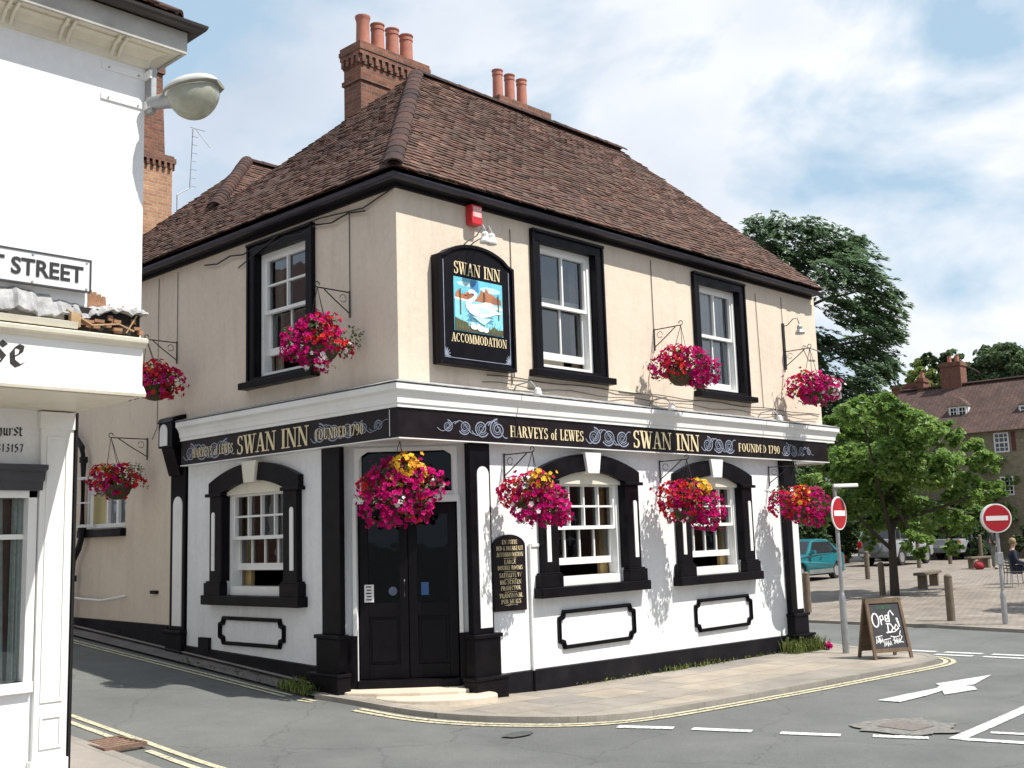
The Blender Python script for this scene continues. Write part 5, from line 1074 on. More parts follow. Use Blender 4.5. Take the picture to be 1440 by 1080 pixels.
# shop lettering in a broken-pen hand
def pen(mb, strokes, u, z, s, v, nw=.17, ang=40):
    a = radians(ang); nx, nz = cos(a) * nw * s / 2, sin(a) * nw * s / 2
    for k, st in enumerate(strokes):
        n = len(st); O = [(u + p[0] * s - nx, v + .0006 * k, z + p[1] * s - nz) for p in st]; I = [(u + p[0] * s + nx, v + .0006 * k, z + p[1] * s + nz) for p in st]
        mb.add(O + I, [(i, i + 1, n + i + 1, n + i) for i in range(n - 1)])
BL = {'e': [[(.55, .15), (.35, .05), (.15, .2), (.12, .6), (.3, .85), (.5, .78), (.45, .55), (.2, .42)]], 's': [[(.55, .8), (.35, .95), (.12, .75), (.3, .55), (.5, .35), (.32, .08), (.08, .2)]], 'o': [[(.3, .05), (.1, .25), (.12, .65), (.32, .85)], [(.32, .85), (.52, .65), (.5, .25), (.3, .05)]],
 'M': [[(.05, .0), (.15, .1), (.15, .95), (.05, 1.05)], [(.15, 1.0), (.42, .8), (.42, 0)], [(.42, 1.0), (.7, .85), (.72, .1), (.82, .05)]], 'i': [[(.1, .8), (.2, .7), (.2, .1), (.32, .02)], [(.18, 1.05), (.24, 1.0)]], 'd': [[(.4, .1), (.15, .2), (.12, .6), (.35, .75)], [(.1, 1.15), (.42, .8), (.42, .15), (.3, .02)]],
 'h': [[(.1, 1.1), (.15, 1.0), (.15, .05)], [(.15, .65), (.38, .8), (.42, .5), (.42, .1), (.35, -.1)]], 'u': [[(.1, .8), (.15, .7), (.15, .2), (.28, .05), (.42, .2)], [(.42, .8), (.42, .15), (.52, .02)]], 'r': [[(.1, .8), (.17, .7), (.17, .05)], [(.17, .65), (.35, .8), (.42, .72)]], 't': [[(.18, 1.0), (.18, .15), (.35, .05)], [(.05, .75), (.38, .75)]],
 '0': [[(.25, .02), (.08, .3), (.08, .75), (.25, 1)], [(.25, 1), (.42, .75), (.42, .3), (.25, .02)]], '8': [[(.25, .52), (.1, .75), (.25, 1), (.4, .8), (.25, .52), (.08, .3), (.25, 0), (.42, .25), (.25, .52)]], '1': [[(.1, .85), (.22, 1), (.22, .02)]], '3': [[(.1, .9), (.3, 1), (.38, .78), (.2, .55)], [(.2, .55), (.42, .4), (.35, .05), (.08, .1)]], '5': [[(.4, 1), (.12, .98), (.12, .6), (.35, .6), (.4, .25), (.2, 0), (.05, .1)]], '6': [[(.38, .98), (.12, .6), (.1, .2), (.28, 0), (.42, .25), (.3, .5), (.12, .4)]], '7': [[(.08, .97), (.42, .97), (.2, .02)]], ' ': []}
def pen_text(mb, s, u, z, size, v, adv=.56, nw=.17):
    for ch in s:
        pen(mb, BL[ch], u, z, size, v, nw); u += adv * size * (1.45 if ch == 'M' else .6 if ch == 'i' else .85 if ch in 'rt1' else .5 if ch == ' ' else 1)
q = MB(); pen_text(q, 'ose', -5.825, 2.975, .175, .032, .70, .26); q.build('lettering', M['iron'], nb, XW)
q = MB(); pen_text(q, 'Midhurst', -5.335, 2.615, .075, .004, .57, .2); pen_text(q, '0 813157', -5.26, 2.49, .062, .004, .60, .22); q.build('lettering', M['iron'], shop, XS)
# eaves
q = MB(); q.box(-14, -4.39, -2.62, 8, 5.56, 5.60); q.build('eaves_soffit', M['cream'], shop)
q = MB(); sh = [(0, 5.42), (.02, 5.43), (.03, 5.49), (.07, 5.53), (.12, 5.545), (.12, 5.56), (0, 5.56)]
m = sweep([(v, z) for v, z in sh], [(-14, YW, 0, -1), (-4.6, YW, 1, -1), (-4.6, 8, 1, 0)]); m.build('cove_moulding', M['cream'], shop)
m = sweep([(.205, 5.545), (.23, 5.545), (.23, 5.72), (.205, 5.72)], [(-14, YW, 0, -1), (-4.6, YW, 1, -1), (-4.6, 8, 1, 0)], True); m.build('eaves_board', paint('grey_boards', (.42, .41, .38), .6, .2, 4, .2, 30, (.2, .18, .15), .5), shop)
for x in (-5.70, -5.29, -4.89): 
    q = MB()
    for d in (0, .055): q.tube([XW(x + d, .02, 5.44), XW(x + d, .05, 5.48), XW(x + d, .09, 5.52), XW(x + d, .13, 5.53), XW(x + d, .19, 5.555)], .014, 6)
    q.build('eaves_bracket', M['cream'], shop)
gp = [(.29 + .06 * cos(a), 5.77 + .06 * sin(a)) for a in [pi + pi * k / 8 for k in range(9)]]; gi = [(.29 + .05 * cos(a), 5.77 + .05 * sin(a)) for a in [2 * pi - pi * k / 8 for k in range(9)]]
m = sweep(gp + gi, [(-14, YW, 0, -1), (-4.6, YW, 1, -1), (-4.6, 8, 1, 0)], True); m.build('gutter', paint('brown_black_gutter', (.03, .024, .022), .45, .3, 5), shop)
q = MB(); O1 = (-14, -2.69, 5.78); O2 = (-4.32, -2.69, 5.78); T2 = (-8.5, 1.5, 8.4); q.v = [O1, O2, T2, (-14, 1.5, 8.4), (-4.32, 8, 5.78)]; q.f = [(0, 1, 2, 3), (1, 4, 2)]; q.var = [.3, .3]; q.mi = [0, 0]; rf = q.build('roof', M['tile'], shop)
q = MB(); tiles(q, (-8, -2.72, 5.80), (1, 0, 0), (0, 4.19, 2.62), [(-8, -2.72, 5.80), (-4.38, -2.72, 5.80), (-5.3, -1.8, 6.4), (-8, -1.8, 6.4)], .12, .2, 15); q.build('roof_tiles', M['tile'], rf)
q = MB(); ridge(q, (-4.42, -2.6, 5.84), (-6, -1, 6.85), .08, .22, 12); q.build('ridge_tiles', M['ridge'], rf)

# street name plate and lamp on the shop
sp = thing('street_name_sign', (-5.6, YW - .06, 3.68), 'white street name plate with black capitals fixed on the white wall', 'sign')
def XN(u, v, z): return (u, YW - .05 - v, z)
q = MB(); q.box(-6.9, -5.03, 0, .012, 3.565, 3.80); q.build('plate', paint('enamel_plate', (.66, .67, .68), .35, .06, 4, .1, 20, (.4, .38, .34), .35), sp, XN, .003)
q = MB(); rect_ring(q, -6.905, -5.025, 3.56, 3.805, .012, -.01, .018); q.build('rim', paint('black_enamel', (.05, .05, .055), .4), sp, XN)
sans_text('lettering', 'T STREET', .165, M['iron'], sp, lambda x, y, z: (-5.741 + x * .956, YW - .05 - .014 - max(0, y), 3.628 + z))
q = MB()
for u in (-5.06, -5.45): 
    for z in (3.585, 3.78): q.prism([(u + .008 * cos(a), z + .006 * sin(a)) for a in [k * pi / 4 for k in range(8)]], .012, .018)
q.build('screw', M['steel'], sp, XN)
lp = thing('wall_street_lamp', (-4.6, -2.5, 5.15), 'rounded grey street lamp with cloudy glass bowl on the white wall corner', 'street lamp')
for z in (5.33, 5.09): q = MB(); q.box(-4.955, -4.60, 0, .012, z, z + .055); q.box(-4.612, -4.585, 0, .10, z - .005, z + .06); q.build('fixing_strap', M['white'], lp, XW)
q = MB()
for z in (5.35, 5.11):
    for u in (-4.90, -4.66): q.prism([(u + .008 * cos(a), z + .008 * sin(a)) for a in [k * pi / 4 for k in range(8)]], .012, .02)
q.build('bolt', M['steel'], lp, XW)
q = MB(); q.box(-4.60, -4.55, .0, .10, 5.05, 5.42); q.build('mounting_plate', M['steel'], lp, XW, .01)
ax = Vector((.36, -.46, .07)).normalized(); sd = ax.cross(Vector((0, 0, 1))).normalized(); upv = sd.cross(ax)
P0 = Vector((-4.57, -2.50, 5.13))
def LPT(a, s_, u_): return tuple(P0 + ax * a + sd * s_ + upv * u_)
def shell(prof, n=18, half=None, flat=1.0):
    q = MB()
    for a, w, hgt, c in prof:
        for k in range(n): t = 2 * pi * k / n; q.v.append(LPT(a, w * cos(t), c + hgt * sin(t) * flat))
    for i in range(len(prof) - 1):
        for k in range(n): q.f.append((i * n + k, i * n + (k + 1) % n, (i + 1) * n + (k + 1) % n, (i + 1) * n + k))
    q.f += [tuple(range(n))[::-1], tuple((len(prof) - 1) * n + k for k in range(n))]; q.var = [.5] * len(q.f); q.mi = [0] * len(q.f); return q
shell([(-.04, .05, .05, 0), (.10, .06, .06, 0), (.14, .075, .07, 0)]).build('spigot', M['steel'], lp, smooth=True, auto=40)
shell([(.10, .08, .05, .035), (.16, .13, .06, .055), (.26, .165, .08, .065), (.38, .17, .08, .07), (.48, .145, .06, .07), (.54, .08, .03, .065)]).build('canopy', paint('pale_lamp_shell', (.62, .62, .60), .4, .1, 4, .1, 20, (.3, .28, .25), .3), lp, smooth=True).modifiers.new('sub', 'SUBSURF').render_levels = 2
shell([(.13, .09, .05, -.01), (.17, .13, .12, -.015), (.26, .155, .175, -.02), (.36, .16, .18, -.02), (.46, .13, .13, -.01), (.52, .07, .05, .02)]).build('glass_bowl', M['lamp_bowl'], lp, smooth=True).modifiers.new('sub', 'SUBSURF').render_levels = 2
shell([(.115, .10, .022, .035), (.18, .145, .02, .04), (.26, .172, .02, .044), (.38, .177, .02, .048), (.49, .145, .02, .05), (.545, .085, .02, .05)]).build('rim', paint('dull_rim', (.2, .2, .17), .5), lp, smooth=True, auto=40)

# brick chimney and aerial rising behind the pub roof
rc = thing('rear_chimney', (2.7, 11.3, 7), 'tall two stage brick chimney rising behind the shop, orange below and dark red above', 'chimney')
q = MB(); q.box(1.8, 3.03, 11.0, 11.75, 6.5, 9.95); q.build('lower_stack', M['brick_light'], rc)
q = MB()
for k in range(9): q.box(1.86 + k * .135, 1.92 + k * .135, 10.93, 10.999, 9.86, 9.99)
for k in range(5): q.box(3.031, 3.09, 11.0 + k * .15, 11.07 + k * .15, 9.86, 9.99)
q.box(1.75, 3.09, 10.93, 11.8, 9.99, 10.10); q.box(1.78, 3.06, 10.97, 11.78, 10.10, 10.16); q.build('dentil_course', M['brick'], rc)
q = MB(); q.box(1.9, 2.88, 11.05, 11.6, 10.16, 11.9); q.v[-4:] = [(1.9, 11.05, 12.0), (2.80, 11.05, 12.0), (2.80, 11.6, 12.0), (1.9, 11.6, 12.0)]; q.box(1.85, 2.84, 11.0, 11.65, 12.0, 12.2); q.build('upper_stack', M['brick'], rc)
ae = thing('television_aerial', (2.4, 9.4, 8.2), 'thin television aerial on a bent pole above the rear roof, beside the orange chimney', 'aerial')
q = MB(); q.tube([(2.25, 9.4, 7.6), (2.26, 9.4, 8.75), (2.54, 9.4, 8.95), (2.60, 9.4, 10.22)], .014, 6); q.build('mast', M['steel'], ae)
q = MB(); q.tube([(2.60, 9.3, 10.2), (2.76, 9.0, 9.75)], .01, 5)
for k in range(8): t = k / 7; c = Vector((2.60, 9.3, 10.2)).lerp(Vector((2.62, 9.4, 9.0)), t); w = .05 + .02 * (k % 2); q.tube([c + Vector((-w, 0, 0)), c + Vector((w, 0, 0))], .005, 4)
q.tube([(2.48, 9.3, 10.2), (2.82, 9.3, 10.2)], .007, 4); q.build('yagi_elements', M['steel'], ae)

# ================================================================== STREET FURNITURE
def no_entry(base, zc, r, nrm, label, kind):
    bx, by = base; gz = g(bx, by) + .06; t = thing('no_entry_sign', (bx, by, gz), label, 'road sign')
    q = MB(); fat = .95 if kind == 1 else .62
    q.lathe((bx, by, gz - .05), [(.055, 0), (.055, fat), (.042, fat + .08), (.036, fat + .1)], 16); q.lathe((bx, by, gz + fat), [(.034, 0), (.034, zc - gz - fat + (.42 if kind == 1 else 0))], 14); q.build('post', M['steel'], t, smooth=True, auto=40)
    n = Vector((nrm[0], nrm[1], 0)).normalized(); s = Vector((-n.y, n.x, 0))
    if s.dot(VR) < 0: s = -s
    def XQ(u, v, z): p = Vector((bx, by, zc)) + s * u + n * (v + .045) + Vector((0, 0, z)); return tuple(p)
    d = [(r * cos(k * pi / 20), r * sin(k * pi / 20)) for k in range(40)]; dp = .11 if kind == 2 else .03
    q = MB(); q.prism(d, -dp if kind == 2 else -.012, .012); q.build('housing', M['sign_white'], t, XQ, .003)
    q = MB(); q.prism([(x * .91, y * .91) for x, y in d], .012, .016); q.build('red_disc', M['red'], t, XQ)
    q = MB(); q.box(-r * .74, r * .74, .016, .020, -r * .16, r * .16); q.build('white_bar', M['sign_white'], t, XQ)
    q = MB()
    if kind == 1:
        a = Vector((bx, by, zc + .44)); q.tube([a - Vector((0, 0, .06)), a, a + n * .05], .03, 8); q.build('lamp_arm', M['steel'], t)
        q = MB(); dd = VR * 1; p0 = a + dd * -.03; P_ = lambda l, w, h_: tuple(a + dd * l - VF * w + Vector((0, 0, h_)))
        vs = [P_(l, w, h_) for l in (-.02, .40) for w, h_ in ((-.05, 0), (.05, 0), (.04, .06), (-.04, .06))]; q.add(vs, [(0, 1, 2, 3), (7, 6, 5, 4), (0, 4, 5, 1), (1, 5, 6, 2), (2, 6, 7, 3), (3, 7, 4, 0)]); q.build('sign_lamp', M['sign_white'], t, None, .01)
    else:
        q.lathe((bx, by, gz + 1.2), [(.075, 0), (.08, .02), (.08, .24), (.075, .26)], 4); q.build('switch_box', M['steel'], t)
    return t
no_entry((8.9, -.99), 1.95, .285, (.04, -1), 'no entry sign with a small lamp on top, on the grey post nearest the pub', 1)
no_entry((14.9, -1.45), 1.80, .30, (-.77, -.64), 'no entry sign with deep housing on a post in the square at the right edge', 2)
# A-board
ab = thing('chalkboard_sign', (8.5, -1.95, g(8.1, -2.1) + .06), 'wooden A-board chalkboard with white chalk writing standing on the pavement corner', 'sign')
gz = g(8.05, -2.1) + .06
def XA(u, v, z):   # u to viewer's right (-y), z up along the leaning face
    k = .20 * z / .95 - v; return (8.41 + .866 * u + .5 * k, -2.05 - .5 * u + .866 * k, gz + z)
def XAb(u, v, z): k = .44 - .20 * z / .95 - v; return (8.41 + .866 * u + .5 * k, -2.05 - .5 * u + .866 * k, gz + z)
for f, nm in ((XA, 'front'), (XAb, 'back')):
    q = MB(); 
    for s in (-1, 1): q.prism([(s * .355, 0), (s * .305, 0), (s * .275, .93), (s * .325, .93)], -.015, .02)
    q.box(-.32, .32, -.014, .019, .86, .93); q.box(-.325, .325, -.014, .019, .10, .16); q.build(nm + '_frame', M['wood_frame'], ab, f)
q = MB(); q.prism([(-.32, .16), (.32, .16), (.29, .86), (-.29, .86)], -.006, .004); bdp = q.build('board', M['chalk_board'], ab, XA)
q = MB(); q.prism([(-.32, .16), (.32, .16), (.29, .86), (-.29, .86)], -.006, .004); q.build('rear_board', M['wood_frame'], ab, XAb)
q = MB(); 
def ck(pts, w=.022, m=None, k=[0]): k[0] += 1; ribbon(m or q, [(x, z) for x, z in pts], w, .0055, .0003 * (k[0] % 6))
ck([(-.20 + .065 * cos(a) * .9, .60 + .105 * sin(a)) for a in [k * .45 for k in range(15)]]); ck([(-.11, .66), (-.10, .52)]); ck([(-.11, .65), (-.06, .67), (-.05, .61), (-.10, .59)]); ck([(-.02, .60), (.04, .62), (.03, .67), (-.01, .66), (-.02, .58), (.04, .57)]); ck([(.05, .56), (.06, .70), (.10, .74), (.15, .66)])
ck([(.0, .40), (.01, .54)]); ck([(-.04, .40), (.05, .41), (.10, .47), (.06, .53), (-.02, .54)]); ck([(.19, .56), (.18, .62), (.22, .50)]); ck([(.11, .45), (.16, .52), (.2, .46), (.14, .43), (.12, .47)]); ck([(.20, .62), (.22, .48)]); ck([(.0, .40), (.12, .41), (.2, .46)], .015)
for bx_, bz_, w_ in ((-.19, .24, .13), (-.05, .19, .14), (.13, .22, .12)):
    for i in range(4): ck([(bx_ - w_ / 2 + w_ * i / 4, bz_ + .02 * (i % 2)), (bx_ - w_ / 2 + w_ * (i + .5) / 4, bz_ + .09), (bx_ - w_ / 2 + w_ * (i + .9) / 4, bz_ + .015)], .014)
    ck([(bx_ - w_ / 2, bz_ + .10), (bx_ + w_ / 2, bz_ + .12)], .012)
ck([(-.2, .34), (-.19, .27), (-.14, .29)], .018); ck([(.02, .34), (.1, .33), (.05, .28), (.12, .27)], .016); ck([(.22, .42), (.19, .36), (.23, .33), (.18, .26), (.24, .24)], .016)
q.build('chalk_writing', M['chalk'], bdp, XA)
q = MB(); serif_text(q, 'TODAY', -.15, .765, .055, .28, .0045, .001); q.build('green_heading', M['green_chalk'], bdp, XA)
q = MB(); q.tube([XA(-.3, -.02, .5), XAb(-.3, .02, .5)], .006, 5); q.build('stay', M['iron'], ab)
# bollards
B0 = None
def copy_tree(o, parent=None):
    c = o.copy(); COL.objects.link(c); c.parent = parent
    for chd in [x for x in o.children]: copy_tree(chd, c)
    return c
BW = [((15.26, -.19), 1.0, 'timber bollard standing alone nearest the right hand no entry sign'), ((16.21, 3.73), 1.0, 'timber bollard close behind the end of the pub wall'), ((21.77, 4.42), .95, 'short timber bollard standing just behind the A-board, left of the tree trunk'), ((28.65, 8.21), 1.0, 'timber bollard behind the spare wheel of the silver off-roader'), ((38.2, 10.5), 1.15, 'timber bollard between the two wheels on the silver off-roader side'), ((42.5, 10.9), 1.2, 'timber bollard just to the right of the silver off-roader'), ((46.0, 10.8), 1.3, 'timber bollard in front of the silver car with red tail lamp'), ((50.0, 10.6), 1.2, 'farthest timber bollard, by the pale parked car')]
for i, ((x, y), s, lab) in enumerate(BW):
    if i == 0:
        B0 = thing('timber_bollard', (x, y, g(x, y) + .06), lab, 'bollard', 'timber bollards in the square'); z = g(x, y) + .04
        q = MB(); q.lathe((x, y, z), [(.088, 0), (.086, .94)], 12); q.build('post', M['wood'], B0, smooth=True, auto=40)
        q = MB(); q.lathe((x, y, z), [(.0865, .94), (.08, .975), (.055, 1.0), (.02, 1.01)], 12); q.build('cap', M['wood'], B0, smooth=True)
    else:
        c = copy_tree(B0); c.location = (x, y, g(x, y) + .06); c.scale = (1, 1, s); c['label'] = lab
# benches
def bench(c, ang, ln, lab):
    x, y = c; z = g(x, y) + .06; t = thing('timber_bench', (x, y, z), lab, 'bench', 'low timber benches in the square'); ca, sa = cos(ang), sin(ang)
    f = lambda u, v, w: (x + u * ca - v * sa, y + u * sa + v * ca, z + w)
    q = MB(); q.box(-ln / 2, ln / 2, -.17, .17, .40, .48); q.build('seat', M['wood'], t, f, .012)
    for s in (-1, 1): q = MB(); q.box(s * ln * .33 - .08, s * ln * .33 + .08, -.13, .13, -.05, .40); q.build('leg', M['wood'], t, f, .01)
bench((25.0, 4.45), radians(10), 2.2, 'low timber bench on two posts to the right of the tree trunk'); bench((37.6, 7.7), radians(-10), 1.6, 'low timber bench beside the standing person in the distance')

# ================================================================== CARS
def car(kind, pos, ang, mtl, label, name='parked_car', scale=1.0, spare=False):
    """built nose toward local -X; profile in (x, z)"""
    x0, y0 = pos; z0 = g(x0, y0) + .06; t = thing(name, (x0, y0, z0), label, 'car'); ca, sa = cos(ang), sin(ang)
    f = lambda u, v, w: (x0 + (u * ca - v * sa) * scale, y0 + (u * sa + v * ca) * scale, z0 + w * scale)
    if kind == 'hatch': L_, W_, zb, belt, top, wr, wx = 3.7, .80, .22, .86, 1.36, .28, (-1.22, 1.18); gh = [(-.80, .86), (-.25, 1.33), (.2, 1.375), (.85, 1.34), (1.45, .95)]; lo = [(-1.80, .30), (-1.85, .50), (-1.78, .66), (-1.55, .76), (-.82, .87), (1.5, .93), (1.78, .86), (1.84, .55), (1.80, .30)]
    elif kind == 'suv': L_, W_, zb, belt, top, wr, wx = 4.3, .88, .38, 1.12, 1.76, .36, (-1.35, 1.25); gh = [(-1.0, 1.12), (-.5, 1.68), (0, 1.75), (1.6, 1.74), (2.02, 1.12)]; lo = [(-2.1, .45), (-2.15, .8), (-2.05, 1.0), (-1.1, 1.12), (2.08, 1.15), (2.12, .8), (2.08, .45)]
    elif kind == 'pickup': L_, W_, zb, belt, top, wr, wx = 4.9, .88, .38, 1.05, 1.7, .36, (-1.6, 1.4); gh = [(-1.1, 1.05), (-.6, 1.62), (0, 1.7), (.7, 1.66), (.85, 1.05)]; lo = [(-2.4, .45), (-2.45, .8), (-2.3, .98), (-1.1, 1.05), (2.4, 1.08), (2.45, .8), (2.4, .45)]
    else: L_, W_, zb, belt, top, wr, wx = 4.3, .84, .22, .90, 1.42, .31, (-1.35, 1.3); gh = [(-.95, .90), (-.35, 1.38), (.2, 1.42), (1.0, 1.38), (1.75, .96)]; lo = [(-2.1, .30), (-2.15, .52), (-2.05, .70), (-1.75, .80), (-.95, .90), (1.8, .98), (2.08, .88), (2.14, .55), (2.08, .30)]
    # lower body with wheel openings
    bot = [lo[-1]]
    for w in sorted(wx, reverse=True):
        R_w = wr + .07; bot += [(w + R_w * cos(a), zb + .0 + max(0, R_w * sin(a)) + (wr - zb) * .9) for a in [k * pi / 8 for k in range(9)]]
    poly = lo[:-1][::1]; poly = [lo[0]] + lo[1:] + [(max(lo[-1][0] - .1, wx[1] + wr + .08), zb)] + [(wx[1] + (wr + .06) * cos(a), zb + (wr + .12) * sin(a)) for a in [k * pi / 8 for k in range(9)]] + [(wx[0] + (wr + .06) * cos(a), zb + (wr + .12) * sin(a)) for a in [k * pi / 8 for k in range(9)]] + [(lo[0][0] + .1, zb)]
    def taper(x): e = abs(x) / (L_ / 2); return W_ * (1 - .10 * max(0, e - .55) / .45)
    q = MB(); n = len(poly)
    for sgn in (-1, 1): q.v += [(p[0], sgn * taper(p[0]) * (1.0 if p[1] > .5 * belt else .97), p[1]) for p in poly]
    q.f = [tuple(range(n)), tuple(range(2 * n - 1, n - 1, -1))] + [(i, n + i, n + (i + 1) % n, (i + 1) % n) for i in range(n)]; q.var = [.5] * len(q.f); q.mi = [0] * len(q.f)
    body = q.build('body', mtl, t, f, .03)
    q = MB(); m = len(gh)
    for sgn in (-1, 1): q.v += [(p[0], sgn * (W_ - .04 if abs(p[1] - belt) < .12 else W_ - .17), p[1] + .002) for p in gh]
    q.f = [tuple(range(m)), tuple(range(2 * m - 1, m - 1, -1))] + [(i, m + i, m + (i + 1) % m, (i + 1) % m) for i in range(m)]; q.var = [.5] * len(q.f); q.mi = [0] * len(q.f)
    q.build('cabin', mtl, t, f, .04)
    # windows
    def lerp(a, b, t_): return a + (b - a) * t_
    def side_pt(x, h_):   # point on the sloping side at height fraction h_
        return W_ - .04 - .13 * h_ + .022
    zt = min(gh[1][1], gh[-2][1]); xa0, xa1 = gh[0][0] + .14, gh[1][0] + .06; xb0, xb1 = gh[-1][0] - .16, gh[-2][0] - .02
    h0, h1 = .10, .88; hz = lambda h_: belt + (zt - belt) * h_
    for sgn, nm in ((-1, 'side_window'), (1, 'side_window')):
        cuts = [0, .42, .80, 1.0] if kind != 'hatch' else [0, .5, .84, 1.0]
        for i in range(len(cuts) - 1):
            c0 = cuts[i] + .012; c1 = cuts[i + 1] - .012; q = MB()
            xl = lambda c_, h_: lerp(lerp(xa0, xa1, h_), lerp(xb0, xb1, h_), c_)
            q.add([(xl(c0, h0), sgn * side_pt(0, h0), hz(h0)), (xl(c1, h0), sgn * side_pt(0, h0), hz(h0)), (xl(c1, h1), sgn * side_pt(0, h1), hz(h1)), (xl(c0, h1), sgn * side_pt(0, h1), hz(h1))], [(0, 1, 2, 3)]); q.build(nm, M['car_glass'], t, f)
    for (a, b, nm) in ((gh[0], gh[1], 'windscreen'), (gh[-1], gh[-2], 'rear_window')):
        dx, dz = b[0] - a[0], b[1] - a[1]; l = hypot(dx, dz); nx_, nz_ = (-dz / l, dx / l) if nm == 'windscreen' else (dz / l, -dx / l); 
        if nz_ < 0: nx_, nz_ = -nx_, -nz_
        p = lambda t_, s_: (a[0] + dx * t_ + nx_ * .012, s_ * lerp(W_ - .12, W_ - .24, t_), a[1] + dz * t_ + nz_ * .012)
        q = MB(); q.add([p(.1, -1), p(.1, 1), p(.92, 1), p(.92, -1)], [(0, 1, 2, 3)]); q.build(nm, M['car_glass'], t, f)
    for sgn in (-1, 1):
        q = MB(); q.box(wx[0] + wr + .1, wx[1] - wr - .1, sgn * W_ - .0 if sgn > 0 else -W_ - .012, sgn * W_ + .012 if sgn > 0 else -W_, zb + .02, zb + .16); q.build('sill_trim', M['grey_plastic'], t, f)
        q = MB(); q.box(-.05, .12, min(sgn * (W_ + .004), sgn * (W_ + .02)), max(sgn * (W_ + .004), sgn * (W_ + .02)), belt - .12, belt - .09); q.build('door_handle', M['iron'], t, f)
        q = MB(); q.box(gh[0][0] + .1, gh[0][0] + .25, min(sgn * W_, sgn * (W_ + .16)), max(sgn * W_, sgn * (W_ + .16)), belt + .02, belt + .14); q.build('wing_mirror', mtl, t, f, .02)
        e = -L_ / 2; q = MB(); q.box(e - .0 + .02, e + .12, min(sgn * .42, sgn * .70), max(sgn * .42, sgn * .70), belt - .34, belt - .2); q.build('headlight', M['lamp_clear'], t, f, .02)
        e = L_ / 2; q = MB(); q.box(e - .14, e + .0, min(sgn * (W_ - .26), sgn * (W_ - .08)), max(sgn * (W_ - .26), sgn * (W_ - .08)), belt - .34, belt - .06); q.build('tail_lamp', M['lamp_red'], t, f, .02)
    q = MB(); q.box(-L_ / 2 - .02, -L_ / 2 + .14, -W_ + .1, W_ - .1, zb + .05, zb + .22); q.box(L_ / 2 - .14, L_ / 2 + .03, -W_ + .08, W_ - .08, zb + .05, zb + .24); q.build('bumper', M['grey_plastic'], t, f, .03)
    q = MB(); q.box(L_ / 2 - .02, L_ / 2 + .035, -.26, .26, belt - .42, belt - .31) if kind != 'suv' else q.box(L_ / 2 + .03, L_ / 2 + .04, -.7, -.2, zb + .06, zb + .17); q.build('number_plate', M['sign_white'], t, f)
    for w in wx:
        for sgn in (-1, 1):
            yy = sgn * (W_ - .17); q = MB(); q.lathe((w, yy, wr), [(wr * .6, -.09), (wr * .92, -.10), (wr, -.06), (wr, .06), (wr * .92, .10), (wr * .6, .09)], 22, axis=1); wh = q.build('wheel', M['rubber'], t, f, smooth=True, auto=50)
            q = MB(); yo = yy + sgn * .095; q.lathe((w, yo, wr), [(wr * .62, -.02), (wr * .60, .01), (wr * .15, .02), (.02, .03)], 20, axis=1) if sgn > 0 else q.lathe((w, yo, wr), [(.02, -.03), (wr * .15, -.02), (wr * .60, -.01), (wr * .62, .02)], 20, axis=1)
            q.build('rim', M['rim'], wh, f)
    q = MB(); q.box(-L_ / 2 + .3, L_ / 2 - .3, -W_ + .12, W_ - .12, zb - .04, belt - .1); q.build('underbody', M['rubber'], t, f)
    if spare:
        q = MB(); q.lathe((L_ / 2 + .03, -.05, .92), [(.36, 0), (.40, .03), (.40, .16), (.36, .21), (.1, .22), (.01, .22)], 26, axis=0); q.build('spare_wheel_cover', M['tyre_cover'], t, f, smooth=True, auto=50)
    return t
car('hatch', (27.9, 10.45), 0, M['teal'], 'small teal hatchback parked with its nose behind the end of the pub', scale=1.08)
car('suv', (42.3, 13.35), pi, M['silver'], 'silver off-road car with a round spare wheel cover, parked behind the tree trunk', 'parked_offroader', 1.06, True)
car('pickup', (50.5, 13.4), pi * 1.0, M['silver'], 'silver pickup with a red tail lamp parked to the right of the off-roader', 'parked_pickup')
car('sedan', (30.6, 14.6), pi + .15, M['white_car'], 'white car showing only its pale front behind the teal hatchback')
car('sedan', (41.5, 19.6), pi, M['dark_car'], 'dark car in deep shade beyond the teal hatchback')
car('sedan', (58.0, 13.6), pi, M['white_car'], 'pale car farthest to the right, left of the no entry sign in the square')

# ================================================================== TREES
def crown(mb, balls, dens, ls, R, flat=.75, sub=14, upb=.35):
    for x, y, z, r in balls:
        c = Vector((x, y, z)); n = max(6, int(sub * (r / .6) ** 2))
        for i in range(n):
            d = rdir(R); sc = c + Vector((d.x, d.y, d.z * flat)) * r * R.uniform(.35, 1.0) ** .6; sr = r * R.uniform(.22, .38); tone = R.gauss(.5, .22)
            for k in range(int(dens * R.uniform(.6, 1.3))):
                e = rdir(R); p = sc + Vector((e.x, e.y, e.z * .7)) * sr * R.random() ** .4
                sz = R.uniform(.55, 1.35); leaf(mb, p, e * .5 + Vector((0, 0, upb + .3)) + rdir(R) * .8, ls * sz, ls * sz * R.uniform(.45, .7), R, min(1, max(0, tone + R.gauss(0, .18))))
def trunk(t, pts, r0, r1, limbs, mtl=None):
    q = MB(); q.tube(pts, r0, 12, r2=r1); q.build('trunk', mtl or M['bark'], t, smooth=True, auto=60)
    q = MB(); R = random.Random(len(limbs))
    for a, b, ra, rb_ in limbs:
        a = Vector(a); b = Vector(b); m = a.lerp(b, .5) + Vector((R.uniform(-.1, .1), R.uniform(-.1, .1), R.uniform(-.05, .15))) * (b - a).length * .5; q.tube([a, m, b], [ra, (ra + rb_) / 2, rb_], 7)
    if limbs: q.build('limbs', mtl or M['bark'], t, smooth=True)
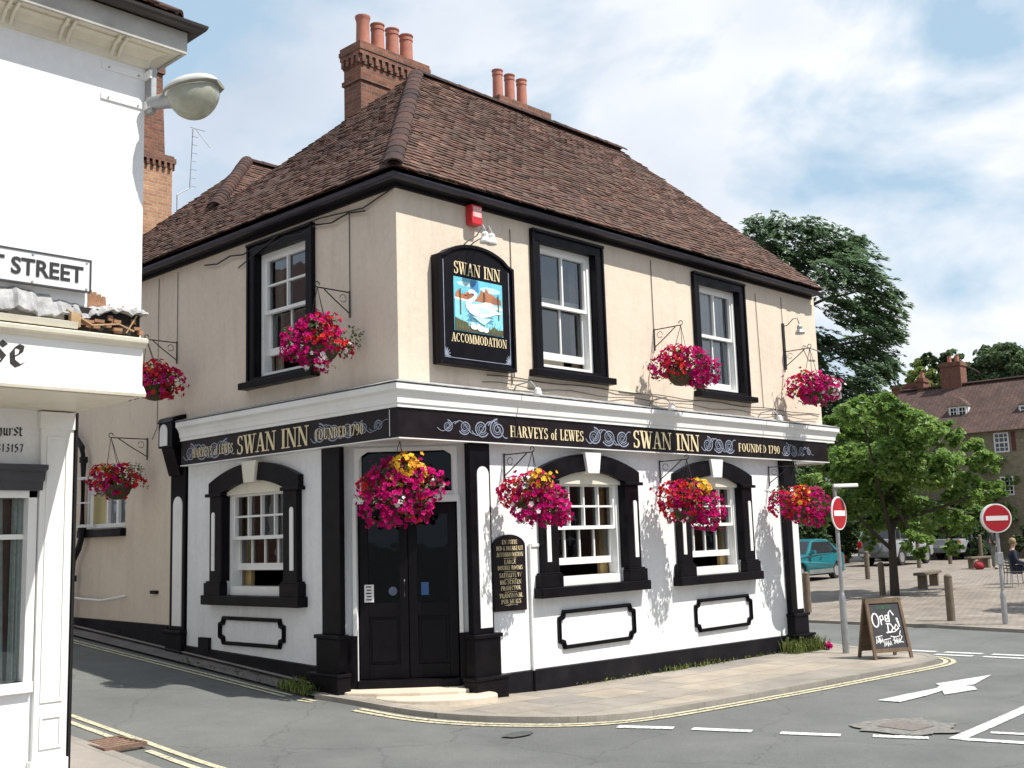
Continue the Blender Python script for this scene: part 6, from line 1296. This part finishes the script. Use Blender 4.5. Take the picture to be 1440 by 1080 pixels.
LIM = [(19.7, 5.12, 2.76, 0.61), (21.57, 5.81, 3.87, 0.69), (21.51, 5.37, 4.68, 0.57), (19.05, 3.36, 4.75, 0.61), (19.72, 2.87, 4.84, 0.57), (20.61, 2.51, 4.37, 0.65), (24.14, 3.17, 4.4, 0.57), (22.57, 1.89, 3.61, 0.57), (23.78, 1.77, 3.44, 0.36), (22.44, 1.44, 2.59, 0.44), (22.87, 2.19, 2.64, 0.65), (21.64, 2.65, 3.24, 0.81), (20.72, 3.33, 3.66, 0.85), (20.86, 4.57, 3.55, 0.81), (20.67, 5.01, 2.35, 0.69), (22.62, 4.88, 2.14, 0.73), (22.63, 3.6, 1.99, 0.77), (24.35, 3.27, 1.86, 0.61), (24.63, 2.53, 1.94, 0.4), (21.85, 6.22, 1.98, 0.36), (23.38, 2.94, 1.04, 0.32), (20.65, 2.79, 1.21, 0.44), (21.82, 4.78, 5.39, 0.32), (22.65, 4.51, 5.42, 0.32), (24.38, 3.24, 1.12, 0.28), (23.73, 1.61, 2.82, 0.22), (21.88, 4.71, 1.31, 0.36), (19.98, 2.95, 5.16, 0.26), (22.5, 5.0, 4.6, .7), (22.0, 3.6, 4.5, .8), (21.5, 4.2, 2.8, .9), (23.4, 4.2, 3.4, .8)]
lt = thing('broadleaf_tree', (21.75, 4.05, g(21.7, 4)), 'bright green broadleaf tree with a slim dark trunk standing in the square', 'tree')
TR = random.Random(77); q = MB(); crown(q, LIM, 52, .17, TR, sub=24); q.build('crown', M['leaf_lime'], lt)
trunk(lt, [(21.75, 4.05, g(21.7, 4) - .1), (21.72, 4.02, .5), (21.75, 4.0, 1.6), (21.8, 4.0, 2.8), (21.9, 4.1, 4.2)], .14, .05, [((21.75, 4.0, 1.0 + .09 * i), b[:3], .06, .02) for i, b in enumerate(LIM) if i % 3 == 0])
CED = [(40.1, 18.7, 17.1, 0.98), (42.3, 18.5, 17.7, 0.83), (42.5, 17.2, 17.0, 1.21), (44.5, 16.8, 16.7, 1.28), (45.4, 16.1, 16.6, 1.06), (43.3, 14.6, 14.8, 1.28), (42.1, 15.5, 14.3, 1.36), (44.5, 18.7, 16.1, 1.32), (44.8, 14.6, 14.0, 1.06), (45.2, 14.2, 12.9, 0.98), (48.0, 16.8, 13.4, 1.36), (44.6, 16.5, 13.3, 0.98), (48.2, 15.5, 12.3, 0.83), (45.9, 15.5, 11.1, 1.28), (47.4, 15.5, 10.0, 0.75), (44.3, 15.2, 9.3, 1.06), (46.1, 16.6, 11.0, 0.83), (48.3, 16.4, 8.7, 0.68), (44.8, 17.6, 8.4, 0.98), (45.5, 18.7, 7.2, 1.21), (46.4, 17.3, 7.1, 0.98), (43.9, 15.8, 5.4, 1.36), (46.0, 18.7, 5.3, 1.43), (47.0, 16.1, 7.0, 0.83), (43.6, 18.4, 3.3, 1.43), (43.5, 16.5, 3.2, 1.43), (43.4, 19.8, 16.9, 1.13), (43.9, 17.8, 10.8, 0.53), (47.6, 16.8, 5.2, 1.13), (44.2, 19.5, 15.0, 1.13), (42.8, 19.2, 17.9, 0.38), (46.9, 16.5, 17.2, 0.53), (46.5, 14.3, 11.7, 0.3), (48.1, 15.0, 14.3, 0.3), (45.2, 18.0, 11.8, 1.0), (46.2, 18.2, 9.6, 1.1), (47.0, 17.4, 9.3, .9), (45.0, 19.0, 10.2, .9), (47.6, 16.6, 8.0, 1.0), (48.2, 15.9, 10.6, .7), (46.3, 19.1, 7.2, 1.5), (47.6, 17.7, 6.8, 1.2), (45.6, 19.5, 9.0, 1.2), (48.1, 17.1, 7.6, 1.0), (48.5, 16.8, 5.6, 1.2), (49, 16.2, 3.8, 1.2), (46.5, 17.5, 4.6, 1.5), (40.5, 22.5, 9.5, 1.5), (39.5, 21.5, 7.0, 1.5), (41.5, 23.5, 12.5, 1.5), (39.0, 20.5, 10.5, 1.3), (42.0, 23.0, 7.5, 1.4), (41.5, 22.8, 15.3, 1.2), (40.2, 21.0, 4.8, 1.4), (41, 21.5, 15.5, 1.5), (40, 21, 12.5, 1.4), (42.3, 20.2, 6.2, 1.4), (41.5, 19.5, 3.6, 1.4)]
ct = thing('cedar_tree', (43.2, 19.6, 0), 'big dark cedar with drooping layered branches behind the far end of the pub', 'tree')
AX = Vector((43.2, 19.6)); q = MB(); TR = random.Random(5)
for x, y, z, r in CED:
    n = int(44 * (r / 1.0) ** 2) + 8
    for i in range(n):
        d = rdir(TR); c = Vector((x, y, z)) + Vector((d.x, d.y, d.z * .95)) * r * TR.uniform(.3, 1.0); o = Vector((c.x - AX.x, c.y - AX.y, 0)); o = (o.normalized() + Vector((TR.gauss(0, .45), TR.gauss(0, .45), 0))).normalized() if o.length > .1 else Vector((1, 0, 0))
        dirn = (o + Vector((0, 0, TR.uniform(-.55, .05)))).normalized(); side = dirn.cross(Vector((0, 0, 1))).normalized(); ln = TR.uniform(.7, 1.25) * (.6 + .4 * r); tone = TR.gauss(.5, .22)
        for k in range(24):
            t = TR.random(); w = (1 - t) * .34 * ln + .05; p = c + dirn * (t - .4) * ln + side * TR.uniform(-w, w) + Vector((0, 0, TR.uniform(-.10, .04) - t * t * .22 * ln))
            a = (dirn * TR.uniform(.5, 1) + side * TR.uniform(-.7, .7) + Vector((0, 0, TR.uniform(-.5, .25)))).normalized(); b = a.cross(Vector((TR.gauss(0, .3), TR.gauss(0, .3), 1))).normalized(); l = TR.uniform(.20, .38); ww = TR.uniform(.045, .075)
            q.add([p - a * l * .4 - b * ww * .3, p + b * ww, p + a * l * .7, p - b * ww], [(0, 1, 2, 3)], min(1, max(0, tone + TR.gauss(0, .12))))
q.build('crown', M['leaf_cedar'], ct)
trunk(ct, [(43.2, 19.6, -.3), (43.1, 19.5, 5), (43.2, 19.4, 11), (43.4, 19.2, 16.5)], .55, .15, [((43.15, 19.5, max(1.5, min(16, b[2] - 1.2))), b[:3], .13, .03) for b in CED[::4]])
def bushy(name, label, cat, balls, mtl, dens, ls, seed, tr=True, group=None):
    cx = sum(b[0] for b in balls) / len(balls); cy = sum(b[1] for b in balls) / len(balls); t = thing(name, (cx, cy, 0), label, cat, group)
    q = MB(); crown(q, balls, dens, ls, random.Random(seed), .9, 12); q.build('crown', mtl, t)
    if tr: trunk(t, [(cx, cy, -.4), (cx, cy, max(b[2] for b in balls) * .8)], .3, .1, [((cx, cy, max(1, b[2] - 2)), b[:3], .12, .04) for b in balls])
BGT = [(75.7, 21.2, 13.0, 1.17, 0), (75.3, 19.9, 13.9, 1.28, 0), (75.0, 18.5, 13.7, 1.28, 0), (74.8, 17.7, 12.8, 1.07, 0), (76.7, 20.3, 12.7, 1.28, 0), (75.7, 22.0, 13.4, 0.64, 0), (71.3, 21.3, 13.7, 0.75, 0), (72.7, 24.0, 13.7, 0.85, 1), (70.9, 23.8, 12.7, 0.85, 1), (70.7, 22.6, 12.2, 0.96, 1), (71.6, 22.2, 13.6, 0.75, 2), (72.8, 23.6, 14.2, 0.64, 2), (73.8, 23.6, 12.1, 0.85, 2)]
bushy('willow_tree', 'rounded grey-green tree above the tiled roof at the right edge', 'tree', [b[:4] for b in BGT if b[4] == 0] + [(75.5, 20, 11.5, 1.8), (75.5, 18, 11.2, 1.8), (76, 16.4, 12, 1.4)], M['leaf_hill'], 80, .30, 31)
bushy('pale_tree', 'yellow-green tree beside the brick chimneys on the far roof', 'tree', [b[:4] for b in BGT if b[4] == 1] + [(71, 23.5, 10.5, 1.4)], M['leaf_yellow'], 60, .28, 32)
bushy('dark_tree', 'dark green tree between the pale tree and the large far chimney', 'tree', [b[:4] for b in BGT if b[4] == 2] + [(73.5, 22.5, 11, 1.5), (74.5, 21.5, 11.5, 1.3)], M['leaf_dark'], 60, .28, 33)
# dark shrubs closing the square
for i, (x, y, h_, lab) in enumerate(((33, 17.5, 2.6, 'dark shrub seen low between the pub end and the nearer road sign'), (37.5, 18.5, 3.2, 'dark shrub in shade behind the nearer road sign'), (45.5, 18.2, 3.6, 'dark shrub in shade directly behind the silver off-roader'), (48.7, 16.8, 3.6, 'dark shrub behind the silver pickup'), (50.8, 13.8, 3.2, 'dark shrub against the far house, behind the tree crown'), (37.6, 16.0, 4.6, 'tallest dark shrub, in the gap between the pub corner and the tree'), (50.6, 9.6, 1.5, 'low shrub by the far house beside the standing person'))):
    R = random.Random(i + 60); bl = [(x + R.uniform(-1.3, 1.3), y + R.uniform(-1.3, 1.3), h_ * R.uniform(.2, .85), h_ * .33) for _ in range(8)]
    bushy('dark_shrub', lab, 'shrub', bl, M['leaf_dark'], 60, .24, 40 + i, False)
bushy('climbing_shrub', 'leafy climber on the far brown house below its upper window', 'shrub', [(51.6, 11.6, 5.0, .5), (51.6, 12.3, 4.8, .6), (51.5, 11.9, 2.9, .6), (51.5, 10.9, 3.9, .5), (51.4, 11.4, 2.2, .7), (51.5, 12.6, 3.4, .6)], M['leaf_lime'], 26, .16, 51, False)

st = thing('shade_tree', (19.8, -5.2, 0), 'leafy tree just beyond the right edge whose shade falls across the square', 'tree')
q = MB(); TR = random.Random(91); crown(q, [(19.8 + TR.uniform(-1.7, 1.7), -5.2 + TR.uniform(-1.7, 1.7), TR.uniform(2.6, 5.6), TR.uniform(.7, 1.1)) for _ in range(15)], 30, .18, TR, sub=16); q.build('crown', M['leaf_lime'], st); trunk(st, [(19.8, -5.2, -.5), (19.8, -5.2, 4.6)], .15, .06, [])
# terrace across the road, behind the camera: what the front windows mirror
ot = thing('opposite_terrace', (20, -24, 0), 'brick terrace across the road mirrored in the front windows', 'house')
def XO(u, v, z): return (u, -21 + v, z)
hs = [(u, u + 1.1, z, z + 1.7) for u in (6, 9.5, 13, 16.5, 20, 23.5, 27, 30.5, 34, 38, 42) for z in (.8, 3.9)]
q = MB(); wall(q, 2, 48, -.6, 6.6, hs, .2); q.build('wall', M['brick'], ot, XO)
for a, b, c, d in hs: far_win_late.append((a, b, c, d))
q = MB(); q.v = [(2, -20.6, 6.5), (48, -20.6, 6.5), (48, -25, 9.8), (2, -25, 9.8), (2, -29, 6.5), (48, -29, 6.5)]; q.f = [(0, 1, 2, 3), (3, 2, 5, 4)]; q.var = [.5] * 2; q.mi = [0] * 2; q.build('roof', M['roof_far'], ot)
q = MB(); q.box(2.1, 47.9, -28.8, -21.5, -.6, 6.5); q.build('rear_block', M['brick_far'], ot)

# ================================================================== FAR HOUSE
fh = thing('far_house', (52, 10, 0), 'long brown brick house with red tiled roof and dormers beyond the tree', 'house')
def XH(u, v, z): return (52 - v, -u, z)     # u = -y
q = MB(); wall(q, -19, 12, -.5, 6.75, [(-11.88, -11.1, 5.45, 6.5), (-11.75, -11.05, 3.15, 4.15)], .3); q.build('wall', M['brick_far'], fh, XH)
q = MB(); q.v = [(51.6, 19.3, 6.6), (51.6, -12, 6.6), (55.5, -12, 9.75), (55.5, 18.4, 9.75), (60, 19.3, 6.6), (60, -12, 6.6)]; q.f = [(0, 1, 2, 3), (3, 2, 5, 4), (0, 3, 4)]; q.var = [.5] * 3; q.mi = [0] * 3; q.build('roof', M['roof_far'], fh)
q = MB(); q.box(53.2, 59.5, -11.8, 18.9, -.5, 6.5); fhb = q.build('rear_block', M['brick_far'], fh)
q = MB(); ridge(q, (55.5, 18.4, 9.77), (55.5, -5, 9.77), .14, .45, 3); q.build('ridge_tiles', M['ridge'], fh)
def far_win(u0, u1, z0, z1, nx_, nz_, xf=XH, v=-.1, par=None, sill=True):
    q = MB(); w = .07; q.strip([(u0, z0), (u1, z0), (u1, z1), (u0, z1), (u0, z0)], [(u0 + w, z0 + w), (u1 - w, z0 + w), (u1 - w, z1 - w), (u0 + w, z1 - w), (u0 + w, z0 + w)], v, v + .1)
    for k in range(1, nx_): u = u0 + (u1 - u0) * k / nx_; q.box(u - .018, u + .018, v + .02, v + .07, z0 + w, z1 - w)
    for k in range(1, nz_): z = z0 + (z1 - z0) * k / nz_; h_ = .035 if k == nz_ // 2 else .018; q.box(u0 + w, u1 - w, v + .025, v + .075, z - h_, z + h_)
    o = q.build('window', M['white'], par or fh, xf); q = MB(); q.quad((u0, v + .03, z0), (u1, v + .03, z0), (u1, v + .03, z1), (u0, v + .03, z1)); q.build('pane', M['car_glass'], o, xf); return o
for w_ in far_win_late: far_win(*w_, 2, 2, XO, -.1, ot)
far_win(-11.88, -11.1, 5.45, 6.5, 3, 4); far_win(-11.75, -11.05, 3.15, 4.15, 3, 4)
q = MB(); q.box(-10.95, -10.75, .0, .05, 5.5, 6.5); q.build('shutter', paint('maroon_board', (.12, .03, .03), .7), fh, XH)
def dormer(yc, w, z0, z1, xf0, lab):
    def XDm(u, v, z): return (xf0 - v, yc - u, z)
    q = MB(); q.box(-w / 2 - .08, w / 2 + .08, -3, 0, z0 - .1, z1); d = q.build('dormer', M['white'], fh, XDm)
    q = MB(); q.v = [XDm(-w / 2 - .14, .14, z1 - .02), XDm(w / 2 + .14, .14, z1 - .02), XDm(0, -.25, z1 + .5), XDm(0, -3, z1 + .5), XDm(-w / 2 - .14, -3, z1), XDm(w / 2 + .14, -3, z1)]; q.f = [(0, 1, 2), (0, 2, 3, 4), (1, 5, 3, 2)]; q.var = [.5] * 3; q.mi = [0] * 3; q.build('dormer_roof', M['roof_far'], d)
    for s in (-1, 1): a, b = sorted((s * .02, s * w / 2)); o = far_win(a, b, z0, z1 - .05, 2, 3, XDm, .005, d)
dormer(14.1, .95, 7.45, 8.3, 53.2, ''); dormer(10.1, 1.2, 7.2, 8.0, 53.0, '')
def fchim(x0, x1, y0, y1, z0, z1, pots):
    q = MB(); q.box(x0, x1, y0, y1, z0, z1 - .25); q.box(x0 - .06, x1 + .06, y0 - .06, y1 + .06, z1 - .25, z1 - .08); q.box(x0, x1, y0, y1, z1 - .08, z1); c = q.build('chimney', paint('old_brown_brick', (.17, .075, .05), .9, .35, 6, .5, 12), fh)
    for px_, py_ in pots: q = MB(); q.lathe((px_, py_, z1), [(.13, 0), (.11, .35), (.13, .4), (.09, .4)], 10); q.build('chimney_pot', M['pot'], c)
fchim(55.3, 56.2, 14.6, 15.8, 9.3, 11.15, ((55.7, 14.9), (55.7, 15.35))); fchim(55.4, 56.2, 16.9, 17.3, 9.3, 10.45, ((55.8, 17.1),)); fchim(56.5, 57.2, 17.3, 19.4, 8.8, 10.35, ((57, 17.7),))

# ================================================================== PEOPLE
def skinned(name, pts, edges, mtl, parent, lvl=2):
    me = bpy.data.meshes.new(name); off = world_off(parent) if parent else Vector((0, 0, 0)); me.from_pydata([tuple(Vector(p[:3]) - off) for p in pts], edges, []); o = bpy.data.objects.new(name, me); COL.objects.link(o)
    o.modifiers.new('skin', 'SKIN'); me.skin_vertices or None
    sv = me.skin_vertices[0].data if me.skin_vertices else None
    if sv is None:
        bpy.context.view_layer.objects.active = o; sv = me.skin_vertices[0].data
    for i, p in enumerate(pts): r = p[3]; sv[i].radius = (r, r * (p[4] if len(p) > 4 else 1))
    sv[0].use_root = True; sm = o.modifiers.new('sub', 'SUBSURF'); sm.levels = sm.render_levels = lvl
    me.materials.append(mtl); o.modifiers['skin'].use_smooth_shade = True; o.parent = parent; return o
def person(base, face, pose, label, top, legs, hairm, seated=False):
    bx, by, bz = base; t = thing('person', base, label, 'person'); F = Vector((face[0], face[1], 0)).normalized(); S = Vector((-F.y, F.x, 0))
    P = lambda f_, s_, z: tuple(Vector(base) + F * f_ + S * s_ + Vector((0, 0, z)))
    if seated: hip, sh, hd, kn, an = (.0, .50), (-.06, 1.02), (-.01, 1.26), (.45, .52), (.42, .08)
    else: hip, sh, hd, kn, an = (0, .93), (0, 1.43), (.02, 1.66), (.03, .50), (0, .08)
    J = [P(hip[0], 0, hip[1]) + (.13,), P((hip[0] + sh[0]) / 2, 0, (hip[1] + sh[1]) / 2) + (.13,), P(sh[0], 0, sh[1] - .08) + (.14,), P(sh[0], 0, sh[1] + .04) + (.06,), P(hd[0] - .01, 0, hd[1] - .10) + (.055,), P(hd[0], 0, hd[1]) + (.095,), P(hd[0], 0, hd[1] + .09) + (.08,)]
    E_ = [(0, 1), (1, 2), (2, 3), (3, 4), (4, 5), (5, 6)]
    for s in (-1, 1):
        b = len(J); ex = .18 if seated else .05; wz = sh[1] - .50 if not seated else .62; wf = .32 if seated else .12
        J += [P(sh[0], s * .18, sh[1] - .03) + (.055,), P(sh[0] - .02 + ex * .3, s * .24, sh[1] - .30) + (.042,), P(sh[0] + wf, s * .20, wz) + (.03,), P(sh[0] + wf + .07, s * .19, wz - .03) + (.032,), P(sh[0] + wf + .13, s * .19, wz - .06) + (.02,)]; E_ += [(2, b), (b, b + 1), (b + 1, b + 2), (b + 2, b + 3), (b + 3, b + 4)]
        b = len(J); J += [P(hip[0] + .02, s * .10, hip[1] - .03) + (.095,), P(kn[0], s * .12, kn[1]) + (.062,), P(an[0], s * .12, an[1]) + (.042,), P(an[0] + .16, s * .13, .035) + (.04,)]; E_ += [(0, b), (b, b + 1), (b + 1, b + 2), (b + 2, b + 3)]
    skinned('body', J, E_, M['skin'], t)
    g_ = lambda idx, k: [J[i][:3] + (J[i][3] + k,) for i in idx]
    skinned('top', g_([1, 0, 2, 3, 7, 8, 9, 16, 17, 18], .022), [(0, 1), (0, 2), (2, 3), (2, 4), (4, 5), (5, 6), (2, 7), (7, 8), (8, 9)], top, t)
    skinned('trousers', g_([0, 12, 13, 14, 21, 22, 23], .02), [(0, 1), (1, 2), (2, 3), (0, 4), (4, 5), (5, 6)], legs, t)
    h = Vector(P(hd[0] - .02, 0, hd[1] + .05)); q = MB(); q.ball(h, .108, .108, .115); q.build('hair', hairm, t, smooth=True)
    q = MB()
    for s in (-1, 1): e = Vector(P(hd[0] + .088, s * .033, hd[1] + .005)); q.ball(e, .012, .012, .012, 8, 6)
    q.build('eyes', M['iron'], t); q = MB(); nz = Vector(P(hd[0] + .10, 0, hd[1] - .03)); q.ball(nz, .016, .016, .022, 8, 6); q.build('nose', M['skin'], t, smooth=True)
    for s in (-1, 1): q = MB(); q.ball(Vector(P(an[0] + .09, s * .125, .04)), .11, .055, .05); q.build('shoe', M['iron'], t, smooth=True)
    return t
z = g(25.8, 1.9) + .06
person((26.8, 2.45, z), (.55, -.83), None, 'fair haired person in dark clothes sitting on a metal chair at the right edge', M['navy'], M['navy'], M['hair'], True)
z2 = g(37, 7.1) + .06
person((36.6, 6.75, z2), (.4, -.9), None, 'standing person in dark top and grey-green trousers behind the right no entry sign', M['iron'], M['khaki'], M['hair_dark'])
def chair(x, y, z, face, lab):
    t = thing('metal_chair', (x, y, z), lab, 'chair'); F = Vector((face[0], face[1], 0)).normalized(); S = Vector((-F.y, F.x, 0)); P = lambda f_, s_, h_: tuple(Vector((x, y, z)) + F * f_ + S * s_ + Vector((0, 0, h_)))
    q = MB(); q.add([P(a, b, c) for c in (.42, .445) for a, b in ((-.22, -.22), (.22, -.22), (.22, .22), (-.22, .22))], [(0, 3, 2, 1), (4, 5, 6, 7), (0, 1, 5, 4), (1, 2, 6, 5), (2, 3, 7, 6), (3, 0, 4, 7)]); q.build('seat', M['iron'], t)
    for a in (-.2, .2):
        for b in (-.2, .2): q = MB(); q.tube([P(a, b, .43), P(a * 1.2, b * 1.15, 0)], .013, 6); q.build('leg', M['steel'], t)
    q = MB(); q.tube([P(-.2, -.2, .43), P(-.27, -.2, .88), P(-.27, .2, .88), P(-.2, .2, .43)], .013, 6)
    for k in range(4): q.tube([P(-.215 - .012 * k, -.19, .55 + .09 * k), P(-.215 - .012 * k, .19, .55 + .09 * k)], .016, 6)
    q.build('backrest', M['iron'], t)
chair(26.8, 2.45, z, (.55, -.83), 'black metal chair under the seated person at the right edge')
chair(25.4, 2.0, g(25.4, 2.0) + .06, (.75, -.6), 'empty black metal chair nearest the right edge, in front of the seated person')
bg = thing('shopping_bag', (36.3, 7.2, z2), 'red bag on the ground at the standing person\'s feet', 'bag')
q = MB(); q.ball((36.3, 7.2, z2 + .16), .26, .2, .19, 12, 8); q.build('sack', M['red_cloth'], bg, smooth=True); q = MB(); q.tube([(36.2, 7.2, z2 + .32), (36.25, 7.2, z2 + .45), (36.4, 7.2, z2 + .32)], .015, 6); q.build('handle', M['red_cloth'], bg)

# weeds at the foot of the walls ------------------------------------
wd = MB(); WR = random.Random(8)
def weeds(x0, x1, y0, y1, n, h_, zb=.06):
    for i in range(n):
        x = WR.uniform(x0, x1); y = WR.uniform(y0, y1); z = g(x, y) + zb; a = WR.uniform(0, 6.3); hh = h_ * WR.uniform(.4, 1); w = .008
        p = Vector((x, y, z)); d = Vector((cos(a), sin(a), 0)) * hh * WR.uniform(.1, .5); s = Vector((-sin(a), cos(a), 0)) * w
        wd.add([p - s, p + s, p + d * .5 + Vector((0, 0, hh * .6)) + s, p + d + Vector((0, 0, hh)), p + d * .5 + Vector((0, 0, hh * .6)) - s], [(0, 1, 2, 3, 4)], WR.random())
        if WR.random() < .7: leaf(wd, p + d + Vector((0, 0, hh * WR.uniform(.4, 1))), Vector((0, 0, 1)) + rdir(WR) * .5, .045, .03, WR)
weeds(8.3, 9.4, -.42, -.12, 330, .28); weeds(5.0, 6.6, -.14, -.04, 80, .10); weeds(3.0, 8.5, -.10, -.04, 90, .06); weeds(-.42, .0, 1.35, 2.0, 260, .16, .03); weeds(-.4, -.1, 2.0, 4.6, 60, .06, .03)
o = wd.build('weeds', varmat('weed_leaf', [(.06, .10, .02), (.12, .17, .04), (.25, .27, .08)], .7, .25)); o['kind'] = 'stuff'; o['label'] = 'tufts of weeds along the foot of the pub walls'; o['category'] = 'weeds'
q = MB()
for i in range(14): flower(q, Vector((9.35 + WR.uniform(-.12, .15), -.42 + WR.uniform(-.1, .1), g(9.3, -.4) + .12 + WR.uniform(-.04, .06))), Vector((-.5, -.5, 1)) + rdir(WR) * .4, .045, WR.random(), WR)
fp = q.build('fallen_petunias', M['magenta']); tag(fp, 'small clump of pink petunias on the pavement at the far end of the pub', 'flowers')

# ================================================================== SKY, SUN, CAMERA
SUN = Vector((.36, -1.0, 1.62)).normalized()
el = math.asin(SUN.z); az = atan2(SUN.x, SUN.y)
w = bpy.data.worlds.new('World'); SC.world = w; w.use_nodes = True; nt = w.node_tree; nt.nodes.clear()
out = nt.nodes.new('ShaderNodeOutputWorld'); bgn = nt.nodes.new('ShaderNodeBackground'); bgn.inputs['Strength'].default_value = SKYS
sky = nt.nodes.new('ShaderNodeTexSky'); sky.sky_type = 'NISHITA'; sky.sun_disc = False; sky.sun_elevation = el; sky.sun_rotation = az; sky.air_density = 1.0; sky.dust_density = 1.5; sky.ozone_density = 1.2
tc = nt.nodes.new('ShaderNodeTexCoord'); sp_ = nt.nodes.new('ShaderNodeSeparateXYZ'); L(nt, tc, 'Generated', sp_, 'Vector')
zz = N(nt, 'ShaderNodeMath', _operation='ADD'); L(nt, sp_, 'Z', zz, 0); zz.inputs[1].default_value = .28
dv = nt.nodes.new('ShaderNodeVectorMath'); dv.operation = 'DIVIDE'; L(nt, tc, 'Generated', dv, 0)
cb_ = nt.nodes.new('ShaderNodeCombineXYZ')
for k in 'XYZ': L(nt, zz, 'Value', cb_, k)
L(nt, cb_, 'Vector', dv, 1)
mp = nt.nodes.new('ShaderNodeMapping'); mp.inputs['Location'].default_value = CLOC; mp.inputs['Scale'].default_value = (1, 1, 1.7); L(nt, tc, 'Generated', mp, 'Vector')
n1 = N(nt, 'ShaderNodeTexNoise', Scale=CSC, Detail=10, Roughness=.52, Distortion=.25); L(nt, mp, 'Vector', n1, 'Vector')
# more cloud toward +X (right of the view)
bias = N(nt, 'ShaderNodeMath', _operation='MULTIPLY_ADD'); L(nt, sp_, 'X', bias, 0); bias.inputs[1].default_value = -.10; L(nt, n1, 'Fac', bias, 2)
cm = ramp(nt, [(.35, 0), (.475, 1)]); L(nt, bias, 'Value', cm, 'Fac')
n2 = N(nt, 'ShaderNodeTexNoise', Scale=5, Detail=6, Roughness=.5); L(nt, mp, 'Vector', n2, 'Vector')
cc = ramp(nt, [(.32, (4.9, 5.3, 5.9)), (.60, (6.2, 6.35, 6.6))]); L(nt, n2, 'Fac', cc, 'Fac')
# thin high veil everywhere: lifts the blue toward grey-white
veil = nt.nodes.new('ShaderNodeMixRGB'); veil.inputs['Fac'].default_value = .8; veil.inputs['Color2'].default_value = (3.1, 4.3, 5.3, 1); L(nt, sky, 'Color', veil, 'Color1')
mx = nt.nodes.new('ShaderNodeMixRGB'); L(nt, cm, 'Color', mx, 'Fac'); L(nt, veil, 'Color', mx, 'Color1'); L(nt, cc, 'Color', mx, 'Color2')
sx_ = N(nt, 'ShaderNodeMapRange'); sx_.inputs['From Min'].default_value = .48; sx_.inputs['From Max'].default_value = .84; L(nt, sp_, 'X', sx_, 'Value'); cl2 = nt.nodes.new('ShaderNodeMixRGB'); L(nt, sx_, 'Result', cl2, 'Fac'); L(nt, cc, 'Color', cl2, 'Color2'); cg = ramp(nt, [(.3, (3.7, 4.25, 5.0)), (.7, (4.6, 5.1, 5.8))]); L(nt, n2, 'Fac', cg, 'Fac'); L(nt, cg, 'Color', cl2, 'Color1'); L(nt, cl2, 'Color', mx, 'Color2')
L(nt, mx, 'Color', bgn, 'Color'); L(nt, bgn, 'Background', out, 'Surface')
sl = bpy.data.lights.new('sun', 'SUN'); sl.energy = SUNS; sl.angle = radians(.53); sl.color = (1.0, .95, .87)
so = bpy.data.objects.new('sun', sl); COL.objects.link(so); so.rotation_euler = (-SUN).to_track_quat('-Z', 'Y').to_euler(); so.location = (0, 0, 30)
cam = bpy.data.cameras.new('camera'); co = bpy.data.objects.new('camera', cam); COL.objects.link(co); SC.camera = co
cx_, cy_, yaw, pitch, roll, fpx = -8.564491993800962, -10.046200970064818, 0.8100099005165172, 0.13994909685214652, -0.03118630556651343, 1538.593852250379
fw = Vector((sin(yaw) * cos(pitch), cos(yaw) * cos(pitch), sin(pitch))); r_ = Vector((cos(yaw), -sin(yaw), 0)); u_ = r_.cross(fw)
rx = r_ * cos(roll) + u_ * sin(roll); ux = -r_ * sin(roll) + u_ * cos(roll)
co.matrix_world = Matrix(((rx.x, ux.x, -fw.x, cx_), (rx.y, ux.y, -fw.y, cy_), (rx.z, ux.z, -fw.z, 1.7), (0, 0, 0, 1)))
cam.sensor_width = 36; cam.lens = fpx / 1440 * 36; cam.clip_end = 3000; cam.clip_start = .05
SC.view_settings.view_transform = 'Standard'; SC.view_settings.look = 'None'; SC.view_settings.gamma = 1; SC.view_settings.exposure = EXPO
SC.cycles.max_bounces = 6; SC.cycles.transparent_max_bounces = 8
